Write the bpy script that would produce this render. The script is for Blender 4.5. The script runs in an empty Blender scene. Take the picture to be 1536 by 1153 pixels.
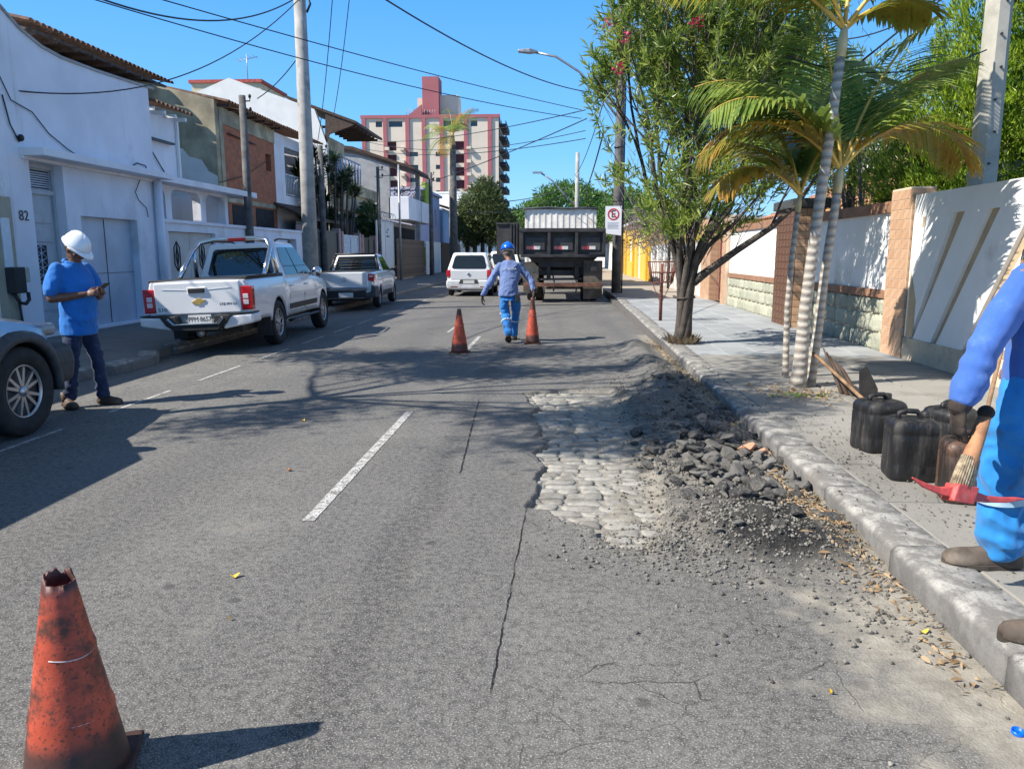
import bpy, bmesh, math, random
import numpy as np
from mathutils import Vector, Matrix, noise as mnoise
R = math.radians
rnd = random.Random(7)
SC = bpy.context.scene
COL = SC.collection
# ------------------------------------------------------------------ camera, sky, sun, exposure
cam_d = bpy.data.cameras.new('camera')
cam = bpy.data.objects.new('camera', cam_d); COL.objects.link(cam)
cam_d.sensor_fit = 'HORIZONTAL'; cam_d.sensor_width = 36; cam_d.lens = 1150 / 1536 * 36
cam_d.clip_start = .05; cam_d.clip_end = 3000
cam.location = (0, 0, 1.52); cam.rotation_euler = (R(90 - 9.696), 0, R(3.287))
SC.camera = cam
LD = Vector((1.0, .41, -1.0)).normalized()          # direction the sunlight travels
world = bpy.data.worlds.new('World'); SC.world = world; world.use_nodes = True
wn = world.node_tree.nodes; wl = world.node_tree.links
for n in list(wn): wn.remove(n)
sky = wn.new('ShaderNodeTexSky'); sky.sky_type = 'NISHITA'; sky.sun_disc = False
sky.sun_elevation = math.asin(-LD.z); sky.sun_rotation = math.atan2(-LD.x, -LD.y)
sky.altitude = 0; sky.air_density = 1.0; sky.dust_density = 0.15; sky.ozone_density = 3.2
hs = wn.new('ShaderNodeHueSaturation'); hs.inputs['Saturation'].default_value = 1.22; hs.inputs['Value'].default_value = 1.0
bg = wn.new('ShaderNodeBackground'); bg.inputs[1].default_value = 0.125
wo = wn.new('ShaderNodeOutputWorld')
wl.new(sky.outputs[0], hs.inputs['Color'])
wc = wn.new('ShaderNodeTexCoord'); wx = wn.new('ShaderNodeSeparateXYZ'); wl.new(wc.outputs['Generated'], wx.inputs[0])
wr = wn.new('ShaderNodeValToRGB'); wl.new(wx.outputs[2], wr.inputs[0])
for e, (p, c) in zip([wr.color_ramp.elements[0], wr.color_ramp.elements[1], wr.color_ramp.elements.new(.12), wr.color_ramp.elements.new(.35)],
                     ((0, (2.4, 4.4, 6.3, 1)), (1, (.3, 1.3, 4.2, 1)), (.12, (1.15, 3.3, 6.2, 1)), (.35, (.42, 2.05, 5.6, 1)))): e.position = p; e.color = c
wm = wn.new('ShaderNodeMix'); wm.data_type = 'RGBA'; wm.inputs[0].default_value = .9
wl.new(hs.outputs[0], wm.inputs[6]); wl.new(wr.outputs[0], wm.inputs[7]); wl.new(wm.outputs[2], bg.inputs[0]); wl.new(bg.outputs[0], wo.inputs[0])
sun_d = bpy.data.lights.new('sun', 'SUN'); sun_d.energy = 5.0; sun_d.angle = R(.5); sun_d.color = (1, .94, .85)
sun = bpy.data.objects.new('sun', sun_d); COL.objects.link(sun)
sun.rotation_euler = (-LD).to_track_quat('Z', 'Y').to_euler(); sun.location = (-20, -8, 25)
SC.view_settings.view_transform = 'Standard'; SC.view_settings.look = 'None'
SC.view_settings.exposure = 0.70; SC.view_settings.gamma = 1.0
SC.view_settings.use_curve_mapping = False
# ------------------------------------------------------------------ object helpers
def tag(o, label=None, cat=None, group=None, kind=None):
    if label: o['label'] = label
    if cat: o['category'] = cat
    if group: o['group'] = group
    if kind: o['kind'] = kind
    return o
def thing(name, label, cat, loc=(0, 0, 0), rz=0, group=None, rx=0, ry=0):
    o = bpy.data.objects.new(name, None); COL.objects.link(o)
    o.empty_display_size = .2
    o.location = loc; o.rotation_euler = (rx, ry, rz)
    return tag(o, label, cat, group)
def obj(name, me, parent=None, loc=(0, 0, 0), rot=(0, 0, 0), scale=(1, 1, 1)):
    o = bpy.data.objects.new(name, me); COL.objects.link(o)
    o.location = loc; o.rotation_euler = rot; o.scale = scale
    if parent: o.parent = parent
    return o
def children(o): return [c for c in bpy.data.objects if c.parent == o]
def copy_tree(o, parent=None):
    c = o.copy(); COL.objects.link(c); c.parent = parent
    for ch in children(o): copy_tree(ch, c)
    return c
def nrm(v):
    v = Vector(v); return v.normalized() if v.length > 1e-9 else Vector((0, 0, 1))
class MB:
    def __init__(s): s.v = []; s.f = []; s.m = []; s.s = []; s.mi = 0; s.sm = False
    def add(s, vs, fs, sm=None):
        b = len(s.v); s.v.extend([tuple(p) for p in vs]); sm = s.sm if sm is None else sm
        for f in fs:
            s.f.append(tuple(i + b for i in f)); s.m.append(s.mi); s.s.append(sm)
        return s
    def box(s, x0, x1, y0, y1, z0, z1, M=None):
        vs = [Vector((x, y, z)) for z in (z0, z1) for y in (y0, y1) for x in (x0, x1)]
        if M is not None: vs = [M @ p for p in vs]
        return s.add(vs, [(0, 2, 3, 1), (4, 5, 7, 6), (0, 1, 5, 4), (2, 6, 7, 3), (0, 4, 6, 2), (1, 3, 7, 5)], False)
    def cbox(s, c, d, M=None):
        return s.box(c[0]-d[0]/2, c[0]+d[0]/2, c[1]-d[1]/2, c[1]+d[1]/2, c[2]-d[2]/2, c[2]+d[2]/2, M)
    def prism(s, poly, a, b, axis='x', M=None):
        # poly: 2D points in the two remaining axes (order x,y,z with axis dropped)
        def P(p, t):
            q = {'x': (t, p[0], p[1]), 'y': (p[0], t, p[1]), 'z': (p[0], p[1], t)}[axis]
            q = Vector(q); return M @ q if M is not None else q
        n = len(poly); vs = [P(p, a) for p in poly] + [P(p, b) for p in poly]
        fs = [tuple(range(n))[::-1], tuple(range(n, 2*n))] + [(i, (i+1) % n, n+(i+1) % n, n+i) for i in range(n)]
        return s.add(vs, fs, False)
    def tube(s, path, rad, n=8, caps=True, flat=None, sm=True):
        path = [Vector(p) for p in path]
        if not hasattr(rad, '__len__'): rad = [rad]*len(path)
        vs = []; up = None
        for i, p in enumerate(path):
            t = nrm((path[min(i+1, len(path)-1)] - path[max(i-1, 0)]))
            if up is None:
                up = Vector((0, 0, 1)) if abs(t.z) < .9 else Vector((1, 0, 0))
            a = nrm(t.cross(up)); b = nrm(a.cross(t)); up = b
            for k in range(n):
                th = 2*math.pi*k/n; q = a*math.cos(th)*rad[i] + b*math.sin(th)*rad[i]*(flat or 1)
                vs.append(p+q)
        fs = []
        for i in range(len(path)-1):
            for k in range(n):
                fs.append((i*n+k, i*n+(k+1) % n, (i+1)*n+(k+1) % n, (i+1)*n+k))
        s.add(vs, fs, sm)
        if caps:
            b = len(s.v)-len(vs); s.f.append(tuple(b+k for k in range(n))[::-1]); s.m.append(s.mi); s.s.append(False)
            e = b+(len(path)-1)*n; s.f.append(tuple(e+k for k in range(n))); s.m.append(s.mi); s.s.append(False)
        return s
    def lathe(s, prof, n=24, c=(0, 0, 0), M=None, caps=False, sm=True):
        vs = []
        for r, z in prof:
            for k in range(n):
                th = 2*math.pi*k/n; q = Vector((c[0]+r*math.cos(th), c[1]+r*math.sin(th), c[2]+z))
                vs.append(M @ q if M is not None else q)
        fs = [(i*n+k, i*n+(k+1) % n, (i+1)*n+(k+1) % n, (i+1)*n+k) for i in range(len(prof)-1) for k in range(n)]
        if caps: fs += [tuple(range(n))[::-1], tuple((len(prof)-1)*n+k for k in range(n))]
        return s.add(vs, fs, sm)
    def rings(s, rings, caps=True, sm=True):
        # rings: list of lists of points, same count
        n = len(rings[0]); vs = [p for r in rings for p in r]
        fs = [(i*n+k, i*n+(k+1) % n, (i+1)*n+(k+1) % n, (i+1)*n+k) for i in range(len(rings)-1) for k in range(n)]
        if caps: fs += [tuple(range(n))[::-1], tuple((len(rings)-1)*n+k for k in range(n))]
        return s.add(vs, fs, sm)
    def ell(s, c, r, M=None, n=14, m=10):
        rs = []
        for i in range(m+1):
            ph = -math.pi/2 + math.pi*(i+.02)/(m+.04)
            ring = []
            for k in range(n):
                th = 2*math.pi*k/n
                q = Vector((r[0]*math.cos(ph)*math.cos(th), r[1]*math.cos(ph)*math.sin(th), r[2]*math.sin(ph)))
                if M is not None: q = M @ q
                ring.append(Vector(c)+q)
            rs.append(ring)
        return s.rings(rs)
    def mesh(s, name, mats):
        me = bpy.data.meshes.new(name); me.from_pydata(s.v, [], s.f)
        if not isinstance(mats, (list, tuple)): mats = [mats]
        for m in mats: me.materials.append(m)
        me.polygons.foreach_set('material_index', s.m); me.polygons.foreach_set('use_smooth', s.s)
        me.update(); return me
    def build(s, name, mats, parent=None, bevel=0, seg=2, loc=(0, 0, 0), rot=(0, 0, 0), wn=False):
        o = obj(name, s.mesh(name, mats), parent, loc, rot)
        if bevel:
            b = o.modifiers.new('bevel', 'BEVEL'); b.width = bevel; b.segments = seg; b.limit_method = 'ANGLE'; b.angle_limit = R(35)
            b.harden_normals = False
        return o
def np_mesh(name, V, Q, mats, smooth=True, attrs=None, midx=None):
    V = np.asarray(V, 'f4'); Q = np.asarray(Q, 'i4'); k = Q.shape[1]
    me = bpy.data.meshes.new(name)
    me.vertices.add(len(V)); me.vertices.foreach_set('co', V.ravel())
    me.loops.add(Q.size); me.loops.foreach_set('vertex_index', Q.ravel())
    me.polygons.add(len(Q)); me.polygons.foreach_set('loop_start', np.arange(0, Q.size, k, dtype='i4'))
    me.polygons.foreach_set('loop_total', np.full(len(Q), k, 'i4'))
    if not isinstance(mats, (list, tuple)): mats = [mats]
    for m in mats: me.materials.append(m)
    me.polygons.foreach_set('use_smooth', np.full(len(Q), smooth))
    if midx is not None: me.polygons.foreach_set('material_index', np.asarray(midx, 'i4'))
    if attrs:
        for an, av in attrs.items():
            a = me.attributes.new(an, 'FLOAT', 'POINT'); a.data.foreach_set('value', np.asarray(av, 'f4').ravel())
    me.update(calc_edges=True); me.validate(); return me
def textmesh(txt, size, depth=.002, align='CENTER'):
    cu = bpy.data.curves.new('txt', 'FONT'); cu.body = txt; cu.size = size; cu.extrude = depth
    cu.align_x = align; cu.align_y = 'CENTER'; cu.resolution_u = 3
    o = bpy.data.objects.new('txt', cu); COL.objects.link(o)
    dg = bpy.context.evaluated_depsgraph_get(); me = bpy.data.meshes.new_from_object(o.evaluated_get(dg))
    bpy.data.objects.remove(o); return me
def text(name, txt, size, mat, parent, loc, rot, sx=1, depth=.002):
    me = textmesh(txt, size, depth); me.materials.clear(); me.materials.append(mat)
    return obj(name, me, parent, loc, rot, (sx, 1, 1))
# ------------------------------------------------------------------ numpy value noise
_rs = np.random.RandomState(3); _G = _rs.rand(64, 64, 64).astype('f4')
def vnoise(x, y, z=0.0, sc=1.0):
    x = np.asarray(x, 'f8')*sc; y = np.asarray(y, 'f8')*sc; z = np.asarray(z, 'f8')*sc + np.zeros_like(x)
    xi = np.floor(x).astype(int); yi = np.floor(y).astype(int); zi = np.floor(z).astype(int)
    fx, fy, fz = x-xi, y-yi, z-zi
    fx = fx*fx*(3-2*fx); fy = fy*fy*(3-2*fy); fz = fz*fz*(3-2*fz); r = 0
    for a in (0, 1):
        for b in (0, 1):
            for c in (0, 1):
                w = (fx if a else 1-fx)*(fy if b else 1-fy)*(fz if c else 1-fz)
                r = r + w*_G[(xi+a) & 63, (yi+b) & 63, (zi+c) & 63]
    return r-.5
def fbm(x, y, z=0.0, sc=1.0, o=4):
    r = 0; a = 1
    for i in range(o): r = r + a*vnoise(x, y, np.asarray(z)+i*7.3/sc, sc*2**i); a *= .5
    return r
# ------------------------------------------------------------------ materials
class NT:
    def __init__(s, name):
        s.m = bpy.data.materials.new(name); s.m.use_nodes = True; s.t = s.m.node_tree
        s.b = s.t.nodes['Principled BSDF']; s.out = s.t.nodes['Material Output']; s._c = None
    def n(s, t, **k):
        nd = s.t.nodes.new(t)
        for a, v in k.items(): setattr(nd, a, v)
        return nd
    def l(s, a, b): s.t.links.new(a, b)
    def put(s, sock, v):
        if isinstance(v, bpy.types.NodeSocket): s.l(v, sock)
        else: sock.default_value = v
    def co(s):
        if s._c is None: s._c = s.n('ShaderNodeTexCoord').outputs['Object']
        return s._c
    def mapc(s, sc=(1, 1, 1), loc=(0, 0, 0), rot=(0, 0, 0)):
        m = s.n('ShaderNodeMapping'); s.l(s.co(), m.inputs[0]); m.inputs['Scale'].default_value = sc
        m.inputs['Location'].default_value = loc; m.inputs['Rotation'].default_value = rot; return m.outputs[0]
    def noise(s, scale, detail=3, rough=.55, co=None, dist=0):
        nd = s.n('ShaderNodeTexNoise'); s.l(co or s.co(), nd.inputs['Vector'])
        nd.inputs['Scale'].default_value = scale; nd.inputs['Detail'].default_value = detail
        nd.inputs['Roughness'].default_value = rough; nd.inputs['Distortion'].default_value = dist; return nd.outputs['Fac']
    def vor(s, scale, feature='F1', co=None, rand=1, out='Distance'):
        nd = s.n('ShaderNodeTexVoronoi', feature=feature); s.l(co or s.co(), nd.inputs['Vector'])
        nd.inputs['Scale'].default_value = scale; nd.inputs['Randomness'].default_value = rand; return nd.outputs[out]
    def wave(s, scale, dist=2, co=None, direction='X', detail=2):
        nd = s.n('ShaderNodeTexWave'); nd.bands_direction = direction; s.l(co or s.co(), nd.inputs['Vector'])
        nd.inputs['Scale'].default_value = scale; nd.inputs['Distortion'].default_value = dist; nd.inputs['Detail'].default_value = detail; return nd.outputs['Fac']
    def ramp(s, v, a, b, lo=0., hi=1., smooth=True):
        m = s.n('ShaderNodeMapRange'); m.interpolation_type = 'SMOOTHSTEP' if smooth else 'LINEAR'
        s.l(v, m.inputs[0]); m.inputs[1].default_value = a; m.inputs[2].default_value = b
        m.inputs[3].default_value = lo; m.inputs[4].default_value = hi; return m.outputs[0]
    def math(s, op, a, b=0.):
        m = s.n('ShaderNodeMath', operation=op); s.put(m.inputs[0], a); s.put(m.inputs[1], b); return m.outputs[0]
    def mix(s, f, a, b, mode='MIX'):
        m = s.n('ShaderNodeMix', data_type='RGBA', blend_type=mode)
        for sock, v in ((m.inputs[0], f), (m.inputs[6], a), (m.inputs[7], b)):
            if isinstance(v, (tuple, list)) and len(v) == 3: v = (*v, 1)
            s.put(sock, v)
        return m.outputs[2]
    def attr(s, name): return s.n('ShaderNodeAttribute', attribute_name=name).outputs['Fac']
    def xyz(s):
        x = s.n('ShaderNodeSeparateXYZ'); s.l(s.co(), x.inputs[0]); return x.outputs
    def color(s, c): s.put(s.b.inputs['Base Color'], (*c, 1) if isinstance(c, (tuple, list)) else c)
    def rough(s, r): s.put(s.b.inputs['Roughness'], r)
    def bump(s, h, strength=.3, dist=.01):
        b = s.n('ShaderNodeBump'); b.inputs['Strength'].default_value = strength; b.inputs['Distance'].default_value = dist
        s.l(h, b.inputs['Height']); s.l(b.outputs[0], s.b.inputs['Normal']); return b.outputs[0]
def mul(c, k): return tuple(min(1, x*k) for x in c)
def mat(name, c, rough=.6, var=.25, sc=8, bump=.15, bsc=60, bd=.004, metal=0, c2=None, dirt=0, dirtc=(.06, .05, .04), spec=None, coat=0, trans=0, streak=0):
    t = NT(name); n1 = t.noise(sc, 4)
    col = t.mix(t.ramp(n1, .3, .7), mul(c, 1-var), c2 if c2 else mul(c, 1+var))
    if dirt:
        d = t.ramp(t.noise(sc*.37, 6, .65), .62-dirt*.3, .78, 0, 1); col = t.mix(d, col, dirtc)
    if streak:
        sN = t.noise(1, 4, .6, co=t.mapc((5, 5, .35))); col = t.mix(t.ramp(sN, .56, .8, 0, streak), col, dirtc)
    t.color(col); t.rough(rough)
    if bump: t.bump(t.noise(bsc, 3), bump, bd)
    t.b.inputs['Metallic'].default_value = metal
    if spec is not None: t.b.inputs['Specular IOR Level'].default_value = spec
    if coat: t.b.inputs['Coat Weight'].default_value = coat; t.b.inputs['Coat Roughness'].default_value = .06
    if trans: t.b.inputs['Transmission Weight'].default_value = trans
    return t.m
def glass(name, c=(.02, .025, .03), rough=.05, trans=0.):
    t = NT(name); t.color(c); t.rough(rough); t.b.inputs['Specular IOR Level'].default_value = .9
    if trans: t.b.inputs['Transmission Weight'].default_value = trans; t.b.inputs['IOR'].default_value = 1.1
    return t.m
def leafmat(name, c1, c2, c3=None, rough=.45, tr=.35, sc=3):
    # leaf blades: two-tone by position, some light passing through
    t = NT(name); n1 = t.noise(sc, 3); n2 = t.noise(sc*9, 2)
    col = t.mix(t.ramp(n1, .35, .65), c1, c2)
    if c3: col = t.mix(t.ramp(n2, .58, .7), col, c3)
    t.color(col); t.rough(rough)
    tl = t.n('ShaderNodeBsdfTranslucent'); t.l(col, tl.inputs[0]); ms = t.n('ShaderNodeMixShader'); ms.inputs[0].default_value = tr
    t.l(t.b.outputs[0], ms.inputs[1]); t.l(tl.outputs[0], ms.inputs[2]); t.l(ms.outputs[0], t.out.inputs[0]); return t.m
M = {}
M['black'] = mat('black plastic', (.018, .018, .018), .55, .3, 20, .1)
M['rubber'] = mat('tyre rubber', (.022, .022, .022), .85, .3, 12, .3, 90)
M['chrome'] = mat('chrome', (.7, .7, .7), .15, .05, 4, 0, metal=1)
M['alloy'] = mat('alloy rim', (.5, .5, .5), .35, .1, 8, 0, metal=.8)
M['glass'] = glass('dark glass')
M['white'] = mat('white paint', (.78, .78, .76), .6, .04, 3, .1)
M['wire'] = mat('cable sheath', (.012, .02, .025), .6, .1, 5, 0)
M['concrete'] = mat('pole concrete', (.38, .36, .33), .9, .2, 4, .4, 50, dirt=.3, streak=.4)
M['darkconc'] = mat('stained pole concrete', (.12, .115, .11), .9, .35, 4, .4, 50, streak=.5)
M['steel'] = mat('galvanised steel', (.35, .36, .37), .45, .15, 9, .1, metal=.6)
M['rust'] = mat('rusty red paint', (.16, .05, .035), .75, .35, 18, .3, dirt=.4)
M['wood'] = mat('old wood', (.25, .15, .08), .75, .35, 14, .3, 40)
# ------------------------------------------------------------------ ground
def asphalt(name, fine=False):
    t = NT(name)
    big = t.noise(.6, 5, .6); mid = t.noise(5, 5, .65); ag = t.vor(85); ag2 = t.noise(150, 3, .75)
    streak = t.noise(1, 4, .6, co=t.mapc((1.9, .09, 1)))
    c = t.mix(t.ramp(big, .3, .7), (.094, .091, .086), (.152, .147, .137))
    c = t.mix(t.ramp(mid, .35, .7, 0, .5), c, (.066, .064, .061))
    c = t.mix(t.ramp(streak, .44, .66, 0, .6), c, (.082, .079, .074))      # polished wheel tracks
    X, Y, Z = t.xyz()
    # darker tyre band near the saw joint
    wob = t.math('MULTIPLY', t.math('SUBTRACT', t.noise(.7, 2), .5), .5)
    band = t.math('ABSOLUTE', t.math('ADD', t.math('ADD', X, .82), wob))
    c = t.mix(t.ramp(band, .05, .17, .8, 0), c, (.05, .049, .048))
    band2 = t.math('ABSOLUTE', t.math('ADD', t.math('ADD', X, 2.55), wob))
    c = t.mix(t.ramp(band2, .15, .6, .55, 0), c, (.062, .06, .058))
    grn = t.noise(28, 4, .7); c = t.mix(t.ramp(grn, .4, .62, 0, .4), c, (.25, .235, .21)); c = t.mix(t.ramp(grn, .46, .36, 0, .6), c, (.06, .057, .052))
    # bright and dark aggregate
    c = t.mix(t.ramp(ag2, .54, .66, 0, .85), c, (.46, .44, .40))
    c = t.mix(t.ramp(ag2, .36, .46, .75, 0), c, (.06, .057, .054))
    sp = t.vor(2.4); c = t.mix(t.ramp(sp, .04, .10, .6, 0), c, (.05, .05, .05)); c = t.mix(t.ramp(t.noise(2.2, 5, .75, dist=1.5), .62, .74, 0, .5), c, (.07, .066, .06))
    patch = t.noise(.9, 6, .75); c = t.mix(t.ramp(patch, .56, .68, 0, .5), c, (.23, .21, .18))
    # cracks
    dn = t.n('ShaderNodeTexNoise'); t.l(t.co(), dn.inputs['Vector']); dn.inputs['Scale'].default_value = 3.5; dn.inputs['Detail'].default_value = 5
    vm = t.n('ShaderNodeVectorMath', operation='MULTIPLY_ADD'); t.l(dn.outputs['Color'], vm.inputs[0])
    vm.inputs[1].default_value = (.3, .22, 0); t.l(t.co(), vm.inputs[2])
    mp = t.n('ShaderNodeMapping'); t.l(vm.outputs[0], mp.inputs[0]); mp.inputs['Scale'].default_value = (1.3, 4.4, 0)
    cr = t.vor(1.15, 'DISTANCE_TO_EDGE', co=mp.outputs[0])
    crk = t.ramp(cr, .002, .009, 1, 0); cm = t.math('MULTIPLY', crk, t.ramp(t.noise(1.1, 3), .42, .56))
    # crack zone right of the joint
    zone = t.math('MULTIPLY', t.ramp(X, -.5, 0), t.ramp(Y, 5.5, 4.2, 0, 1)) if False else t.ramp(X, -.45, .0)
    cm = t.math('MULTIPLY', cm, t.math('MAXIMUM', zone, .06)); c = t.mix(t.math('MULTIPLY', cm, .7), c, (.02, .02, .02))
    # saw cut joint: three straight strokes
    def seg(x0, y0, x1, y1, w):
        k = (x1-x0)/(y1-y0)
        d = t.math('ABSOLUTE', t.math('SUBTRACT', t.math('ADD', X, t.math('MULTIPLY', t.math('SUBTRACT', t.noise(9, 4, .7), .5), .028)), t.math('ADD', t.math('MULTIPLY', Y, k), x0-k*y0)))
        m = t.math('MULTIPLY', t.ramp(d, w*.5, w, 1, 0), t.math('MULTIPLY', t.ramp(Y, y0-.05, y0), t.ramp(Y, y1, y1+.05, 1, 0))); return m
    jt = t.math('MAXIMUM', seg(-.215, 2.5, -.165, 4.5, .0055), t.math('MAXIMUM', seg(-.66, 5.2, -.80, 7.9, .009), seg(-1.0, 2, -1.0, 2.1, .001)))
    c = t.mix(t.math('MULTIPLY', jt, t.ramp(t.noise(7, 4, .7), .38, .52, .25, 1)), c, (.012, .012, .012))
    hgt = t.math('ADD', t.math('MULTIPLY', ag, .9), t.math('MULTIPLY', ag2, .8))
    hgt = t.math('SUBTRACT', hgt, t.math('MULTIPLY', t.math('ADD', t.math('MULTIPLY', cm, .4), jt), 3.))
    if fine:
        lo, dk, du = t.attr('loose'), t.attr('dark'), t.attr('dust')
        gn = t.noise(70, 4, .75); g2 = t.noise(9, 5, .7)
        gc = t.mix(t.ramp(gn, .35, .65), (.06, .056, .05), (.30, .28, .245)); gc = t.mix(t.ramp(g2, .4, .65, 0, .6), gc, (.11, .105, .098))
        c = t.mix(lo, c, gc)
        dc = t.mix(t.ramp(gn, .45, .75), (.014, .014, .014), (.085, .08, .075)); c = t.mix(dk, c, dc)
        uc = t.mix(t.ramp(g2, .3, .7), (.22, .2, .165), (.36, .33, .27)); uc = t.mix(t.ramp(gn, .3, .42, .7, 0), uc, (.1, .09, .08)); c = t.mix(du, c, uc)
        hgt = t.math('ADD', hgt, t.math('MULTIPLY', t.math('ADD', lo, dk), t.math('MULTIPLY', gn, 5.)))
    t.color(c); t.rough(t.ramp(streak, .4, .7, .9, .7)); t.b.inputs['Specular IOR Level'].default_value = .35
    t.bump(hgt, .55, .004); return t.m
M['asphalt'] = asphalt('asphalt'); M['asphalt_fine'] = asphalt('worn asphalt with loose grit', True)
def camber(x): return -.036*np.clip(-3.6-x, 0, 3)
# fine patch of road: pothole, rumpled asphalt by the kerb, grit, bitumen heap
hole = np.array([(-.34, 8.35), (-.30, 7.9), (-.17, 7.55), (-.22, 7.1), (-.10, 6.7), (-.17, 6.35), (-.06, 6.1), (-.15, 5.75), (-.05, 5.4), (-.12, 5.1), (-.10, 4.75), (-.17, 4.5),
                 (-.02, 4.42), (.08, 4.18), (.22, 4.12), (.33, 3.86), (.52, 3.80), (.62, 4.1), (.72, 4.6), (.75, 5.4), (.74, 6.4), (.72, 7.2), (.78, 8.0), (.62, 8.5), (.1, 8.55)])
def poly_sd(px, py, poly):
    inside = np.zeros(px.shape, bool); dmin = np.full(px.shape, 1e9); n = len(poly)
    for i in range(n):
        x0, y0 = poly[i]; x1, y1 = poly[(i+1) % n]
        c = ((y0 > py) != (y1 > py)) & (px < (x1-x0)*(py-y0)/(y1-y0+1e-12)+x0); inside ^= c
        dx, dy = x1-x0, y1-y0; tt = np.clip(((px-x0)*dx+(py-y0)*dy)/(dx*dx+dy*dy), 0, 1)
        dmin = np.minimum(dmin, np.hypot(px-x0-tt*dx, py-y0-tt*dy))
    return np.where(inside, -dmin, dmin)
def sst(a, b, x): t_ = np.clip((x-a)/(b-a), 0, 1); return t_*t_*(3-2*t_)
FX0, FX1, FY0, FY1 = -.62, 1.74, 1.6, 14.6
gx = np.linspace(FX0, FX1, 170); gy = np.linspace(FY0, FY1, 900)
def fine_h(gX, gY):
    nz = fbm(gX, gY, 0, 7, 4); nb = fbm(gX, gY, 5., 1.7, 3); nf = fbm(gX, gY, 9., 26, 3)
    ledge = sst(.45, .2, gX)                      # crisp broken edge on the left, soft on the right
    sd = poly_sd(gX, gY, hole) + nz*.05*1.2
    inh = 1-sst(-.004-.09*(1-ledge), .012+.05*(1-ledge), sd)
    H = -.052*inh
    edge_fade = sst(FX0, FX0+.3, gX)*sst(FY0, FY0+.6, gY)*sst(FY1, FY1-.8, gY)
    # rumpled ridge
    rc = 1.27 + .1*nb + .045*(gY-9.5)*0
    ridge = np.exp(-((gX-rc)/.24)**2)*sst(7.6, 9.0, gY)*sst(13.9, 12.2, gY)
    rip = np.sin(gY*15+nb*7+gX*4)*.5+.5
    H = H + ridge*(.105+.03*rip+.05*nb) + .028*np.exp(-((gX-.7)/.5)**2)*sst(8.3, 9.3, gY)*sst(13.5, 12, gY)*(.6+nb)
    # loose debris strip
    loose = sst(.50, .95, gX+nz*.28)*sst(3.25, 4.0, gY+nz*.5)*np.maximum(sst(8.4, 7.2, gY+nb*.9), sst(1.4, 1.5, gX)*sst(11.5, 10, gY))
    loose = np.maximum(loose, sst(.18, -.06, sd)*sst(-.2, .25, gX+nz*.3)*sst(4.9, 4.1, gY)*.8)
    loose = np.maximum(loose, sst(.28, .0, sd)*.75*sst(.0, .5, gX))
    berm = np.exp(-((gX-1.15)/.38)**2)*sst(3.4, 4.3, gY)*sst(9.8, 8.4, gY)
    H = H + loose*(.012+.030*np.clip(nz+.35, 0, 1)+.012*nf) + berm*(.045+.035*nb)
    dkb = np.exp(-(((gX-1.22)/.36)**2+((gY-4.05)/.42)**2)**1.5)
    H = H + dkb*(.05+.03*nz)
    dark = np.clip(dkb*1.5+nz*.5*dkb, 0, 1)
    dark = np.maximum(dark, sst(.12, .32, nz+nb*.4)*loose*.45)
    dark = np.maximum(dark, .3*ridge*sst(-.1, .3, nz+.2))
    dust = sst(.95, 1.5, gX+nz*.5+nb*.3)*sst(3.9, 3.1, gY)*1.0
    dust = np.maximum(dust, sst(1.42, 1.6, gX+nz*.2)*.8)
    dust = np.maximum(dust, inh*sst(.03, -.04, sd)*.85)
    dust = np.maximum(dust, sst(.25, .55, nb+.2)*loose*.35)
    spill = np.clip(sst(1.6, .8, gY-2.6)*0, 0, 1)
    loose = np.clip(np.maximum(loose, ridge*.2), 0, 1)
    return H*edge_fade, np.clip(loose*edge_fade, 0, 1), np.clip(dark, 0, 1), np.clip(dust, 0, 1)
gX, gY = np.meshgrid(gx, gy); FH, FL, FD, FU = fine_h(gX, gY)
def grid_quads(nx, ny):
    i = np.arange(ny-1)[:, None]*nx + np.arange(nx-1)[None, :]; i = i.ravel(); return np.stack([i, i+1, i+1+nx, i+nx], 1)
me = np_mesh('road_patch', np.stack([gX.ravel(), gY.ravel(), FH.ravel()], 1), grid_quads(len(gx), len(gy)), M['asphalt_fine'], True, {'loose': FL, 'dark': FD, 'dust': FU})
tag(obj('road_surface_by_kerb', me), kind='structure')
def gz(x, y):
    if FX0 <= x <= FX1 and FY0 <= y <= FY1:
        i = int(round((x-FX0)/(FX1-FX0)*(len(gx)-1))); j = int(round((y-FY0)/(FY1-FY0)*(len(gy)-1))); return float(FH[j, i])
    return float(camber(np.float64(x))) if x < 1.74 else .13
# rest of the road, sharing its border with the fine patch
mb = MB()
def roadq(x0, x1, y0, y1):
    mb.add([(x0, y0, camber(x0)), (x1, y0, camber(x1)), (x1, y1, camber(x1)), (x0, y1, camber(x0))], [(0, 1, 2, 3)])
ys_ = [-12, FY0, FY1, 60, 400]
xs_ = [-6.6, -5, -3.6, -2, FX0, 1.74]
for i in range(4):
    for j in range(5):
        if i == 1 and j == 4: continue
        roadq(xs_[j], xs_[j+1], ys_[i], ys_[i+1])
tag(mb.build('road', M['asphalt']), kind='structure')
M['earth'] = mat('far ground', (.2, .18, .15), .95, .3, .3, .2)
mb = MB(); mb.add([(-900, -60, -.35), (900, -60, -.35), (900, 1500, -.35), (-900, 1500, -.35)], [(0, 1, 2, 3)])
tag(mb.build('ground', M['earth']), kind='structure')
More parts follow.
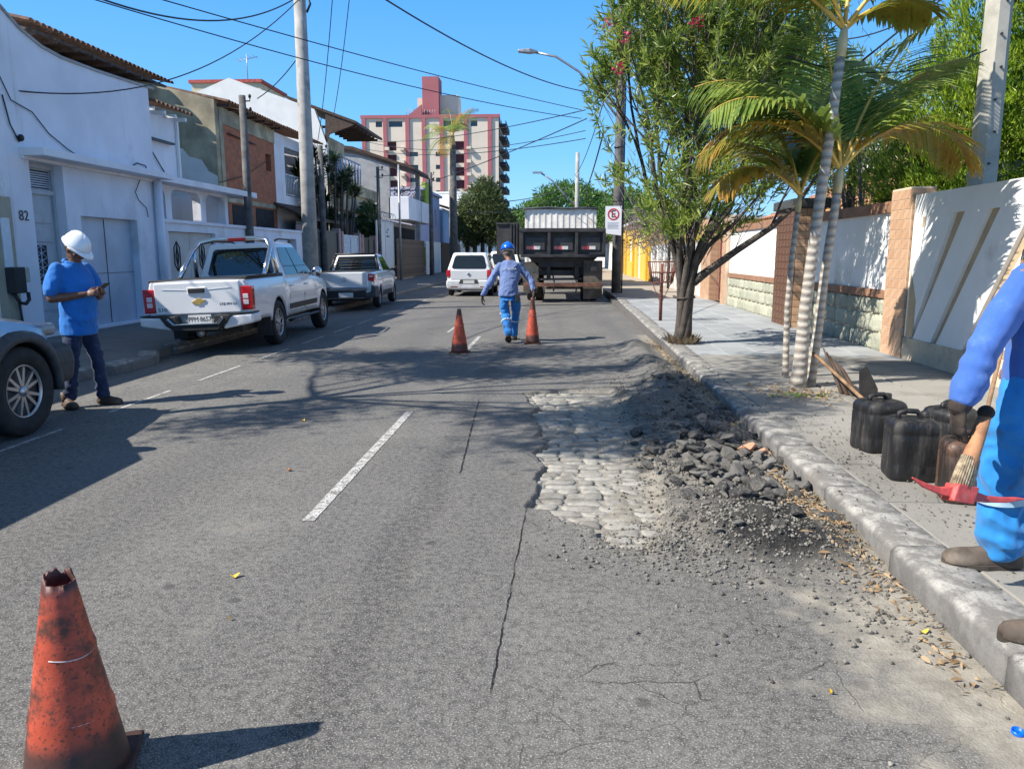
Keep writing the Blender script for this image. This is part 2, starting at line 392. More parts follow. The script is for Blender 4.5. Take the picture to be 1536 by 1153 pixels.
# painted lines (worn)
t = NT('worn road paint'); w = t.noise(14, 5, .7); w2 = t.noise(160, 2, .7)
c = t.mix(t.ramp(w, .47, .6), (.60, .585, .55), (.27, .262, .245)); c = t.mix(t.ramp(w2, .40, .50, .85, 0), c, (.18, .175, .165)); t.color(c); t.rough(.85)
al = t.math('MULTIPLY', t.ramp(t.noise(70, 4, .8), .38, .47), t.ramp(t.noise(9, 4, .7), .3, .42, .35, 1)); t.b.inputs['Alpha'].default_value = 1; t.l(al, t.b.inputs['Alpha'])
M['paint'] = t.m
def stripe(x0, x1, y0, y1, label=None):
    mb = MB(); n = max(3, int((y1-y0)/.1)); vs = []; 
    for i in range(n+1):
        y = y0+(y1-y0)*i/n; e0 = rnd.uniform(-.002, .002); e1 = rnd.uniform(-.002, .002)
        vs += [(x0+e0, y, camber(x0)+.004), (x1+e1, y, camber(x1)+.004)]
    mb.add(vs, [(2*i, 2*i+1, 2*i+3, 2*i+2) for i in range(n)])
    return tag(mb.build('lane_marking', M['paint']), kind='structure')
for y in (4.15, 9.6+1.9, 19.4, 27.5, 36): stripe(-1.45, -1.378, y, y+3.1 if y < 5 else y+2.6)
stripe(-2.13, -2.08, 14.8, 16.6)
y = 5.2
while y < 30:
    stripe(-4.42, -4.37, y, y+1.25); y += 1.95
# ------------------------------------------------------------------ exposed cobbles
t = NT('granite cobble'); oi = t.n('ShaderNodeObjectInfo'); rv = oi.outputs['Random']
c = t.mix(rv, (.30, .285, .25), (.44, .42, .37)); c = t.mix(t.ramp(t.noise(9, 4, .7), .45, .7, 0, .7), c, (.2, .18, .15)); c = t.mix(t.ramp(t.noise(160, 2), .55, .7, 0, .4), c, (.5, .48, .44))
c = t.mix(t.ramp(t.noise(3.3, 5, .7, co=t.n('ShaderNodeNewGeometry').outputs['Position']), .48, .62, 0, .75), c, (.19, .175, .15)); t.color(c); t.rough(.9); t.bump(t.noise(45, 4), .6, .01); M['cobble'] = t.m
M['mortarbed'] = mat('dusty cobble joints', (.23, .215, .185), .95, .3, 12, .5, 60, .01)
cob = MB(); cob.add([(-.34, 3.8, -.052), (.8, 3.8, -.052), (.8, 8.5, -.052), (-.34, 8.5, -.052)], [(0, 1, 2, 3)])
cobm = []
for k in range(8):
    b = MB(); rg = []
    for (s_, z) in ((1.0, -.04), (1.0, .006), (.97, .014), (.9, .019), (.5, .021)):
        ring = []
        for i in range(12):
            th = 2*math.pi*i/12; cx_ = math.copysign(abs(math.cos(th))**.32, math.cos(th)); cy_ = math.copysign(abs(math.sin(th))**.32, math.sin(th))
            j = 1+.16*mnoise.noise(Vector((cx_*2+k*9, cy_*2, z*10)))*2
            ring.append((.5*cx_*s_*j, .5*cy_*s_*j, z+.008*mnoise.noise(Vector((cx_*2.4, cy_*2.4, k*5)))))
        rg.append(ring)
    b.rings(rg); cobm.append(b.mesh('cobble', M['cobble']))
bed = tag(MB().add([(-.36, 3.78, -.040), (.82, 3.78, -.040), (.82, 8.58, -.040), (-.36, 8.58, -.040)], [(0, 1, 2, 3)]).build('cobble_bed', M['mortarbed']), kind='structure')
y = 3.9; nst = 0; cp = []
while y < 8.5:
    rh = rnd.uniform(.088, .118); x = -.4+rnd.uniform(-.1, .05)
    while x < .8:
        w = rnd.uniform(.11, .24); cp.append((x+w/2, y+rh/2, w, rh)); x += w
    y += rh
cx_ = np.array([c_[0] for c_ in cp]); cy_ = np.array([c_[1] for c_ in cp]); sdc = poly_sd(cx_, cy_, hole)
for (x, y, w, rh), sd in zip(cp, sdc):
    if sd > .03 or (x > .62 and rnd.random() < .75) or nst >= 290: continue
    nst += 1; h = -.055+.012*rnd.random() - .012*max(0, (x-.4))
    obj('cobble', cobm[rnd.randrange(8)], bed, (x, y, h), (rnd.uniform(-.03, .03), rnd.uniform(-.03, .03), rnd.uniform(-.06, .06)), (w-.012, rh-.012, 1))
# ------------------------------------------------------------------ right pavement
def slabmat(name, a, b, dirty=.5, dc=(.07, .065, .058)):
    t = NT(name); rv = t.n('ShaderNodeObjectInfo').outputs['Random']
    n1 = t.noise(1.4, 5, .65, co=t.n('ShaderNodeNewGeometry').outputs['Position']); n2 = t.noise(110, 3, .7)
    c = t.mix(rv, a, b); c = t.mix(t.ramp(n1, .45, .75, 0, dirty), c, dc); c = t.mix(t.ramp(n2, .3, .42, .55, 0), c, (.08, .075, .07)); c = t.mix(t.ramp(n2, .62, .75, 0, .4), c, (.5, .47, .42))
    t.color(c); t.rough(.9); t.bump(t.noise(60, 4, .7), .4, .006); return t.m
M['slab'] = slabmat('concrete slab', (.235, .225, .20), (.30, .285, .255), .5)
M['greytile'] = slabmat('blue grey paving tile', (.27, .29, .30), (.35, .365, .37), .35)
M['mortar'] = slabmat('pavement screed', (.10, .095, .085), (.13, .12, .11), .5)
M['sandpave'] = slabmat('sandy far pavement', (.36, .31, .25), (.36, .31, .25), .4, (.2, .17, .13))
pav = tag(MB().box(1.86, 4.72, -8, 24.5, -.3, .118).build('right_pavement', M['mortar']), kind='structure')
tag(MB().box(1.95, 5.2, 24.5, 300, -.3, .13).build('far_right_pavement', M['sandpave']), kind='structure')
def slabpiece(w, d, k, ch=.008, mt='slab'):
    b = MB(); w2, d2 = w/2, d/2; bev = .006
    ring0 = [(-w2, -d2, -.03), (w2, -d2, -.03), (w2, d2, -.03), (-w2, d2, -.03)]
    ring1 = [(x, y_, 0) for x, y_, z in ring0]; ring2 = [(x*(1-bev/w2), y_*(1-bev/d2), .007) for x, y_, z in ring0]
    b.rings([ring0, ring1, ring2], sm=False); return b.mesh('slab', M[mt])
sl = {w: slabpiece(w, .80, 0) for w in (.90, .9, .98)}
yy = -.5; r_ = 0
while yy < 10.2:
    x = 1.88
    for w in (.90, .9, .98):
        ww = w
        obj('slab', sl[w], pav, (x+w/2, yy+.4, .126), (rnd.uniform(-.004, .004), rnd.uniform(-.004, .004), rnd.uniform(-.004, .004)), (.974, .972, 1)); x += w
    yy += .80; r_ += 1
tm = slabpiece(.44, .44, 1, mt='greytile'); yy0 = 10.3
for j in range(32):
    for i in range(6):
        x = 1.96+.22+i*.45; y = yy0+.22+j*.45
        if j > 31: continue
        obj('paving_tile', tm, pav, (x, y, .125), (rnd.uniform(-.006, .006), rnd.uniform(-.006, .006), rnd.uniform(-.006, .006)))
# kerb stones
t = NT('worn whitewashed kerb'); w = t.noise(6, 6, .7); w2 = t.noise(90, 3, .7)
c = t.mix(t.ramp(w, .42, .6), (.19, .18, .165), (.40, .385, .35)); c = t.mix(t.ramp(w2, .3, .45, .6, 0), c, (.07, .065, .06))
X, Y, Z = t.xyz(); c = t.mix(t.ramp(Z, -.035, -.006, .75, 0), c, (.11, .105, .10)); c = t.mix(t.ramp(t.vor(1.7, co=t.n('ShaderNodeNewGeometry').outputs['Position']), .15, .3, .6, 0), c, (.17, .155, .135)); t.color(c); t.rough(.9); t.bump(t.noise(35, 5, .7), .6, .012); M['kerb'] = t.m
kr = tag(MB().box(1.70, 1.86, -8, 24.5, -.3, .105).build('right_kerb', M['mortar']), kind='structure')
def kerbpiece(k, L=1.0):
    b = MB(); rg = []; n = 14
    for i in range(n+1):
        y = -L/2+L*i/n; e = .006*mnoise.noise(Vector((k*7, y*5, 0))); c_ = .02 if 0 < i < n else .03
        e2 = .012*mnoise.noise(Vector((k*7, y*9, 4)))
        pts = [(-.14+e, y, -.3), (-.135+e, y, -.03+e2), (-.118+e, y, -.010+e2), (-.10, y, .002), (.12, y, .0+e), (.14, y, -.02), (.14, y, -.3)]
        rg.append(pts)
    b.rings(rg); 
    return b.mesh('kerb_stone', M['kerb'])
kms = [kerbpiece(k) for k in range(5)]; y = -.4; k = 0
while y < 24:
    xk = 1.60+.0125*(y+.5-2.5)
    if y > 5.6 and y < 9.6: dz = -.004-.014*rnd.random(); rr = rnd.uniform(-.02, .02)
    else: dz = rnd.uniform(-.006, .006); rr = rnd.uniform(-.008, .008)
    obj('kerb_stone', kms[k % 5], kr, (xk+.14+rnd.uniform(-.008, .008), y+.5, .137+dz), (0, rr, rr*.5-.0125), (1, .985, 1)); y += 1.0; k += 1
tag(MB().box(1.88, 2.10, 24.5, 300, -.3, .137).build('far_right_kerb', M['kerb']), kind='structure')
# left pavement
M['leftpave'] = slabmat('dark screeded pavement', (.15, .145, .135), (.2, .19, .175), .5)
mb = MB(); mb.prism([(-9.3, 2.0-10), (-6.25, 2.0-10), (-6.25, 9.6), (-5.85, 10.2), (-5.85, 10.9), (-6.2, 11.6), (-6.2, 40), (-9.3, 40)], -.3, .045, 'z')
mb.prism([(-9.3, 40), (-6.5, 40), (-7.5, 100), (-7.5, 300), (-9.6, 300), (-9.6, 40)], -.3, .045, 'z')
tag(mb.build('left_pavement', M['leftpave'], bevel=.02), kind='structure')
kl = tag(MB().box(-6.19, -6.13, 12, 300, -.3, .02).build('left_kerb', M['kerb']), kind='structure')
for i in range(12):
    obj('kerb_stone', kms[i % 5], kl, (-6.3, 12.6+i, .055), (0, 0, math.pi))
for (x, y, a) in ((-5.99, 10.1, 0), (-6.1, 11.05, .45), (-6.2, 9.3, -.15)):
    obj('kerb_stone', kms[2], kl, (x, y, .058), (0, 0, math.pi+a), (1, .7, 1))
tag(MB().box(-30, -9.0, -10, 300, -.34, .05).build('left_yard_ground', M['mortar']), kind='structure')
tag(MB().box(4.73, 60, -10, 24.4, -.34, .05).build('right_yard_ground', M['mortar']), kind='structure')
tag(MB().box(5.21, 60, 24.5, 300, -.34, .05).build('far_right_yard_ground', M['mortar']), kind='structure')
# ------------------------------------------------------------------ walls with openings
def holed_wall(mb, u0, u1, z0, z1, holes, f, th, inward):
    """wall in the plane given by f(u,z,d) (d = depth behind the face); holes = (u0,u1,z0,z1) cut right through"""
    us = sorted({u0, u1, *[h[0] for h in holes], *[h[1] for h in holes]}); zs = sorted({z0, z1, *[h[2] for h in holes], *[h[3] for h in holes]})
    us = [u for u in us if u0 <= u <= u1]; zs = [z for z in zs if z0 <= z <= z1]
    def inh(u, z): return any(h[0] < u < h[1] and h[2] < z < h[3] for h in holes)
    for i in range(len(us)-1):
        for j in range(len(zs)-1):
            a, b, c, d = us[i], us[i+1], zs[j], zs[j+1]
            if inh((a+b)/2, (c+d)/2): continue
            mb.add([f(a, c, 0), f(b, c, 0), f(b, d, 0), f(a, d, 0)], [(0, 1, 2, 3)]); mb.add([f(a, c, th), f(b, c, th), f(b, d, th), f(a, d, th)], [(3, 2, 1, 0)])
    for (a, b, c, d) in holes:
        for q in (((a, c), (a, d)), ((b, c), (b, d)), ((a, c), (b, c)), ((a, d), (b, d))):
            if q[0][1] == q[1][1] and q[0][1] <= z0 + 1e-6: continue
            mb.add([f(*q[0], 0), f(*q[1], 0), f(*q[1], th), f(*q[0], th)], [(0, 1, 2, 3)])
    for q in (((u0, z0), (u0, z1)), ((u1, z0), (u1, z1)), ((u0, z1), (u1, z1))):
        mb.add([f(*q[0], 0), f(*q[1], 0), f(*q[1], th), f(*q[0], th)], [(0, 1, 2, 3)])
def fX(X, sgn):      # wall at x = X, depth grows away from the street (sgn -1: left side of street)
    return lambda u, z, d: (X + sgn*d, u, z)
def fY(Y):           # wall at y = Y facing the camera
    return lambda u, z, d: (u, Y + d, z)
M['h82'] = mat('pale lilac white render', (.75, .77, .84), .85, .06, 1.1, .2, 25, dirt=.3, dirtc=(.42, .43, .45), streak=.5)
M['h82b'] = mat('white limewash', (.78, .79, .83), .85, .06, 1.3, .2, 30, dirt=.25, dirtc=(.42, .42, .42), streak=.45)
M['door'] = mat('grey painted door', (.42, .46, .50), .5, .08, 5, .05)
M['zinc'] = mat('blue grey metal door', (.42, .50, .60), .4, .12, 1.2, .05, metal=.15)
M['stain'] = mat('stained beige render', (.42, .36, .24), .95, .3, 1.6, .4, 25, dirt=.75, dirtc=(.16, .145, .11), streak=.5)
M['cream'] = mat('cream render', (.62, .53, .36), .9, .08, 2, .2, 25, dirt=.25, dirtc=(.25, .22, .16))
M['white2'] = mat('warm white render', (.78, .77, .72), .85, .05, 2, .15, 25, dirt=.05, dirtc=(.5, .48, .42))  # plain warm white wall colour, the same on every face
M['greyr'] = mat('grey render', (.36, .36, .36), .9, .12, 2, .2, 25, streak=.3)
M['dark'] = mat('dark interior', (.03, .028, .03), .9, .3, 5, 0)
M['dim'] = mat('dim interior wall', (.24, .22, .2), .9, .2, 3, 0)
M['tile'] = mat('weathered roof tile', (.16, .09, .06), .9, .4, 6, .3, 30, dirt=.5, dirtc=(.04, .035, .03))
M['tilelight'] = mat('clay roof tile', (.42, .20, .12), .9, .25, 6, .3, 30, dirt=.2)
M['gatew'] = mat('pale metal gate', (.5, .5, .47), .5, .08, 3, .05)
M['iron'] = mat('dark iron', (.03, .03, .035), .5, .2, 9, 0)
M['darkwood'] = mat('dark stained wood', (.07, .04, .025), .7, .35, 9, .2, 40)
M['pinkpost'] = mat('dull pink render', (.42, .28, .26), .9, .1, 4, .2)
t = NT('weathered brick infill'); bk = t.n('ShaderNodeTexBrick'); X, Y, Z = t.xyz(); cb = t.n('ShaderNodeCombineXYZ'); t.l(Y, cb.inputs[0]); t.l(Z, cb.inputs[1]); t.l(cb.outputs[0], bk.inputs['Vector'])
bk.inputs['Scale'].default_value = 1; bk.inputs['Brick Width'].default_value = .24; bk.inputs['Row Height'].default_value = .14; bk.inputs['Mortar Size'].default_value = .012
bk.inputs['Color1'].default_value = (.50, .16, .07, 1); bk.inputs['Color2'].default_value = (.38, .12, .06, 1); bk.inputs['Mortar'].default_value = (.24, .17, .12, 1)
c = t.mix(t.ramp(t.noise(1.5, 6, .7), .56, .72, 0, .7), bk.outputs[0], (.24, .20, .15)); c = t.mix(t.ramp(t.noise(2.3, 5, .7), .55, .7, 0, .6), c, (.08, .05, .04)); t.color(c); t.rough(.95); t.bump(t.noise(20, 4), .5, .02); M['brick'] = t.m
def tile_row(mb, y0, y1, x0, z0, x1, z1, pitch=.22, r=.1):
    """barrel tiles laid down the slope from (x0,z0) to (x1,z1), repeated along y"""
    n = int((y1-y0)/pitch)
    for i in range(n):
        y = y0+(i+.5)*(y1-y0)/n; vs = []
        m = 5
        for (x, z) in ((x0, z0), (x1, z1)):
            for k in range(m+1):
                th = math.pi*k/m; vs.append((x, y+r*math.cos(th)*(1+.05*math.sin(i*3)), z+r*.8*math.sin(th)))
        mb.add(vs, [(k, k+1, m+2+k, m+1+k) for k in range(m)], True)
        vs2 = [Vector(v)-Vector((0, 0, .02)) for v in vs[m+1:]]
        b = len(mb.v); mb.add(list(vs[m+1:])+vs2, [(k, k+1, m+2+k, m+1+k) for k in range(m)])
XW = -9.0
# --- neighbour (mostly outside the frame), meter post
hN = thing('house', 'low plain white house cut off by the left frame edge beside number 82', 'house', (XW, 8, 0))
mb = MB(); mb.box(-5, 0, -10, 4.15, -.3, 3.35); mb.build('wall', M['h82b'], hN)
mb = MB(); mb.box(-5.1, .12, -10, 4.14, 3.35, 3.5); mb.build('roof_slab', M['h82b'], hN, bevel=.02)
mp = thing('meter_post', 'beige utility post with black meter box and cables left of the number 82', 'meter post', (XW-.08, 12.12, .1))
mb = MB(); mb.box(0, .22, -.14, .17, 0, 2.32); mb.build('post', mat('beige post', (.38, .35, .27), .9, .1, 4, .2), mp, bevel=.01)
mb = MB(); mb.box(.22, .25, -.14, .05, 1.15, 1.98); mb.build('cover_plate', mat('pale plate', (.6, .68, .75), .4, .05), mp, bevel=.01)
mb = MB(); mb.box(.22, .40, -.16, .10, .78, 1.2); mb.build('meter_box', M['black'], mp, bevel=.02)
mb = MB(); mb.box(.22, .36, .11, .26, .95, 1.2); mb.build('meter_window', mat('clear meter case', (.4, .42, .38), .3, .1), mp, bevel=.02)
mb = MB(); mb.tube([(.3, -.1, .78), (.32, .0, .62), (.33, .12, .60), (.32, .22, .66), (.3, .24, .78)], .03, 8); mb.tube([(.3, .0, .66), (.28, .06, .3), (.28, .08, -.0)], .02); mb.build('conduit', M['black'], mp)
mb = MB()
for k in range(3):
    mb.tube([(.26+.03*math.sin(q*.5+k), -.1+.07*math.cos(q*.9+k*2)+.02*k, 2.3+.16*q/2) for q in range(9)], .008, 5)
mb.build('cable_coil', M['white'], mp)
# --- house 82
h = thing('house', 'lilac-white house number 82 with grey door, canopy slab and blue metal garage door', 'house', (XW, 12.2, 0))
f = lambda u, z, d: (-d, u, z)
top = [(0, 5.55), (.5, 5.42), (.9, 5.2), (1.45, 5.04), (2.0, 4.99), (3.0, 5.0), (4.2, 5.05), (5.2, 5.1)]
mb = MB(); D0, D1, G0, G1 = .82, 1.72, 2.15, 4.12
holed_wall(mb, 0, 5.0, -.1, 3.3, [(D0, D1, .12, 3.08), (G0, G1, .1, 2.22)], f, .3, 1)
poly = [(0, 3.3)] + top[:-1] + [(5.0, 5.09), (5.0, 3.3)]
mb.prism(poly, -.3, 0, 'x'); mb.box(-6, -.3, 0, .2, -.1, 5.2); mb.box(-6, -.3, 4.8, 5.0, -.1, 5.15); mb.box(-6, -.3, .2, 4.8, 4.6, 4.75)
mb.build('wall', M['h82'], h)
mb = MB()
for a, b in zip(top[:-1], top[1:]):
    mb.add([(-.34, a[0], a[1]), (.03, a[0], a[1]), (.03, b[0], b[1]), (-.34, b[0], b[1]), (-.34, a[0], a[1]+.05), (.03, a[0], a[1]+.05), (.03, b[0], b[1]+.05), (-.34, b[0], b[1]+.05)], [(0, 1, 2, 3), (4, 7, 6, 5), (0, 4, 5, 1), (1, 5, 6, 2), (2, 6, 7, 3), (3, 7, 4, 0)])
mb.build('coping', M['greyr'], h)
mb = MB(); mb.box(0, .42, .62, 5.05, 3.14, 3.27); mb.box(.0, .06, .62, 5.0, 3.08, 3.14); mb.build('canopy_slab', M['h82b'], h, bevel=.01)
mb = MB(); mb.tube([(.11, 4.9, .1), (.11, 4.9, 3.1)], .09, 10); mb.build('downpipe', M['h82'], h)
dr = MB().box(-.27, -.22, D0, D1, .12, 3.08).build('door', M['door'], h)
mb = MB()
fr = [(D0, D0+.06, .12, 3.08), (D1-.06, D1, .12, 3.08), (D0+.06, D1-.06, 3.0, 3.08), (D0+.06, D1-.06, 2.55, 2.63)]
for a, b, c_, d in fr: mb.box(-.22, -.17, a, b, c_, d)
for (c_, d) in ((2.05, 2.45), (1.72, 1.95), (.82, .92), (.5, .75), (.18, .42)):
    mb.box(-.22, -.2, D0+.12, D1-.12, c_, d)
mb.build('door_panel', M['door'], dr, bevel=.008)
MB().box(-.219, -.21, D0+.1, D1-.1, 2.66, 2.97).build('grille_backing', M['dark'], dr); MB().box(-.219, -.205, D0+.22, D0+.55, .98, 1.66).build('grille_backing', M['dark'], dr)
mb = MB()
for k in range(7): MB().box(-.21, -.195, D0+.08, D1-.08, 2.68+k*.04, 2.70+k*.04).build('slat', M['zinc'], dr)
for k in range(5):
    z = 1.05+k*.13
    mb.tube([(-.2, D0+.24, z), (-.2, D0+.385, z+.09), (-.2, D0+.53, z), (-.2, D0+.385, z-.05), (-.2, D0+.24, z)], .008, 5)
mb.tube([(-.2, D0+.385, .98), (-.2, D0+.385, 1.66)], .01, 5); mb.build('grille', M['zinc'], dr)
mb = MB(); mb.tube([(-.2, D1-.1, 1.1), (-.14, D1-.1, 1.1), (-.14, D1-.1, 1.28), (-.2, D1-.1, 1.28)], .012, 6); mb.build('handle', M['iron'], dr)
gd = MB(); n = 10
for k in range(1):
    gd.box(-.2, -.16, G0, G1, .1, 2.22)
gdo = gd.build('garage_door', M['zinc'], h)
mb = MB(); mb.box(-.16, -.15, G0+(G1-G0)/2-.006, G0+(G1-G0)/2+.006, .12, 2.2); mb.box(-.16, -.152, G0, G1, 1.12, 1.13); mb.build('seam', M['iron'], gdo)
for i, (u, z, r_) in enumerate(((.0, 0, 0),)):
    text('house_number', '82', .24, M['iron'], h, (.012, .55, 2.14), (R(90), 0, R(90)), 1.05)
mb = MB()
mb.tube([(.02, .32, 4.05), (.03, .42, 3.6), (.03, .6, 3.35)], .012, 5); mb.build('wall_cable', M['wire'], h); mb = MB(); mb.tube([(.02, .2, 4.5), (.03, .5, 4.0), (.03, 1.0, 3.9), (.03, 1.4, 3.6), (.03, 1.9, 3.4), (.03, 2.3, 3.28)], .010, 5); mb.build('wall_cable', M['wire'], h); mb = MB()
mb.tube([(.02, 4.0, 3.3), (.03, 4.25, 3.42), (.03, 4.6, 3.4), (.03, 4.7, 3.2)], .012, 5); mb.build('wall_cable', M['wire'], h); mb = MB(); mb.tube([(.02, 4.35, 3.1), (.03, 4.1, 2.8), (.03, 4.2, 2.65), (.03, 4.5, 2.5), (.03, 4.55, 2.3)], .009, 5)
mb.build('wall_cable', M['wire'], h)
mb = MB(); mb.ell((.05, .62, 3.42), (.05, .05, .06)); mb.build('insulator', M['black'], h)
# --- house behind 82: tile roof seen above
hb = thing('house', 'dark-walled upper storey with weathered tile roof rising behind house 82', 'house', (-13, 19, 0))
mb = MB(); mb.box(-5, 0, 0, 6.2, -.3, 6.55); mb.build('wall', M['stain'], hb)
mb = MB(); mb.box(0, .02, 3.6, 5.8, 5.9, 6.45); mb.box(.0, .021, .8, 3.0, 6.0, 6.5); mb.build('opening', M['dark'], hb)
mb = MB(); tile_row(mb, -.4, 6.6, -3, 7.7, .5, 7.0 -.05); mb.build('roof', M['tile'], hb)['kind'] = 'stuff'
mb = MB(); mb.box(-3, .35, -.3, 6.5, 6.78, 6.86); 
for k in range(9): mb.box(-1, .48, -.2+k*.8, -.12+k*.8, 6.68, 6.78)
mb.build('rafters', M['darkwood'], hb)
# --- house with arched balcony and white front wall
a0 = 17.22
h = thing('house', 'white house with three-arched balcony over a long white front wall and pale gates', 'house', (XW, a0, 0))
mb = MB(); g0, g1 = .42, 2.9
holed_wall(mb, 0, 9.9, -.1, 2.22, [(g0, g1, .1, 2.03), (8.4, 9.3, .1, 2.0)], f, .25, 1)
mb.build('front_wall', M['h82b'], h)
mb = MB(); mb.box(-.26, .05, -.02, 9.95, 2.22, 2.3); 
mb.build('coping', M['h82b'], h, bevel=.01); mb = MB(); mb.box(0, .03, 3.3, 8.1, 1.86, 1.92); mb.box(0, .03, 3.3, 3.36, .2, 1.86); mb.box(0, .03, 8.04, 8.1, .2, 1.86); mb.build('panel_moulding', M['h82b'], h)
gt = MB().box(-.15, -.11, g0, (g0+g1)/2-.01, .12, 2.02).build('gate_leaf', M['gatew'], h); g2 = MB().box(-.15, -.11, (g0+g1)/2+.01, g1, .12, 2.02).build('gate_leaf', M['gatew'], h)
for gg, yc in ((gt, g0+.55), (g2, g1-.62)):
    mb = MB(); pts = [(-.1, yc, 1.1), (-.1, yc+.14, 1.25), (-.1, yc+.14, 1.65), (-.1, yc, 1.8), (-.1, yc-.14, 1.65), (-.1, yc-.14, 1.25), (-.1, yc, 1.1)]
    mb.tube(pts, .014, 5); mb.tube([(-.1, yc, 1.2), (-.1, yc+.07, 1.45), (-.1, yc, 1.7), (-.1, yc-.07, 1.45), (-.1, yc, 1.2)], .012, 5); mb.tube([(-.1, yc, 1.1), (-.1, yc, 1.8)], .01, 5); mb.build('ornament', M['iron'], gg)
# balcony arcade
bays = [(.14, 1.02), (1.3, 2.85), (3.15, 4.35)]
mb = MB(); holed_wall(mb, 0, 4.55, 2.0, 3.12, [(a, b, 2.32, 3.05) for a, b in bays], lambda u, z, d: (-.32-d, u, z), .22, 1)
for a, b in bays:      # rounded upper corners
    r_ = .24
    for s_, e in ((a, 1), (b, -1)):
        pl = [(s_, 3.05)] + [(s_+e*(r_-r_*math.cos(q*math.pi/12)), 3.05-r_+r_*math.sin(q*math.pi/12)) for q in range(0, 7)]
        mb.prism(pl, -.535, -.323, 'x')
mb.box(-3.5, -.55, 4.33, 4.53, 2.0, 3.1)
mb.build('arcade', M['h82b'], h)
mb = MB(); mb.box(-.6, .14, -.05, 5.6, 3.12, 3.27); mb.build('balcony_roof_slab', M['h82b'], h, bevel=.012)
mb = MB(); mb.box(-3.2, -3.1, 0, 4.3, 2.0, 3.1); mb.box(-3.2, -.6, 0, .05, 2, 3.1); mb.build('inner_wall', M['dim'], h)
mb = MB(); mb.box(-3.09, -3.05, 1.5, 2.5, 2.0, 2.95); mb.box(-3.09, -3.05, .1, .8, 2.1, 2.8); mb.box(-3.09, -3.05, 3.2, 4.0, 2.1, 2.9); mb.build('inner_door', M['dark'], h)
mb = MB()
for k in range(7): mb.tube([(-.42, .2+k*.12, 2.33), (-.42, .2+k*.12, 2.9)], .01, 4)
for z in (2.5, 2.7): mb.tube([(-.42, .14, z), (-.42, 1.0, z)], .01, 4)
mb.build('grille', M['iron'], h)
# upper unit
mb = MB(); mb.box(-4, -.35, .02, 1.85, 3.27, 4.8); mb.build('upper_wall', M['h82b'], h)
MB().box(-.34, -.30, .1, .18, 3.27, 4.8).build('trim', M['white'], h); MB().box(-.34, -.28, 1.78, 1.86, 3.27, 4.8).build('trim', M['white'], h)
for k in range(4): MB().box(-.35, -.05, .25+k*.5, .33+k*.5, 4.68, 4.76).build('rafter', M['white'], h)
mb = MB(); tile_row(mb, -.05, 2.1, -2.5, 5.5, .0, 4.86, .18, .08); mb.build('roof', M['tile'], h)['kind'] = 'stuff'
mb = MB(); mb.box(-.3, -.2, .1, 1.45, 4.08, 4.13); mb.tube([(-.3, .2, 4.1), (-.31, 1.2, 3.3)], .015, 5); mb.build('awning_rail', M['iron'], h)
# --- stained beige party wall + brick house (set back)
BX = -10.6
h = thing('house', 'unfinished brick-fronted house with stained beige party wall and ragged tile eave', 'house', (BX, 24.2, 0))
mb = MB(); mb.prism([(-6, -.3), (0, -.3), (0, 6.2), (-3.1, 6.95), (-6, 7.6)], -.0, .25, 'y'); mb.build('party_wall', M['stain'], h)
mb = MB()
pts = [(-.02, 3.0), (-.02, 3.9), (-.3, 4.05), (-.5, 4.4), (-.9, 4.5), (-1.1, 4.75), (-1.45, 4.7), (-1.6, 4.95), (-2.6, 4.9), (-2.6, 3.0)]
mb.prism(pts, -.015, -.003, 'y'); mb.build('patch', M['white2'], h)
mb = MB(); holed_wall(mb, .25, 5.0, -.3, 6.05, [(4.1, 4.62, 4.5, 5.1)], f, .25, 1); mb.build('brick_wall', M['brick'], h)
mb = MB(); mb.box(.0, .03, .25, .5, 3.2, 6.05); mb.box(0, .03, .5, 5.0, 5.55, 6.05); mb.box(0, .05, .3, 5.0, 3.15, 3.3); mb.build('concrete_band', M['stain'], h)
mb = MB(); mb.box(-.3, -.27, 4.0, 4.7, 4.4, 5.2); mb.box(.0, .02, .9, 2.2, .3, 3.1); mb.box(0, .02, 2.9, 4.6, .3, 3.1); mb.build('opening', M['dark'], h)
mb = MB(); tile_row(mb, .0, 5.0, -4, 7.1, .45, 6.12); mb.build('roof', M['tile'], h)['kind'] = 'stuff'
mb = MB()
for k in range(7): mb.box(-.3, .4, .2+k*.75, .27+k*.75, 6.02, 6.1)
mb.tube([(.05, .8, 5.3), (.06, 3, 5.25)], .03, 5); mb.tube([(.06, -.1, 3.7), (.06, 2, 4.1), (.06, 4, 4.8)], .012, 5); mb.build('rafters', M['darkwood'], h)
# --- white-framed balcony house
h = thing('house', 'white house with upstairs balcony railing under a dark tile roof beside the brick house', 'house', (BX, 29.2, 0))
mb = MB(); holed_wall(mb, 0.02, 4.2, -.3, 6.0, [(1.1, 3.6, 3.75, 5.6)], f, .22, 1); mb.box(-4, -.22, 3.99, 4.2, -.3, 6.0); mb.build('wall', M['h82b'], h)
mb = MB(); mb.box(-1.6, -1.5, .5, 4, 3.6, 5.8); mb.box(-1.6, -.25, .95, 1.05, 3.6, 5.8); mb.box(-1.6, -.23, .9, 3.9, 3.6, 3.7); mb.build('inner_wall', M['greyr'], h)
mb = MB()
for k in range(14): mb.tube([(.02, 1.15+k*.185, 3.78), (.02, 1.15+k*.185, 4.55)], .018, 5)
mb.tube([(.02, 1.1, 4.56), (.02, 3.62, 4.56)], .03, 6); mb.tube([(.02, 1.1, 3.8), (.02, 3.62, 3.8)], .02, 6); mb.build('railing', M['white'], h)
mb = MB(); tile_row(mb, -.1, 4.5, -4, 7.1, .55, 6.1); mb.build('roof', M['tile'], h)['kind'] = 'stuff'
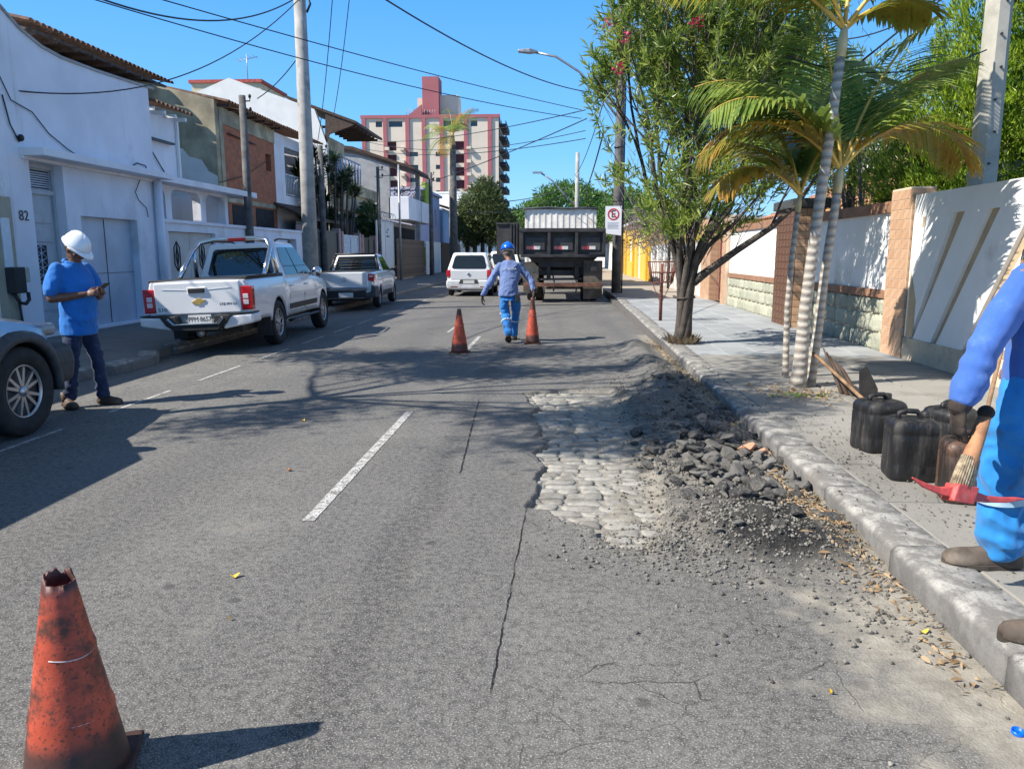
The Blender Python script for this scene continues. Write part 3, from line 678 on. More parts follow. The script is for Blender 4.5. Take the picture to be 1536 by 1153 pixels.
mb = MB(); mb.prism([(0, 3.3), (1.3, 2.75), (1.3, 2.85), (0, 3.42)], -.3, 4.6, 'y'); mb.build('lean_to_roof', M['darkwood'], h)
mb = MB(); mb.box(.5, .52, .6, 3.4, 1.9, 2.75); mb.build('blue_tarp', mat('faded blue tarp', (.22, .34, .42), .6, .3, 4, .5, 8), h)
# --- tank block far behind
h = thing('water_tank_block', 'cream rooftop block with red-edged top standing behind the roofs', 'rooftop block', (-17.5, 38, 0))
MB().box(-.2, 3.2, 0, 3.4, -.3, 9.6).build('wall', M['cream'], h); MB().box(-.3, 3.3, -.1, 3.5, 9.6, 9.75).build('coping', mat('red coping', (.4, .08, .06), .8), h)
mb = MB(); mb.tube([(2.6, 0, 9.75), (2.6, 0, 10.9)], .02, 5); mb.tube([(2.1, 0, 10.6), (3.1, .1, 10.8)], .015, 5)
for k in range(5): mb.tube([(2.2+k*.2, -.3, 10.62+k*.04), (2.2+k*.2, .3, 10.62+k*.04)], .01, 4)
mb.build('antenna', M['steel'], h)
# --- white gable house with wood overhang
WX = -10.6
h = thing('house', 'tall white gabled house with dark wooden roof overhang and blue balcony railing', 'house', (WX, 36.0, 0))
mb = MB(); mb.prism([(-8, -.3), (.0, -.3), (.0, 6.5), (-.5, 8.0), (-4.4, 9.4), (-8, 8.0)], 0, .3, 'y'); mb.build('gable_wall', M['white2'], h)
mb = MB(); mb.box(-.3, 0, .3, 8.5, -.3, 4.9); mb.box(-1.8, -1.5, .3, 8.5, 4.9, 7.6); mb.build('wall', M['stain'], h)
mb = MB()
mb.prism([(-1.8, 8.5), (1.4, 7.35), (1.4, 7.47), (-1.8, 8.62)], .0, 5.4, 'y'); mb.build('roof_overhang', M['darkwood'], h)
mb = MB()
for k in range(7): mb.box(-.3, 1.3, .35+k*.72, .43+k*.72, 7.22, 7.33)
mb.prism([(-.1, 6.3), (.0, 7.95), (1.35, 7.4), (1.3, 7.3), (.15, 6.9)], .05, .12, 'y')
mb.build('rafters', M['darkwood'], h)
mb = MB()
for k in range(16): mb.tube([(.25, .4+k*.31, 4.95), (.25, .4+k*.31+(.1 if k % 2 else -.1), 6.05)], .03, 4)
mb.tube([(.25, .3, 6.08), (.25, 5.1, 6.08)], .04, 5); mb.build('railing', mat('blue grey rail', (.3, .38, .55), .5), h)
mb = MB(); mb.box(0, .4, .1, 8.5, 4.4, 4.95); mb.box(0, .3, 1, 8, 3.6, 4.4); mb.build('balcony', M['stain'], h, bevel=.02)
mb = MB()
for k in range(3): mb.box(.0, .02, 1.2+k*2.4, 2.6+k*2.4, 1.3, 3.4)
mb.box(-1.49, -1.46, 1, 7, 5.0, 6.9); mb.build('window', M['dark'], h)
mb = MB()
for k in range(3):
    mb.box(.02, .06, 1.1+k*2.4, 1.2+k*2.4, 1.2, 3.5); mb.box(.02, .06, 2.6+k*2.4, 2.7+k*2.4, 1.2, 3.5); mb.box(.02, .06, 1.2+k*2.4, 2.6+k*2.4, 3.4, 3.5)
mb.build('window_frame', M['white'], h)
# --- grey balcony house
h = thing('house', 'grey rendered house with white balcony parapets under a sloping dark roof', 'house', (-10.4, 48.5, 0))
mb = MB(); mb.prism([(-5, -.3), (0, -.3), (0, 6.9), (-2.2, 7.6), (-5, 7.9)], 0, .3, 'y'); mb.box(-.3, 0, .3, 9, -.3, 3.5); mb.box(-2.3, -2, .3, 9, 3.5, 7); mb.build('wall', M['greyr'], h)
mb = MB(); mb.prism([(-5, 8.1), (-2.2, 7.8), (1.6, 6.6), (1.6, 6.75), (-2.2, 8.0), (-5, 8.3)], -.2, 7.6, 'y'); mb.build('roof', M['darkwood'], h)
mb = MB(); mb.box(-.1, 1.2, .0, 4.2, 3.6, 5.0); mb.box(-.1, 1.2, 4.6, 9, 3.6, 5.0); mb.build('parapet', M['h82b'], h, bevel=.03)
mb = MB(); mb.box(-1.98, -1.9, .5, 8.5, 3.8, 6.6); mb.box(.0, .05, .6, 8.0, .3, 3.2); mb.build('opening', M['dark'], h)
mb = MB(); mb.box(.9, 1.15, 3.9, 4.3, -.3, 6.7); mb.build('column', M['greyr'], h)
mb = MB()
rnd2 = random.Random(5)
for c_ in ((.5, 1.0, 5.3), (.6, 5.5, 5.2), (.5, 7.6, 5.1)):
    for k in range(160):
        p = Vector(c_)+Vector((rnd2.gauss(0, .25), rnd2.gauss(0, .5), rnd2.gauss(0, .25))); d = Vector((rnd2.uniform(-1, 1), rnd2.uniform(-1, 1), rnd2.uniform(-.4, 1))).normalized()*.18; e = d.cross(Vector((0, .3, 1))).normalized()*.04
        mb.add([p, p+d*.5+e, p+d, p+d*.5-e], [(0, 1, 2, 3)])
M['leafdark'] = leafmat('dark glossy leaf', (.03, .07, .015), (.05, .11, .03), None, .4, .25)
pb = mb.build('balcony_plants', M['leafdark'], h); pb['kind'] = 'stuff'
# --- houses further down the left side
def simple_house(label, x, y, w, L, H, m, rooff=None, extra=None, name='house'):
    h = thing(name, label, 'house', (x, y, 0)); mb = MB(); wins = []
    ny = max(1, int(L/3.2)); nz = max(1, int(H/3))
    for i in range(ny):
        for j in range(nz):
            u = (i+.5)*L/ny; z = .9+j*2.9
            if z+1.3 < H: wins.append((u-.6, u+.6, z, z+1.25))
    holed_wall(mb, 0, L, -.3, H, wins, f, .25, 1); mb.box(-w, 0, -.25, -.01, -.3, H); mb.box(-w, 0, L+.01, L+.25, -.3, H); mb.box(-w, -.26, 0, L, H-.25, H-.1); mb.build('wall', m, h)
    for wv in wins:
        fo = MB(); fo.box(-.2, -.14, wv[0], wv[0]+.06, wv[2], wv[3]); fo.box(-.2, -.14, wv[1]-.06, wv[1], wv[2], wv[3]); fo.box(-.2, -.14, wv[0]+.06, wv[1]-.06, wv[3]-.06, wv[3]); fo.box(-.2, -.14, wv[0]+.06, wv[1]-.06, wv[2], wv[2]+.06); fo.box(-.2, -.15, (wv[0]+wv[1])/2-.02, (wv[0]+wv[1])/2+.02, wv[2]+.06, wv[3]-.06)
        wo_ = fo.build('window', M['white'], h); MB().box(-.19, -.17, wv[0]+.05, wv[1]-.05, wv[2]+.05, wv[3]-.05).build('pane', M['glass'], wo_)
    if rooff == 'flat': MB().box(-w-.1, .25, -.3, L+.3, H, H+.18).build('roof_slab', m, h)
    if rooff == 'tile':
        mb = MB(); mb.prism([(.5, H), (-w/2, H+1.3), (-w-.3, H), (-w-.3, H+.12), (-w/2, H+1.42), (.5, H+.12)], -.4, L+.4, 'y'); mb.build('roof', M['tilelight'], h)
    return h
M['lime'] = mat('lime green render', (.32, .42, .05), .85, .08); M['blue'] = mat('pale blue render', (.36, .5, .72), .85, .08, 2, .1); M['lilac'] = mat('lilac render', (.52, .52, .7), .85, .06)
h = simple_house('lilac and lime green house with roof terrace past the grey balcony house', -10.2, 58.5, 6, 9, 6.2, M['lilac'], 'flat')
MB().box(.02, .3, .3, 3.2, 4.4, 6.8).build('green_panel', M['lime'], h); MB().box(.02, .3, .3, 3.4, .6, 2.0).build('green_panel', M['lime'], h)
simple_house('pale blue house with clay tile roof behind two thin poles', -10.0, 68.5, 7, 9, 5.4, M['blue'], 'tile')
simple_house('low white house between the blue house and the street palms', -9.8, 78.5, 7, 10, 5.2, M['white2'], 'flat')
h = simple_house('large windowless-topped white building far down the left side', -9.6, 90, 14, 14, 8.3, M['white2'], 'flat')
simple_house('plain white end house beside the round-crowned street trees', -9.4, 106, 9, 12, 5.2, M['white2'], 'tile')
MB().box(.02, .1, 2.0, 5.0, 3.2, 4.1).build('sign_board', mat('pale green sign', (.55, .75, .6), .5), h)
for k, (y0, H, mm) in enumerate(((120, 6, 'cream'), (140, 5, 'white2'), (160, 7, 'greyr'))):
    simple_house(['cream two storey house far along the left side', 'faraway low white house before the tower', 'faraway grey house nearest the tower'][k], -10.5, y0, 9, 16, H, M[mm], 'flat')
# white gable facing camera behind the palm
h = thing('house', 'wide white shed-like building with flat roofline below the tower', 'building', (-22, 100, 0))
MB().box(0, 13, 0, 12, -.3, 8.6).build('wall', M['white2'], h); MB().box(-.2, 13.2, -.2, 12.2, 8.6, 8.8).build('coping', M['greyr'], h)
# --- street boundary: gates, posts and walls on the left
def gate(label, y0, y1, H, m, name='gate', cat='gate', planks=0, x=XW, posts=None):
    o = thing(name, label, cat, (x, y0, .05)); L = y1-y0
    if planks:
        w = L/planks; me = MB().box(-.02, .02, .008, w-.008, .02, H).mesh('plank', m)
        for k in range(planks): obj('plank', me, o, (.0, k*w, 0))
        mb = MB()
        for z in (.3, H-.3): mb.box(-.07, -.021, 0, L, z, z+.1)
        mb.build('frame', M['iron'], o)
    else:
        MB().box(-.04, .0, .03, L-.03, .05, H).build('panel', m, o); mb = MB(); mb.box(0, .03, 0, .08, 0, H); mb.box(0, .03, L-.08, L, 0, H); mb.box(0, .03, .08, L-.08, H-.08, H); mb.box(0, .03, L/2-.03, L/2+.03, .05, H-.08); mb.build('frame', m, o)
    if posts:
        for yy_ in (-.26, L+.02): MB().box(-.25, .08, yy_, yy_+.24, -.1, H+.12).build('post', posts, o, bevel=.01)
    return o
gate('tall dark metal gate right of the round utility pole', 27.5, 31.6, 2.35, mat('black green sheet metal', (.03, .04, .045), .5, .2), posts=M['pinkpost'])
gate('pale blue-grey gate between dull pink posts', 32.3, 34.9, 2.25, mat('blue grey sheet', (.5, .58, .64), .5), posts=M['pinkpost'])
gate('second narrow dark gate with pink posts under the gable house', 35.7, 38.0, 2.2, M['iron'], posts=M['pinkpost'])
g_ = gate('tall white gate topped by coils of razor wire', 38.5, 42.6, 3.1, mat('white sheet gate', (.66, .67, .66), .5, .05))
mb = MB()
for k in range(9):
    mb.tube([(.0+.24*math.cos(q*math.pi/8), .35+k*.42+q*.026, 3.35+.24*math.sin(q*math.pi/8)) for q in range(17)], .012, 4)
mb.build('razor_wire', M['chrome'], g_)
gate('weathered brown plank fence beyond the razor wire gate', 43.3, 52.5, 2.3, mat('brown grey plank', (.16, .11, .07), .85, .4, 5), 'plank_fence', 'fence', 24)
gate('white panelled gate past the brown plank fence', 53.2, 60, 2.3, M['white2'], planks=6)
gate('dark brown slatted fence near the royal palm', 60.5, 72, 2.3, M['darkwood'], 'plank_fence', 'fence', 14)
gate('low white boundary wall down the far left side', 72.5, 90, 2.1, M['white2'], 'boundary_wall', 'wall')
# --- tower
TX0, TX1, TY, TZ = -45.5, -13.6, 183., 32.2
h = thing('apartment_tower', 'tall cream apartment tower with red vertical stripes and maroon balconies', 'apartment building', (TX0, TY, 0))
M['tcream'] = mat('tower cream paint', (.66, .57, .45), .85, .05, .3, 0); M['tred'] = mat('tower red paint', (.38, .12, .13), .85, .06, .3, 0); M['maroon'] = mat('maroon recess', (.07, .02, .03), .8, .2, 2, 0)
W = TX1-TX0; WN = []
cols = [(9.2*.64, 4.4, True), (0, 0, 0)]
win = []
px2x = lambda p: (p-548)*W/(757-548)*(1.0)
for zc in [29.0-3-k*2.9 for k in range(9)]:
    for (p0, p1) in ((587, 601), (690, 706)): win.append((px2x(p0), px2x(p1), zc-.95, zc+1.05))
for zc in [24.2-k*2.9*1.0 for k in range(8)]:
    for (p0, p1) in ((621, 634), (661, 672)): win.append((px2x(p0), px2x(p1), zc-.5, zc+.5))
for (p0, p1) in ((570, 580), (590, 611), (674, 695), (715, 725)): win.append((px2x(p0), px2x(p1), 30.3, 31.6))
mb = MB(); holed_wall(mb, 0, W, -.3, TZ, win, lambda u, z, d: (u, d, z), .8, 1); mb.box(0, .5, .81, 18, -.3, TZ); mb.box(W-.5, W, .81, 18, -.3, TZ); mb.box(.5, W-.5, 17, 18, -.3, TZ); mb.build('wall', M['tcream'], h)
for wv in win[:18]:
    wo_ = MB().box(wv[0], wv[1], .62, .7, wv[2], wv[3]).build('window', M['maroon'], h)
for wv in win[18:]:
    wo_ = MB().box(wv[0], wv[1], .62, .7, wv[2], wv[3]).build('window', M['glass'], h)
MB().box(.5, W-.5, .82, 16.9, TZ-3.3, TZ-3.1).build('roof_deck', M['tcream'], h)
mb = MB()
for p in (549, 582, 616, 641, 668, 705, 741): mb.box(px2x(p)-.45+.4, px2x(p)+.45+.4, -.35, -.01, -.3, TZ)
mb.box(-.1, W+.3, -.36, .85, TZ, TZ+.7); mb.build('red_stripe', M['tred'], h)
mb = MB(); x0, x1 = px2x(641), px2x(666); mb.box(x0, x1, .9, 6, TZ-1, TZ+9.3); mb.prism([(x0-3, TZ+.72), (x0, TZ+.72), (x0, TZ+3.0)], -.3, .5, 'y'); mb.build('lift_shaft', M['tred'], h)
mb = MB(); mb.box(x1+.01, x1+4.2, 3, 9, TZ-1, TZ+5.6); mb.build('water_tank_room', M['tcream'], h); MB().box(x0-1.5, x0-.01, 3, 8, TZ-1, TZ+5.0).build('stair_room', M['tcream'], h)
mb = MB()
for k in range(12): mb.tube([(px2x(618)+k*.6, -.1, TZ+.7), (px2x(618)+k*.6, -.1, TZ+1.9)], .06, 4)
mb.tube([(px2x(618), -.1, TZ+1.9), (px2x(640), -.1, TZ+1.9)], .06, 4); mb.build('roof_railing', M['steel'], h)
acme = MB().box(-.5, .5, -.9, 0, -.35, .35).mesh('air_conditioner', M['tcream'])
for i in range(8):
    for p in (584, 607, 684, 709): obj('air_conditioner', acme, h, (px2x(p)+.5, -.02, 25.6-2.9*i-.2))
balm = MB(); balm.box(0, 1.6, 0, 4.2, 0, .15)
for k in range(7): balm.box(1.52, 1.58, .1+k*.66, .16+k*.66, .15, 1.1)
balm.box(1.5, 1.6, 0, 4.2, 1.1, 1.18); balm.box(.02, 1.5, 4.0, 4.05, .15, 1.1); bme = balm.mesh('balcony', M['iron'])
opm = MB().box(.0, .02, .3, 3.8, .2, 2.4).mesh('balcony_opening', M['maroon'])
for i in range(11):
    for y in (.8, 6.2, 11.6):
        b = obj('balcony', bme, h, (W, y, 1.5+2.9*i)); obj('balcony_opening', opm, b, (.0, 0, 0))
# --- poles on the left
def lamp_post(): pass
o = thing('utility_pole', 'tall round concrete utility pole rising behind the silver pickup', 'utility pole', (-6.55, 20.4, 0))
MB().tube([(0, 0, -.1), (0, 0, 4), (0, 0, 11)], [.21, .18, .125], 16).build('pole', M['concrete'], o)
mb = MB(); mb.tube([(0, 0, 8.8), (.0, 0, 8.82)], .2, 12); mb.box(-.9, .9, -.06, .06, 9.8, 9.92); mb.build('bracket', M['steel'], o)
mb = MB(); mb.tube([(0.22, -.05, 7.9), (.3, -.1, 7.7), (.2, -.1, 7.5)], .03, 6); mb.build('cable_loop', M['wire'], o)
def thin_pole(label, x, y, H, r=.1, arm=True, m='darkconc'):
    o = thing('utility_pole', label, 'utility pole', (x, y, 0)); MB().tube([(0, 0, -.1), (0, 0, H)], [r*1.15, r*.85], 8).build('pole', M[m], o)
    if arm:
        mb = MB()
        for z in (H-.15, H-.5): mb.tube([(0, 0, z), (.22, 0, z), (.22, 0, z+.1)], .02, 5); mb.ell((.22, 0, z+.13), (.045, .045, .06), n=8, m=6)
        mb.build('insulator', M['black'], o)
    return o
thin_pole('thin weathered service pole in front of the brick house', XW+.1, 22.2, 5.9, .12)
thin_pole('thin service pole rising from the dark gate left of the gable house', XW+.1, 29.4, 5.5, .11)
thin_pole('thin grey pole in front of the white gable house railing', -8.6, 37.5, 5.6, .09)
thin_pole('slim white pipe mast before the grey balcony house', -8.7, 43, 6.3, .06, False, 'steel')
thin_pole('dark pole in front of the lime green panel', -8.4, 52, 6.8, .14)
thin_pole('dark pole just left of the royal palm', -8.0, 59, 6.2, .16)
# ------------------------------------------------------------------ right side walls
M['wallw'] = mat('bright white wall paint', (.83, .83, .81), .8, .03, 2, .15, 25, dirt=.2, dirtc=(.5, .47, .4))
M['tan'] = mat('tan groove paint', (.50, .38, .24), .85, .1, 4, .2, 30, dirt=.3, dirtc=(.3, .2, .12), streak=.3)
M['wbase'] = mat('dirty cream plinth', (.62, .52, .38), .9, .12, 3, .3, 30, dirt=.3, dirtc=(.16, .13, .10), streak=.3)
M['brownband'] = mat('brown painted band', (.28, .15, .09), .8, .15, 6, .2, dirt=.2)
M['brownpil'] = mat('dark brown tile', (.12, .06, .035), .55, .25, 6, .1)
M['grout'] = mat('pale grout', (.68, .55, .42), .9, .1)
t = NT('peach tile'); rv = t.n('ShaderNodeObjectInfo').outputs['Random']; t.color(t.mix(t.ramp(t.noise(9, 4), .4, .7, 0, .5), t.mix(rv, (.50, .31, .19), (.58, .39, .25)), (.36, .19, .11))); t.rough(.45); M['peach'] = t.m
t = NT('rough green grey stone'); rv = t.n('ShaderNodeObjectInfo').outputs['Random']
c = t.mix(rv, (.33, .34, .26), (.46, .46, .36)); c = t.mix(t.ramp(t.noise(5, 5, .7), .5, .75, 0, .6), c, (.22, .22, .15)); t.color(c); t.rough(.9); t.bump(t.noise(14, 5, .6), .7, .03); M['gstone'] = t.m
XR = 4.72
# wall A: slanted grooves
w = thing('boundary_wall', 'white boundary wall with slanted tan grooves nearest the right frame edge', 'wall', (XR, 0, 0))
Ya, Yb, zt = 2.0, 10.55, 2.27
gr = [(8.95-1.62*k, k) for k in range(4)]      # grooves: bottom y, running up towards the camera
def gpoly(k, ytop, ybot, wt, wb, ztop, zbot): return [(ybot, zbot), (ybot-wb, zbot), (ytop-wt, ztop), (ytop, ztop)]
grooves = [(10.15, 10.72-.1, .16, .10, 2.0, .95)]
# slanted strips given as (y at top, y at bottom, width top, width bottom)
strips = [(9.54, 10.38, .26, .08, 2.0, .42), (8.80, 9.82, .23, .15, 2.0, .42), (7.99, 9.06, .24, .15, 2.0, .42), (7.18, 8.3, .24, .15, 2.0, .42), (6.37, 7.5, .24, .15, 2.0, .42), (5.56, 6.7, .24, .15, 2.0, .42)]
# white face = thin skin pieces between strips, built from polygons (y,z) sorted from far to near
edges = []
for (yt, yb, wt, wb, z1, z0) in strips: edges.append((yt, yb, wt, wb, z1, z0))
skin = MB()
def yat(yt, yb, z1, z0, z): return yb+(yt-yb)*(z-z0)/(z1-z0)
ztp, zbm = 2.0, .42
bounds = [('far', None)]
prev_top, prev_bot = Yb, Yb
for (yt, yb, wt, wb, z1, z0) in strips:
    skin.prism([(prev_bot, zbm), (prev_top, ztp), (yt, ztp), (yb, zbm)], -.05, 0, 'x'); prev_top, prev_bot = yt-wt, yb-wb
skin.prism([(prev_bot, zbm), (prev_top, ztp), (Ya, ztp), (Ya, zbm)], -.05, 0, 'x')
skin.box(-.05, 0, Ya, Yb, ztp, zt); skin.build('white_face', M['wallw'], w)
MB().box(0.001, .18, Ya, Yb, -.1, zt-.002).build('groove_backing', M['tan'], w)
b = MB(); b.box(-.07, 0, Ya, Yb, .1, zbm)
b.build('plinth', M['wbase'], w, bevel=.008)
mb = MB(); mb.prism([(10.3, .43), (10.5, .43), (10.5, 1.3), (10.3, .9)], -.056, -.051, 'x'); mb.build('tan_patch', M['tan'], w)
mb = MB(); mb.prism([(10.25, 1.85), (10.3, 1.85), (10.3, 1.98), (10.23, 1.98)], -.053, -.051, 'x'); mb.build('small_mark', M['tan'], w)
# tile grid helper: real tiles on a pillar face
tilem = {}
def tiled_face(parent, x, y0, y1, z0, z1, tw, th, axis='x', m='peach', sgn=-1):
    ny = max(1, round((y1-y0)/tw)); nz = max(1, round((z1-z0)/th)); a = (y1-y0)/ny; b_ = (z1-z0)/nz; key = (round(a, 3), round(b_, 3), axis, m)
    if key not in tilem:
        g = .0045
        mb = MB(); mb.cbox((0, 0, 0), (.008, a-g*2, b_-g*2) if axis == 'x' else (a-g*2, .008, b_-g*2)); tilem[key] = mb.mesh('tile', M[m])
    for i in range(ny):
        for j in range(nz):
            p = (x, y0+(i+.5)*a, z0+(j+.5)*b_) if axis == 'x' else (y0+(i+.5)*a, x, z0+(j+.5)*b_)
            obj('tile', tilem[key], parent, p)
p = thing('tiled_pillar', 'peach tiled pillar between the grooved wall and the stone based wall', 'pillar', (XR-.08, 10.58, .1))
MB().box(0, .3, 0, .62, 0, 2.28).build('core', M['grout'], p); tiled_face(p, -.002, .0, .62, .02, 2.26, .2, .13); tiled_face(p, -.002, 0, .3, .02, 2.26, .15, .13, 'y')
# stone based walls
def stonewall(label, y0, y1):
    w = thing('boundary_wall', label, 'wall', (XR, y0, .08)); L = y1-y0
    MB().box(.02, .2, 0, L, 0, 2.0).build('core', M['grout'], w)
    MB().box(0, .02, .0, L, .92, 2.0).build('white_panel', M['wallw'], w)
    MB().box(-.05, .24, -.0, L, 2.0, 2.16).build('top_band', M['brownband'], w, bevel=.01)
    MB().box(-.045, .02, 0, L, .80, .92).build('middle_band', M['brownband'], w, bevel=.008)
    z = .0; hs_ = [.29, .27, .24]
    for r_, hh in enumerate(hs_):
        y = 0
        while y < L-.02:
            wd = min(rnd.uniform(.25, .55), L-y); 
            if L-y-wd < .15: wd = L-y
            b = MB(); q = 7; rg = []
            cxs = wd/2; czs = hh/2; 
            for s_, dx in ((1, 0), (.97, -.02), (.86, -.042), (.5, -.055)):
                ring = []
                for k in range(12):
                    th = 2*math.pi*(k+.5)/12; cc = math.copysign(abs(math.cos(th))**.35, math.cos(th)); ss = math.copysign(abs(math.sin(th))**.35, math.sin(th))
                    n_ = 1+.07*mnoise.noise(Vector((cc*2+y*5, ss*2+r_*7, dx*20)))
                    ring.append((.0+dx+.02+.012*mnoise.noise(Vector((cc*3+y, ss*3, r_))), y+cxs+cxs*cc*s_*.97*n_, z+czs+czs*ss*s_*.96*n_))
                rg.append(ring)
            b.rings(rg, sm=False); b.build('stone', M['gstone'], w); y += wd
        z += hh
    return w
stonewall('white panel wall on green stone base between the peach and brown pillars', 11.2, 14.75)
stonewall('white panel wall on green stone base beyond the brown pillar', 16.1, 21.5)
p = thing('tiled_pillar', 'dark brown tiled pillar and gate recess behind the palm trunks', 'pillar', (XR-.28, 14.77, .1))
MB().box(0, .5, 0, 1.3, 0, 2.25).build('core', M['brownpil'], p); tiled_face(p, -.006, .0, 1.3, 0, 2.24, .22, .14, 'x', 'brownpil'); tiled_face(p, -.006, 0, .5, 0, 2.24, .17, .14, 'y', 'peach')
MB().box(-.08, .58, -.08, 1.38, 2.25, 2.42).build('cap', mat('dark stone cap', (.05, .055, .055), .8), p, bevel=.02)
# peach gate portal
p = thing('gate_portal', 'peach tiled gate portal with maroon lattice gate beyond the white panel wall', 'gateway', (XR-.1, 21.55, .1))
mb = MB(); mb.box(0, .4, 0, .5, 0, 2.45); mb.box(0, .5, 2.2, 3.6, 0, 2.45); mb.box(0, .5, .5, 2.2, 2.2, 2.45); mb.build('core', M['grout'], p)
tiled_face(p, -.004, 0, .5, 0, 2.45, .17, .17); tiled_face(p, -.004, 2.2, 3.6, 0, 2.45, .2, .17); tiled_face(p, 2.196, .0, .5, 0, 2.2, .2, .17, 'y')
g_ = MB().box(.3, .33, .52, 2.18, .05, 2.2).build('gate', mat('maroon gate', (.11, .03, .03), .6), p); mb = MB()
for k in range(11):
    for j in range(13): mb.cbox((.285, .62+k*.145, .14+j*.165), (.03, .09, .12))
mb.build('lattice', mat('maroon lattice', (.17, .05, .045), .5), g_)
# low white walls further on, yellow house
w = thing('boundary_wall', 'low pale plastered wall past the peach gateway behind the litter basket', 'wall', (XR, 25.3, .1))
MB().box(0, .25, 0, 13.7, 0, 1.15).build('wall', mat('dirty white plaster', (.6, .58, .53), .9, .1, 3, .3, streak=.6, dirt=.4, dirtc=(.3, .28, .24)), w)
mb = MB()
for k in range(7): mb.box(-.05, .3, k*2.2, k*2.2+.35, 0, 1.75)
mb.build('pier', M['white2'], w, bevel=.01); MB().box(-.04, .29, .35, 13.3, 1.15, 1.25).build('coping', M['greyr'], w)
mb = MB()
for k in range(60): mb.tube([(.12, .4+k*.22, 1.25), (.12, .4+k*.22, 1.85)], .012, 4)
mb.build('railing', M['steel'], w)
M['yellow'] = mat('yellow house paint', (.62, .42, .07), .8, .06, 2, .1)
h = thing('house', 'bright yellow house front with white door panels beyond the no parking sign', 'house', (XR-.1, 39.5, .1))
mb = MB(); holed_wall(mb, 0, 20, 0, 3.1, [(4, 6, 0, 2.4), (9, 11.2, .9, 2.3), (14, 16.4, 0, 2.4)], lambda u, z, d: (d, u, z), .25, 1); mb.box(.0, 6, -.2, 0, 0, 3.1); mb.build('wall', M['yellow'], h)
mb = MB(); dy_ = mat('deeper yellow', (.62, .36, .03), .8)
for y_ in (0, 7, 12): MB().box(-.12, .0, y_, y_+.4, 0, 3.1).build('pilaster', dy_, h)
mb = MB(); mb.box(.15, .2, 4, 6, 0, 2.4); mb.box(.15, .2, 9, 11.2, .9, 2.3); mb.build('door', M['white2'], h); MB().box(.15, .2, 14, 16.4, 0, 2.4).build('door', M['wood'], h)
MB().box(-.3, 6, -.3, 20.2, 3.1, 3.25).build('roof_slab', M['greyr'], h)
w = thing('boundary_wall', 'pale wall running on from the yellow house', 'wall', (XR, 60, .1)); MB().box(0, .3, 0, 60, 0, 2.3).build('wall', M['white2'], w); MB().box(-.05, .35, 0, 60, 2.3, 2.4).build('coping', M['greyr'], w)
# houses behind the right wall
h = thing('house', 'white bungalow with clay tile roof behind the palm and brown pillar', 'house', (8.2, 19, 0))
MB().box(0, 8, 0, 10, -.3, 2.7).build('wall', M['white2'], h); MB().box(-.6, .0, .0, 10, 2.55, 2.7).build('eave', M['white'], h)
rm = MB(); n = 0
for i in range(46):
    y = -.4+i*.235
    for j in range(14):
        x0 = -.7+j*.33; z0 = 2.72+j*.15
        vs = []
        for (x, z, r_) in ((x0, z0, .105), (x0+.37, z0+.155, .085)):
            for k in range(6): th = math.pi*k/5; vs.append((x, y+r_*math.cos(th), z+r_*.8*math.sin(th)))
        rm.add(vs, [(k, k+1, 7+k, 6+k) for k in range(5)], True)
rm.box(-.65, 4, -.35, 10.3, 2.66, 2.7); rm.build('roof', M['tilelight'], h)['kind'] = 'stuff'
MB().prism([(-.4, 2.7), (4.2, 4.85), (8.6, 2.7)], -.02, .2, 'y').build('gable', M['white2'], h)
MB().box(2, 3.2, -.03, .0, 1.0, 2.2).build('window', M['glass'], h)
h = thing('stepped_wall', 'small grey-green stepped wall top showing above the grooved wall', 'wall', (5.6, 11.3, 0))
M['ggreen'] = mat('grey green render', (.28, .31, .24), .9, .12, 3, .2)
mb = MB(); mb.prism([(0, -.1), (1.5, -.1), (1.5, 2.45), (1.15, 2.45), (1.15, 2.6), (.95, 2.6), (.95, 2.78), (.75, 2.78), (.0, 2.78)], 0, .2, 'y'); mb.build('wall', M['ggreen'], h)
h = thing('building', 'modern white building with blue glass upper floor behind the palms', 'building', (15.6, 33, 0))
MB().box(0, 10, 0, 9, -.3, 6.3).build('wall', M['white2'], h); MB().box(-.3, 1.9, -.2, 9, 6.3, 6.6).build('slab', M['white'], h); MB().box(.2, 9, .3, 9, 6.6, 8.6).build('glass_floor', mat('blue tinted glass', (.22, .42, .5), .15, .1, 2, 0), h); MB().box(-.1, 9.5, 0, 9, 8.6, 8.75).build('roof', M['greyr'], h)
mb = MB()
for k in range(6): mb.box(.15+k*.4, .2+k*.4, .22, .3, 6.6, 8.6)
mb.build('mullion', M['white'], h)
for k in range(3): MB().box(1+k*2.5, 2.4+k*2.5, -.04, 0, 3.5, 5).build('window', M['glass'], h)
MB().box(-3, -.02, 2, 6, -.3, 4.1).build('side_wing', mat('ochre wall', (.5, .33, .12), .85), h)
# concrete pole behind the grooved wall
o = thing('utility_pole', 'square-edged concrete pole with bolt holes behind the grooved wall', 'utility pole', (5.08, 9.78, 0))
mb = MB(); rg = []
for z, s_ in ((-.1, .165), (3.2, .135), (9, .10)):
    a = s_; b_ = s_*.45; rg.append([(a, b_, z), (b_, a, z), (-b_, a, z), (-a, b_, z), (-a, -b_, z), (-b_, -a, z), (b_, -a, z), (a, -b_, z)])
mb.rings(rg, sm=False); mb.build('pole', mat('pale pole concrete', (.42, .40, .34), .9, .12, 5, .3, 60, dirt=.25, dirtc=(.2, .18, .14)), o)
hm = MB().tube([(0, 0, 0), (0, -.02, 0)], .014, 8).mesh('bolt_hole', M['iron'])
for k in range(14): obj('bolt_hole', hm, o, (.03*(-1)**k*.5, -.142+.0062*k*.3*1, 2.2+k*.36))
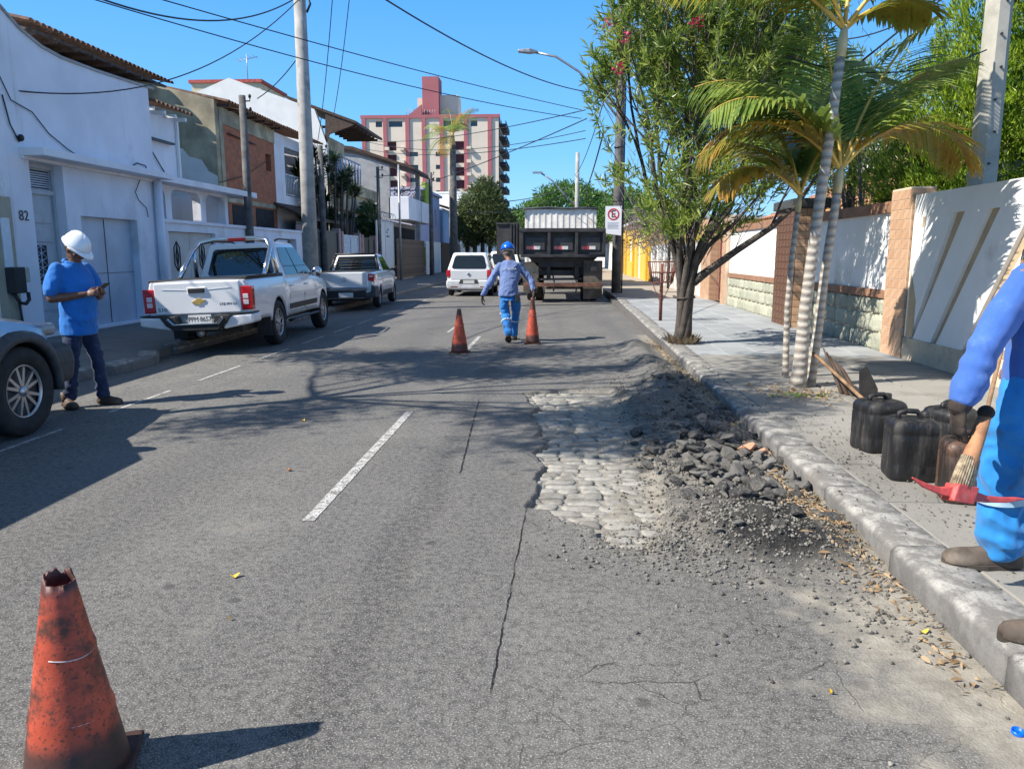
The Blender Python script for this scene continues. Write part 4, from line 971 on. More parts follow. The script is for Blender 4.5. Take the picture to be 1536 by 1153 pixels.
# sign pole with crossarm and street lamp
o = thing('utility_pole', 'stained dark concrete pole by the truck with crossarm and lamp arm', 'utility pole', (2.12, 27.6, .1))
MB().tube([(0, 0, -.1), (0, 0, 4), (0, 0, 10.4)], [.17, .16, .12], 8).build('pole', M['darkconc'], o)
MB().box(-1.35, .7, -.07, .07, 10.1, 10.28).build('crossarm', M['concrete'], o)
mb = MB(); 
for x in (-1.2, -.6, .5): mb.ell((x, 0, 10.4), (.07, .07, .12))
mb.build('insulator', M['black'], o)
mb = MB(); mb.tube([(0, 0, 5.9), (-.7, 0, 6.8), (-1.4, 0, 7.5), (-2.2, 0, 8.0), (-2.9, 0, 8.15)], .04, 8); mb.build('lamp_arm', M['steel'], o)
mb = MB(); mb.rings([[(-2.85, -.08, 8.13), (-2.85, .08, 8.13), (-2.85, .08, 8.2), (-2.85, -.08, 8.2)], [(-3.1, -.14, 8.12), (-3.1, .14, 8.12), (-3.1, .14, 8.26), (-3.1, -.14, 8.26)], [(-3.5, -.1, 8.16), (-3.5, .1, 8.16), (-3.5, .1, 8.24), (-3.5, -.1, 8.24)]], sm=False); mb.build('lamp_head', M['steel'], o, bevel=.02)
mb = MB()
for z in (3.2, 5, 7): mb.tube([(0, 0, z), (0, 0, z+.04)], .185, 10)
mb.tube([(.2, 0, 0), (.19, 0, 3), (.16, .0, 9)], .025, 5); mb.build('band', M['iron'], o)
# no parking sign
o = thing('road_sign', 'no parking sign, red ringed crossed E on a white board strapped to the dark pole', 'road sign', (1.95, 27.3, 2.35))
MB().prism([(-.28, -.15), (.28, -.22), (.28, .78), (-.28, .78)], 0, .012, 'y').build('board', mat('sign white', (.8, .8, .8), .4, .02, 3, 0), o)
red = mat('sign red', (.55, .02, .02), .4, .03, 3, 0)
mb = MB(); n = 32
vs = []
for k in range(n):
    th = 2*math.pi*k/n; vs += [(.2*math.cos(th), -.006, .5+.2*math.sin(th)), (.155*math.cos(th), -.006, .5+.155*math.sin(th))]
mb.add(vs, [(2*k, 2*((k+1) % n), 2*((k+1) % n)+1, 2*k+1) for k in range(n)]); mb.build('ring', red, o)
text('letter', 'E', .34, M['iron'], o, (.0, -.004, .5), (R(90), 0, 0)); 
mb = MB(); d = .155*math.cos(R(45)); mb.box(-.155, .155, -.012, -.009, -.018, .018, Matrix.Translation((0, 0, .5)) @ Matrix.Rotation(R(45), 4, 'Y')); mb.build('slash', red, o)
mb = MB()
for k in range(5): mb.box(-.2, .2-.05*(k % 2), -.004, -.002, .02+k*.045, .035+k*.045)
mb.build('small_print', mat('grey blue print', (.25, .3, .4), .5), o)
# far pole and lamp
o = thing('utility_pole', 'far thin pole with lamp arm above the white container load', 'utility pole', (1.6, 64, 0))
MB().tube([(0, 0, 0), (0, 0, 9.5)], [.2, .15], 8).build('pole', M['concrete'], o); MB().tube([(0, 0, 5.2), (-1.2, 0, 6.4), (-2.0, 0, 7.3), (-2.9, 0, 7.9)], .07, 6).build('lamp_arm', M['steel'], o); MB().cbox((-3.2, 0, 7.95), (.8, .3, .14)).build('lamp_head', M['steel'], o)
# litter basket
o = thing('litter_basket', 'rusty red wire litter basket on a post beside the oleander trunk', 'litter basket', (2.18, 16.2, .13))
MB().tube([(0, 0, 0), (0, 0, 1.18)], .035, 8).build('post', M['rust'], o)
mb = MB()
for z, s_ in ((1.22, .27), (.8, .2), (1.0, .235)):
    P_ = [(-s_, -s_*.8, z), (s_, -s_*.8, z), (s_, s_*.8, z), (-s_, s_*.8, z), (-s_, -s_*.8, z)]; mb.tube(P_, .012, 5)
for k in range(7):
    a = -1+k/3; 
    mb.tube([(a*.27, -.216, 1.22), (a*.2, -.16, .8)], .007, 4); mb.tube([(a*.27, .216, 1.22), (a*.2, .16, .8)], .007, 4); mb.tube([(-.27, a*.216, 1.22), (-.2, a*.16, .8)], .007, 4); mb.tube([(.27, a*.216, 1.22), (.2, a*.16, .8)], .007, 4)
for k in range(6): mb.tube([(-.2+k*.08, -.16, .8), (-.2+k*.08, .16, .8)], .007, 4)
mb.tube([(-.2, 0, .8), (0, 0, .35), (.2, 0, .8)], .012, 5); mb.build('basket', M['rust'], o)

o = thing('tool_handle', 'long wooden tool handle with dark grip leaning on the grooved wall behind the worker', 'tool', (3.42, 6.2, .13))
q = Vector((1.22, 1.8, 1.42)); MB().tube([(0, 0, 0), q*.5, q*.93], .017, 8).build('handle', M['wood'], o); MB().tube([q*.93, q], .021, 8).build('grip', M['black'], o)
# ------------------------------------------------------------------ vegetation
def leafblades(P, D, U, L, W, fold=.0, shape='lance'):
    """numpy: one 2-quad blade per row (points P, direction D, side U, length L, width W)"""
    n = len(P); L = L[:, None]; W = W[:, None]
    N = np.cross(D, U)
    a = P; b = P + D*L*.4 + U*W*.5 + N*W*fold; c = P + D*L - N*L*.08; d = P + D*L*.4 - U*W*.5 + N*W*fold
    V = np.stack([a, b, c, d], 1).reshape(-1, 3); Q = np.arange(4*n).reshape(-1, 4); return V, Q
def unit(a): return a/np.maximum(np.linalg.norm(a, axis=1, keepdims=True), 1e-9)
def tree_bark(name, c): return mat(name, c, .95, .35, 9, .6, 35, .02)
M['bark'] = tree_bark('grey brown bark', (.075, .062, .052)); M['twig'] = tree_bark('grey twigs', (.20, .17, .15))
M['oleaf'] = leafmat('oleander leaf', (.15, .24, .04), (.38, .46, .10), (.48, .50, .16), .35, .5, 2.4)
M['pink'] = leafmat('pink flower', (.6, .03, .12), (.7, .08, .2), None, .6, .3)
M['dry'] = leafmat('dry seed pods', (.22, .16, .10), (.3, .24, .15), None, .8, .2)
# --- oleander: bundle of stems, vase-shaped crown
rs = np.random.RandomState(11); rr = random.Random(11)
o = thing('oleander_tree', 'bushy oleander street tree with bundled stems, narrow leaves and few pink flowers', 'tree', (1.98, 12.1, .13))
tb = MB(); tips = []
def crown_r(z): return np.interp(z, [1.3, 1.7, 2.3, 3.2, 4.2, 5.2, 5.9, 6.4], [.5, 1.05, 1.45, 1.75, 1.85, 1.75, 1.4, .8])
def grow(p, d, L, r, depth, bend=.25):
    pts = [p]; q = p.copy(); dd = d.copy(); n = 5
    for i in range(n):
        dd = (dd + Vector((rr.uniform(-1, 1), rr.uniform(-1, 1), rr.uniform(-.2, .6)))*bend*.35).normalized(); q = q + dd*L/n; pts.append(q.copy())
    if depth and pts[-1].z > 2 and math.hypot(pts[-1].x-.1-.06*pts[-1].z, pts[-1].y) > float(crown_r(pts[-1].z))*1.02: return
    rads = [r*(1-.45*i/n) for i in range(n+1)]
    tb.tube(pts, rads, 7 if depth < 2 else 4, caps=depth < 2)
    if depth >= 3:
        tips.append((pts[-1], dd)); tips.append((pts[-3], dd)); return
    k = {0: 4, 1: 4, 2: 4}[depth]
    for i in range(k):
        s_ = pts[2+int(rr.random()*3.99)] if i else pts[-1]
        a = rr.uniform(0, 6.283); sp = rr.uniform(.25, .75); v = (dd + Vector((math.cos(a), math.sin(a), rr.uniform(-.15, .5)))*sp).normalized()
        grow(s_.copy(), v, L*rr.uniform(.55, .85), r*.5, depth+1, bend*1.2)
# stems twisted together at the base
for k in range(9):
    a = k*2*math.pi/9+.3; top = Vector((math.cos(a)*.62 + .05, math.sin(a)*.5, 2.15)); pts = []
    for i in range(9):
        u = i/8; tw = a+u*1.2; rad = .075+.028*math.sin(u*6+k)+ (u**3.6)*.5
        pts.append(Vector((math.cos(tw*.999)*rad-.02+.1*u, math.sin(tw)*rad*.9, u*2.1-.03)))
    tb.tube(pts, [.062-.026*i/8 for i in range(9)], 8)
    d = (pts[-1]-pts[-3]).normalized(); grow(pts[-1], (d+Vector((0, 0, 1.1))).normalized(), rr.uniform(1.3, 1.7), .034, 0, .3)
for k in range(3):
    grow(Vector((.05, .0, 1.4)), Vector((rr.uniform(-.2, .3), rr.uniform(-.2, .2), 1)).normalized(), 1.9, .035, 0, .25)
# long limb leaning right
limb = [Vector(p) for p in ((.12, -.05, .95), (.32, -.12, 1.12), (.7, -.25, 1.42), (1.15, -.4, 1.75), (1.5, -.5, 2.1), (1.75, -.5, 2.5))]
tb.tube(limb, [.075, .06, .05, .042, .034, .02], 8); tb.tube([Vector((.1, 0, 1.1)), Vector((.35, .1, 1.5)), Vector((.75, .1, 1.85)), Vector((1.1, .0, 2.3))], [.05, .04, .03, .015], 7)
for p in (limb[-1], limb[-2], limb[-3], Vector((1.1, 0, 2.3))): grow(p.copy(), Vector((rr.uniform(.1, .5), rr.uniform(-.3, .3), 1)).normalized(), 1.0, .02, 1, .3)
tb.tube([(.16*math.cos(q*math.pi/8), .14*math.sin(q*math.pi/8), .72+.015*math.sin(q)) for q in range(17)], .018, 6)
tb.build('trunk', M['bark'], o)
# leaf shoots: at branch tips plus random shoots in the crown volume
sh = [(np.array(p), np.array(d)) for p, d in tips if p.z > 1.8 and p.z < 6.3 and rr.random() < .8 and math.hypot(p.x-.2, p.y) < crown_r(p.z)*1.15]
twb = MB()
for k in range(1750):
    z = rr.uniform(1.75, 6.2); R_ = float(crown_r(z)); a = rr.uniform(0, 6.283); u = rr.random()**.45
    if mnoise.noise(Vector((math.cos(a)*R_*u*1.3, math.sin(a)*R_*u*1.3, z*1.1))) < -.02 : continue
    p = np.array((-.12+.07*z+math.cos(a)*R_*u, math.sin(a)*R_*u, z)); d = np.array((math.cos(a)*.7, math.sin(a)*.7, .8)); d = d/np.linalg.norm(d)
    if z < 2.5 and p[0] < -.8: continue
    sh.append((p, d))
    if k % 2 == 0:
        q = Vector(p)-Vector(d)*rr.uniform(.35, .8)+Vector((rr.uniform(-.12, .12), rr.uniform(-.12, .12), -.1)); twb.tube([q, Vector(p)], [.007, .003], 3, caps=False)
twb.build('twigs', M['twig'], o)['kind'] = 'stuff'
P, D, U, L, W = [], [], [], [], []
for p, d in sh:
    n = rr.randint(8, 22)
    for i in range(n):
        t_ = rr.random(); base = p - d*t_*.28
        v = d*rr.uniform(.25, 1.0) + rs.normal(0, .55, 3); v /= np.linalg.norm(v); u = np.cross(v, rs.normal(0, 1, 3)); u /= np.linalg.norm(u)
        P.append(base); D.append(v); U.append(u); L.append(rr.uniform(.12, .20)); W.append(rr.uniform(.022, .038))
V, Q = leafblades(np.array(P), np.array(D), np.array(U), np.array(L), np.array(W), .15)
tag(obj('foliage', np_mesh('foliage', V, Q, M['oleaf'], False), o), kind='stuff')
fl = MB()
for (x, y, z) in ((-.2, -1.35, 4.35), (-1.15, -.9, 3.9), (-1.25, -.5, 4.6), (-1.35, -.7, 5.1), (-1.05, -.9, 4.3), (.5, -1.2, 4.7), (-1.2, -.3, 5.5)):
    for k in range(26):
        c_ = Vector((x, y, z))+Vector((rr.gauss(0, .04), rr.gauss(0, .04), rr.gauss(0, .04))); d_ = Vector((rr.uniform(-1, 1), rr.uniform(-1, 1), rr.uniform(-1, 1))).normalized()*.04; e = d_.cross(Vector((.3, .2, 1))).normalized()*.018
        fl.add([c_-d_*.5, c_+e, c_+d_, c_-e], [(0, 1, 2, 3)])
fl.build('flowers', M['pink'], o)['kind'] = 'stuff'
pd = MB()
for k in range(900):
    z = rr.uniform(2.5, 6.2); a = rr.uniform(0, 6.283); R_ = float(crown_r(z))*rr.uniform(.4, 1.0); p = Vector((.35+.06*z+math.cos(a)*R_, math.sin(a)*R_, z)); d_ = Vector((rr.gauss(0, .4), rr.gauss(0, .4), 1)).normalized()*rr.uniform(.1, .2)
    pd.tube([p, p+d_], [.004, .003], 3, caps=False)
pd.build('seed_pods', M['dry'], o)['kind'] = 'stuff'
sk = MB()
for k in range(260):
    a = rr.uniform(0, 6.283); r_ = .12+.12*rr.random(); p = Vector((math.cos(a)*r_, math.sin(a)*r_, .0)); v = Vector((math.cos(a), math.sin(a), rr.uniform(.6, 2))).normalized()*rr.uniform(.08, .2); e = v.cross(Vector((0, 0, 1))).normalized()*.02
    sk.add([p, p+v*.5+e, p+v, p+v*.5-e], [(0, 1, 2, 3)])
sk.build('basal_shoots', M['dry'], o)['kind'] = 'stuff'
# --- palms
M['frond'] = leafmat('palm leaflet', (.11, .20, .04), (.30, .39, .08), (.46, .44, .10), .38, .42, 2.2)
M['frondY'] = leafmat('yellow palm leaflet', (.32, .34, .07), (.45, .38, .06), (.38, .2, .04), .4, .5, 2.2)  # yellower leaflet tones, mixed by position
M['frondO'] = leafmat('orange dying palm leaflet', (.5, .28, .04), (.3, .30, .05), (.28, .12, .05), .45, .45, 2.5)
M['rachis'] = mat('yellow palm rachis', (.55, .36, .07), .45, .15, 9, 0)
t = NT('ringed palm trunk'); X, Y, Z = t.xyz(); wv = t.n('ShaderNodeMath', operation='SINE'); nz = t.noise(3, 3)
zz = t.math('ADD', t.math('MULTIPLY', Z, 75), t.math('MULTIPLY', nz, 7)); t.l(zz, wv.inputs[0])
c = t.mix(t.ramp(wv.outputs[0], -.2, .9), (.42, .38, .32), (.27, .23, .19)); c = t.mix(t.ramp(t.noise(9, 5, .7), .5, .7, 0, .6), c, (.40, .37, .33)); t.color(c); t.rough(.9); t.bump(t.math('ADD', wv.outputs[0], t.noise(60, 3)), .5, .015); M['ptrunk'] = t.m
M['crownshaft'] = mat('pale yellow crownshaft', (.48, .42, .24), .5, .2, 7, .05)
def frond(az, el, L, droop, m, parent, base=(0, 0, 0), pairs=44, ll=.46, twist=0., seed=0, gap=.14):
    r = random.Random(seed); pts = []; p = Vector(base); th = el; n = 16
    for i in range(n+1):
        pts.append(p.copy()); u = i/n; th = el - droop*(u**1.5)
        p = p + Vector((math.cos(az)*math.cos(th), math.sin(az)*math.cos(th), math.sin(th)))*L/n
    mb = MB(); mb.tube(pts, [.022*(1-.85*(i/n))+.002 for i in range(n+1)], 5)
    fr = mb.build('frond', M['rachis'], parent)
    P, D, U, Ls, Ws = [], [], [], [], []
    for k in range(pairs):
        u = gap+(1-gap)*(k+.5)/pairs; i = min(n-1, int(u*n)); f_ = u*n-i; q = pts[i].lerp(pts[i+1], f_); t_ = (pts[i+1]-pts[i]).normalized(); side = t_.cross(Vector((0, 0, 1)))
        side = side.normalized() if side.length > .05 else Vector((-math.sin(az), math.cos(az), 0)); up = side.cross(t_).normalized()
        env = math.sin(math.pi*min(1, .12+u*.84))**.6
        for s_ in (-1, 1):
            d = (t_*.62 + side*s_*.85 + up*(.28-.55*u+r.uniform(-.1, .1)) + Vector((0, 0, -.22))).normalized(); uu = d.cross(up).normalized()
            P.append(q); D.append(d); U.append((uu*.8+up*.3*s_).normalized()); Ls.append(ll*env*r.uniform(.88, 1.08)); Ws.append(.043*r.uniform(.8, 1.2))
    P, D, U, Ls, Ws = map(np.array, (P, D, U, Ls, Ws)); n2 = len(P); L_ = Ls[:, None]; W_ = Ws[:, None]
    g = np.array([0, 0, -1.]); a0 = P; m1 = P+D*L_*.45; m2 = P+D*L_*.8+g*L_*.07; e = P+D*L_+g*L_*.2
    V = np.stack([a0-U*W_*.2, a0+U*W_*.2, m1-U*W_*.5, m1+U*W_*.5, m2-U*W_*.4, m2+U*W_*.4, e-U*.002, e+U*.002], 1).reshape(-1, 3)
    b = np.arange(n2)[:, None]*8; Q = np.concatenate([b+[0, 1, 3, 2], b+[2, 3, 5, 4], b+[4, 5, 7, 6]])
    lo = obj('leaflets', np_mesh('leaflets', V, Q, m, True), fr); lo['kind'] = 'stuff'; return fr
def palm(label, loc, trunk, rads, fronds, cs=.5):
    o = thing('palm_tree', label, 'palm tree', loc); pts = [Vector(p) for p in trunk]
    # resample smoothly with swollen base
    mb = MB(); mb.tube(pts, rads, 14); mb.build('trunk', M['ptrunk'], o)
    top = pts[-1]; dr_ = (pts[-1]-pts[-2]).normalized(); mb = MB(); mb.tube([top-dr_*.02, top+dr_*cs*.4, top+dr_*cs], [rads[-1]*1.05, rads[-1]*1.12, rads[-1]*.6], 12); mb.build('crownshaft', M['crownshaft'], o)
    c = top+dr_*cs*.85
    for k, (az, el, L, dp, m) in enumerate(fronds): frond(R(az), R(el), L, dp, M[m], o, c, seed=k+int(loc[0]*100), ll=.70 if L > 1.4 else .5)
    return o
# azimuth 0 = right (+x), 90 = away, 180 = left, 270 = towards camera
palm('tallest ringed palm of the clump, its crown cut off by the top frame edge', (2.56, 8.12, .13), [(-.03, 0, -.1), (0, 0, .15), (.02, .02, .8), (.08, .02, 1.7), (.15, 0, 2.6), (.2, 0, 3.3)], [.105, .078, .06, .053, .05, .046],
     [(185, 42, 1.9, 1.25, 'frondY'), (200, 62, 2.1, 1.5, 'frondY'), (150, 50, 2.0, 1.3, 'frond'), (100, 60, 2.0, 1.2, 'frond'), (350, 55, 2.0, 1.3, 'frondY'), (10, 40, 1.0, 1.3, 'frondY'), (60, 75, 1.9, .8, 'frond')], .28)
palm('shorter curved palm of the clump with fronds arching against the wall', (2.74, 8.3, .13), [(-.03, 0, -.1), (.0, 0, .1), (.04, 0, .6), (.07, 0, 1.2), (.12, 0, 1.75), (.14, 0, 2.02)], [.08, .056, .047, .045, .044, .042],
     [(178, 48, 1.7, 2.0, 'frondO'), (170, 62, 1.9, 1.5, 'frond'), (195, 55, 1.75, 1.7, 'frond'), (120, 62, 1.9, 1.2, 'frond'), (60, 64, 1.8, 1.0, 'frond'), (5, 50, 1.6, 2.2, 'frondO'), (30, 66, 2.2, .7, 'frond'), (12, 62, 1.8, 1.0, 'frond'), (105, 80, 1.9, .6, 'frond')], .25)
palm('thinnest palm of the clump standing behind the tallest trunk', (2.60, 8.75, .13), [(0, 0, -.1), (.0, 0, .1), (-.02, 0, .8), (.0, 0, 1.4), (.03, 0, 1.85)], [.05, .036, .032, .03, .028],
     [(170, 60, 1.4, 1.9, 'frondY'), (150, 75, 1.6, 1.0, 'frond'), (200, 40, 1.2, 1.8, 'frondO'), (100, 60, 1.5, 1.2, 'frond'), (60, 60, 1.4, 1.1, 'frond'), (20, 70, 1.3, 1.0, 'frond')], .2)
# frangipani-like grey plant behind wall B
# --- generic crowns
def leafy_crown(parent, lobes, n, mt, leaf=(.12, .05), up=.4, seed=1, hole=.0, nm='foliage', nsc=1.2, out=.5):
    r = np.random.RandomState(seed); P = []; D = []
    tot = sum(l[1][0]*l[1][1]*l[1][2] for l in lobes)**(2/3.) if False else sum((l[1][0]*l[1][2]) for l in lobes)
    for c, rad in lobes:
        k = int(n*(rad[0]*rad[2])/tot); v = unit(r.normal(0, 1, (k, 3))); rr_ = r.rand(k, 1)**(1/4.)
        p = np.array(c)+v*rr_*np.array(rad); P.append(p); D.append(v)
    P = np.concatenate(P); D = np.concatenate(D); m = fbm(P[:, 0], P[:, 1], P[:, 2], nsc, 3) > (-.35+hole); P = P[m]; D = D[m]
    off = fbm(P[:, 0]+9, P[:, 1], P[:, 2], nsc*2, 3)[:, None]; P = P + D*off*.35*np.mean([l[1][0] for l in lobes])
    d = unit(D*out + r.normal(0, .6, P.shape) + np.array([0, 0, up])); u = unit(np.cross(d, r.normal(0, 1, P.shape)))
    V, Q = leafblades(P, d, u, r.uniform(.7, 1.3, len(P))*leaf[0], r.uniform(.7, 1.3, len(P))*leaf[1], .1)
    return tag(obj(nm, np_mesh(nm, V, Q, mt, False), parent), kind='stuff')
M['thuja'] = leafmat('yellow green conifer spray', (.07, .16, .01), (.34, .46, .03), (.03, .07, .01), .5, .3, 3.2)
o = thing('conifer_tree', 'dense bright yellow-green conifer filling the upper right behind the grooved wall', 'tree', (6.5, 11.5, 0))
mb = MB(); mb.tube([(0, 0, 0), (.1, 0, 2.2), (0, 0, 6)], [.22, .16, .05], 9)
for k in range(14): a = k*2.4; mb.tube([(0, 0, 1.5+k*.35), (math.cos(a)*1.2, math.sin(a)*1.2, 2.2+k*.4)], [.05, .015], 5)
mb.build('trunk', M['bark'], o)
lob = [((2.4, .2, 5.2), (1.6, 1.2, 2.2)), ((.4, -.2, 3.2), (1.6, 1.3, 1.3)), ((.9, -.4, 4.6), (1.55, 1.3, 1.5)), ((1.3, 0, 6.0), (1.2, 1.2, 1.5)), ((-1.0, -.1, 3.3), (.8, .9, .9)), ((.0, .2, 2.6), (1.9, 1.3, .8)), ((-.3, 0, 4.3), (.9, .9, 1.0)), ((2.2, -.8, 3.5), (1.2, 1.2, 1.8))]
# flame-like sprays: clusters of fans
r = np.random.RandomState(4); P = []; D = []
for c, rad in lob:
    k = int(330*rad[0]*rad[2]); v = unit(r.normal(0, 1, (k, 3))); P.append(np.array(c)+v*np.array(rad)*(r.rand(k, 1)**.2)); D.append(v)
P = np.concatenate(P); D = np.concatenate(D); PP, DD, UU, LL, WW = [], [], [], [], []
for rep in range(38):
    jit = r.normal(0, .055, P.shape); d = unit(D*.55+np.array([0, 0, .85])+r.normal(0, .32, P.shape)); PP.append(P+jit*[1, 1, 1.3]+D*.05); DD.append(d); UU.append(unit(np.cross(d, r.normal(0, 1, P.shape)))); LL.append(r.uniform(.05, .12, len(P))); WW.append(r.uniform(.014, .03, len(P)))
V, Q = leafblades(*[np.concatenate(a) for a in (PP, DD, UU, LL, WW)], .1); tag(obj('foliage', np_mesh('foliage', V, Q, M['thuja'], False), o), kind='stuff')
M['hedge'] = leafmat('mixed garden leaf', (.05, .10, .02), (.12, .18, .05), (.25, .12, .05), .5, .3, 2)
o = thing('garden_shrub', 'tangled garden shrub spilling over the wall left of the concrete pole', 'shrub', (6.0, 11.9, 0))
MB().tube([(0, 0, 0), (0, 0, 2.4)], [.05, .03], 6).build('stem', M['bark'], o)
leafy_crown(o, [((0, 0, 2.6), (1.0, .7, .8)), ((-.6, .3, 2.3), (.6, .6, .6)), ((1.5, .2, 2.5), (.9, .6, .5))], 9000, M['hedge'], (.09, .03), .2, 5)
tw = MB()
for k in range(160):
    a = rr.uniform(0, 6.28); p = Vector((rr.gauss(-.1, .45), rr.gauss(0, .3), rr.uniform(2.1, 3.1))); tw.tube([p, p+Vector((rr.gauss(0, .2), rr.gauss(0, .15), rr.gauss(.1, .15)))], .005, 3, caps=False)
tw.build('bare_twigs', M['rust'], o)['kind'] = 'stuff'
o = thing('oleander_shrub', 'pale oleander shrub with bare branches behind the palm crowns', 'shrub', (5.6, 14.6, 0))
mb = MB()
for k in range(9): a = k*.7; mb.tube([(0, 0, .5), (math.cos(a)*.5, math.sin(a)*.4, 2.5), (math.cos(a)*1.0, math.sin(a)*.6, 4.3)], [.04, .03, .01], 5)
mb.build('stems', M['twig'], o)
leafy_crown(o, [((0, 0, 3.9), (1.4, .9, 1.3)), ((.9, 0, 3.2), (1.2, .8, 1.0)), ((-1.3, 0, 4.2), (1.0, .8, 1.1))], 9000, M['oleaf'], (.15, .024), .5, 8, .12)
o = thing('garden_tree', 'dark leafy garden tree over the bungalow between oleander and palms', 'tree', (6.0, 16.5, 0))
MB().tube([(0, 0, 0), (0, 0, 3.5)], [.14, .08], 8).build('trunk', M['bark'], o)
leafy_crown(o, [((-1.2, 0, 4.3), (1.5, 1.2, 1.3)), ((.1, .5, 3.6), (1.3, 1.2, 1.0))], 15000, M['oleaf'], (.13, .03), .3, 9, .08)
o = thing('bougainvillea', 'grey bare climber mass hanging over the yellow house wall', 'shrub', (4.3, 31.5, 0))
mb = MB()
for k in range(900):
    p = Vector((rr.gauss(-.4, .6), rr.gauss(0, 1.6), rr.gauss(2.7, .45))); q = p+Vector((rr.gauss(0, .25), rr.gauss(0, .3), rr.gauss(-.1, .25))); mb.tube([p, q], .012, 3, caps=False)
mb.build('twig_mass', M['twig'], o)['kind'] = 'stuff'; MB().tube([(.2, 0, 0), (.2, 0, 2.4)], .06, 6).build('stem', M['bark'], o)
leafy_crown(o, [((.3, 0, 3.3), (.9, 1.8, .4))], 900, M['oleaf'], (.16, .05), .2, 3, .1)
# --- left out-of-frame street tree that shades the road
o = thing('street_tree', 'open-crowned street tree on the left pavement above the frame, shading the road', 'tree', (-7.6, 4.9, .05))
tb = MB(); tips = []; rr = random.Random(23)
def grow2(p, d, L, r, depth):
    pts = [p]; q = p.copy(); dd = d.copy()
    for i in range(4):
        dd = (dd+Vector((rr.uniform(-1, 1), rr.uniform(-1, 1), rr.uniform(-.35, .35)))*.16).normalized(); q = q+dd*L/4; pts.append(q.copy())
    tb.tube(pts, [r*(1-.1*i) for i in range(5)], 6 if depth < 3 else 3, caps=False)
    if depth == 4: tips.extend([(pts[-1], dd), (pts[2], dd)]); return
    for i in range(3 if depth else 6):
        a = rr.uniform(0, 6.283) if depth else i*1.05; fl_ = .55 if depth else .9
        grow2(pts[-1] if i < 2 else pts[2], (dd*.9+Vector((math.cos(a), math.sin(a)*.8, rr.uniform(-.35, .25)))*fl_).normalized(), L*rr.uniform(.6, .8), r*.6, depth+1)
tb.tube([(0, 0, -.1), (.05, .3, 2), (.5, 1.1, 4.6)], [.13, .09, .06], 10)
for k in range(7):
    a = k*.9; grow2(Vector((.5, 1.1, 4.5)), Vector((math.cos(a)*1.2+.35, math.sin(a)*.75+.25, .55)).normalized(), 1.9, .04, 1)
tb.build('trunk', M['bark'], o)
P, D, U, L, W = [], [], [], [], []; rs = np.random.RandomState(5)
for p, d in tips:
    if p.z < 4.9: continue
    if mnoise.noise(p*.8) < -.4 or p.x > 3.7: continue
    for i in range(100):
        v = np.array(d)*.3+rs.normal(0, .7, 3); v /= np.linalg.norm(v); u = np.cross(v, rs.normal(0, 1, 3)); u /= np.linalg.norm(u)
        P.append(np.array(p)+rs.normal(0, .22, 3)); D.append(v); U.append(u); L.append(.12); W.append(.055)
V, Q = leafblades(*[np.array(a) for a in (P, D, U, L, W)], .1); tag(obj('foliage', np_mesh('foliage', V, Q, M['oleaf'], False), o), kind='stuff')
# --- left side plants
def feather_palm(label, loc, H, r, nf, L, m='frond', ll=.55, green=None, seed=1, name='palm_tree', pairs=26, cs=.8):
    o = thing(name, label, 'palm tree', loc); MB().tube([(0, 0, 0), (0, 0, H*.5), (0, 0, H)], [r*1.2, r, r*.8], 10).build('trunk', M['darkconc'], o)
    if cs: MB().tube([(0, 0, H), (0, 0, H+cs)], [r*.8, r*.35], 8).build('crownshaft', M['crownshaft'], o)
    q = random.Random(seed)
    for k in range(nf):
        az = k*360/nf*1.0+q.uniform(-12, 12); el = q.choice([75, 50, 30, 10, -10])+q.uniform(-8, 8)
        mm = m if k % 5 else 'frondO'
        frond(R(az), R(el), L*q.uniform(.85, 1.1), 1.3, M[mm], o, (0, 0, H+cs*.8), pairs, ll*L, seed=k, gap=.1)
    return o
feather_palm('royal palm with drooping crown in front of the red and cream tower', (-7.35, 55.5, 0), 9.0, .26, 14, 2.6, 'frond', .3, seed=4, pairs=30)
M['dracaena'] = leafmat('dark strap leaf', (.015, .035, .012), (.035, .07, .02), None, .35, .2)
o = thing('dracaena_clump', 'dark spiky dracaena clump in front of the tall white gable house', 'shrub', (-9.7, 33.2, 0))
mb = MB(); P, D, U, L, W = [], [], [], [], []; rq = random.Random(9); rs = np.random.RandomState(9)
for k in range(46):
    x, y, z = rq.uniform(-1.4, .8), rq.uniform(-1.8, 2.6), rq.uniform(2.6, 5.2) if k % 4 else rq.uniform(4.6, 5.8); mb.tube([(x*.4, y*.4, 0), (x*.8, y*.8, z*.5), (x, y, z)], .04, 5)
    for i in range(80):
        v = rs.normal(0, 1, 3); v[2] = abs(v[2])*.7; v /= np.linalg.norm(v); u = np.cross(v, [0, 0, 1.]); u /= np.linalg.norm(u)+1e-6
        P.append(np.array((x, y, z-rq.random()*.35))); D.append(v); U.append(u); L.append(rq.uniform(.35, .6)); W.append(.05)
mb.build('stems', M['bark'], o); V, Q = leafblades(*[np.array(a) for a in (P, D, U, L, W)], .2); tag(obj('foliage', np_mesh('foliage', V, Q, M['dracaena'], False), o), kind='stuff')
o = thing('balcony_shrub', 'trailing dark green shrub hanging on the gable house front wall', 'shrub', (-9.6, 39.5, 0))
MB().tube([(0, 0, 0), (0, 0, 3)], .05, 6).build('stem', M['bark'], o)
leafy_crown(o, [((0, 0, 3.2), (.5, 1.2, .9)), ((.1, 1.5, 2.6), (.4, .8, .5))], 2600, M['leafdark'], (.22, .08), -.3, 12, .15)
M['olive'] = leafmat('olive green street leaf', (.05, .08, .025), (.13, .17, .06), (.3, .28, .05), .5, .25, 1)
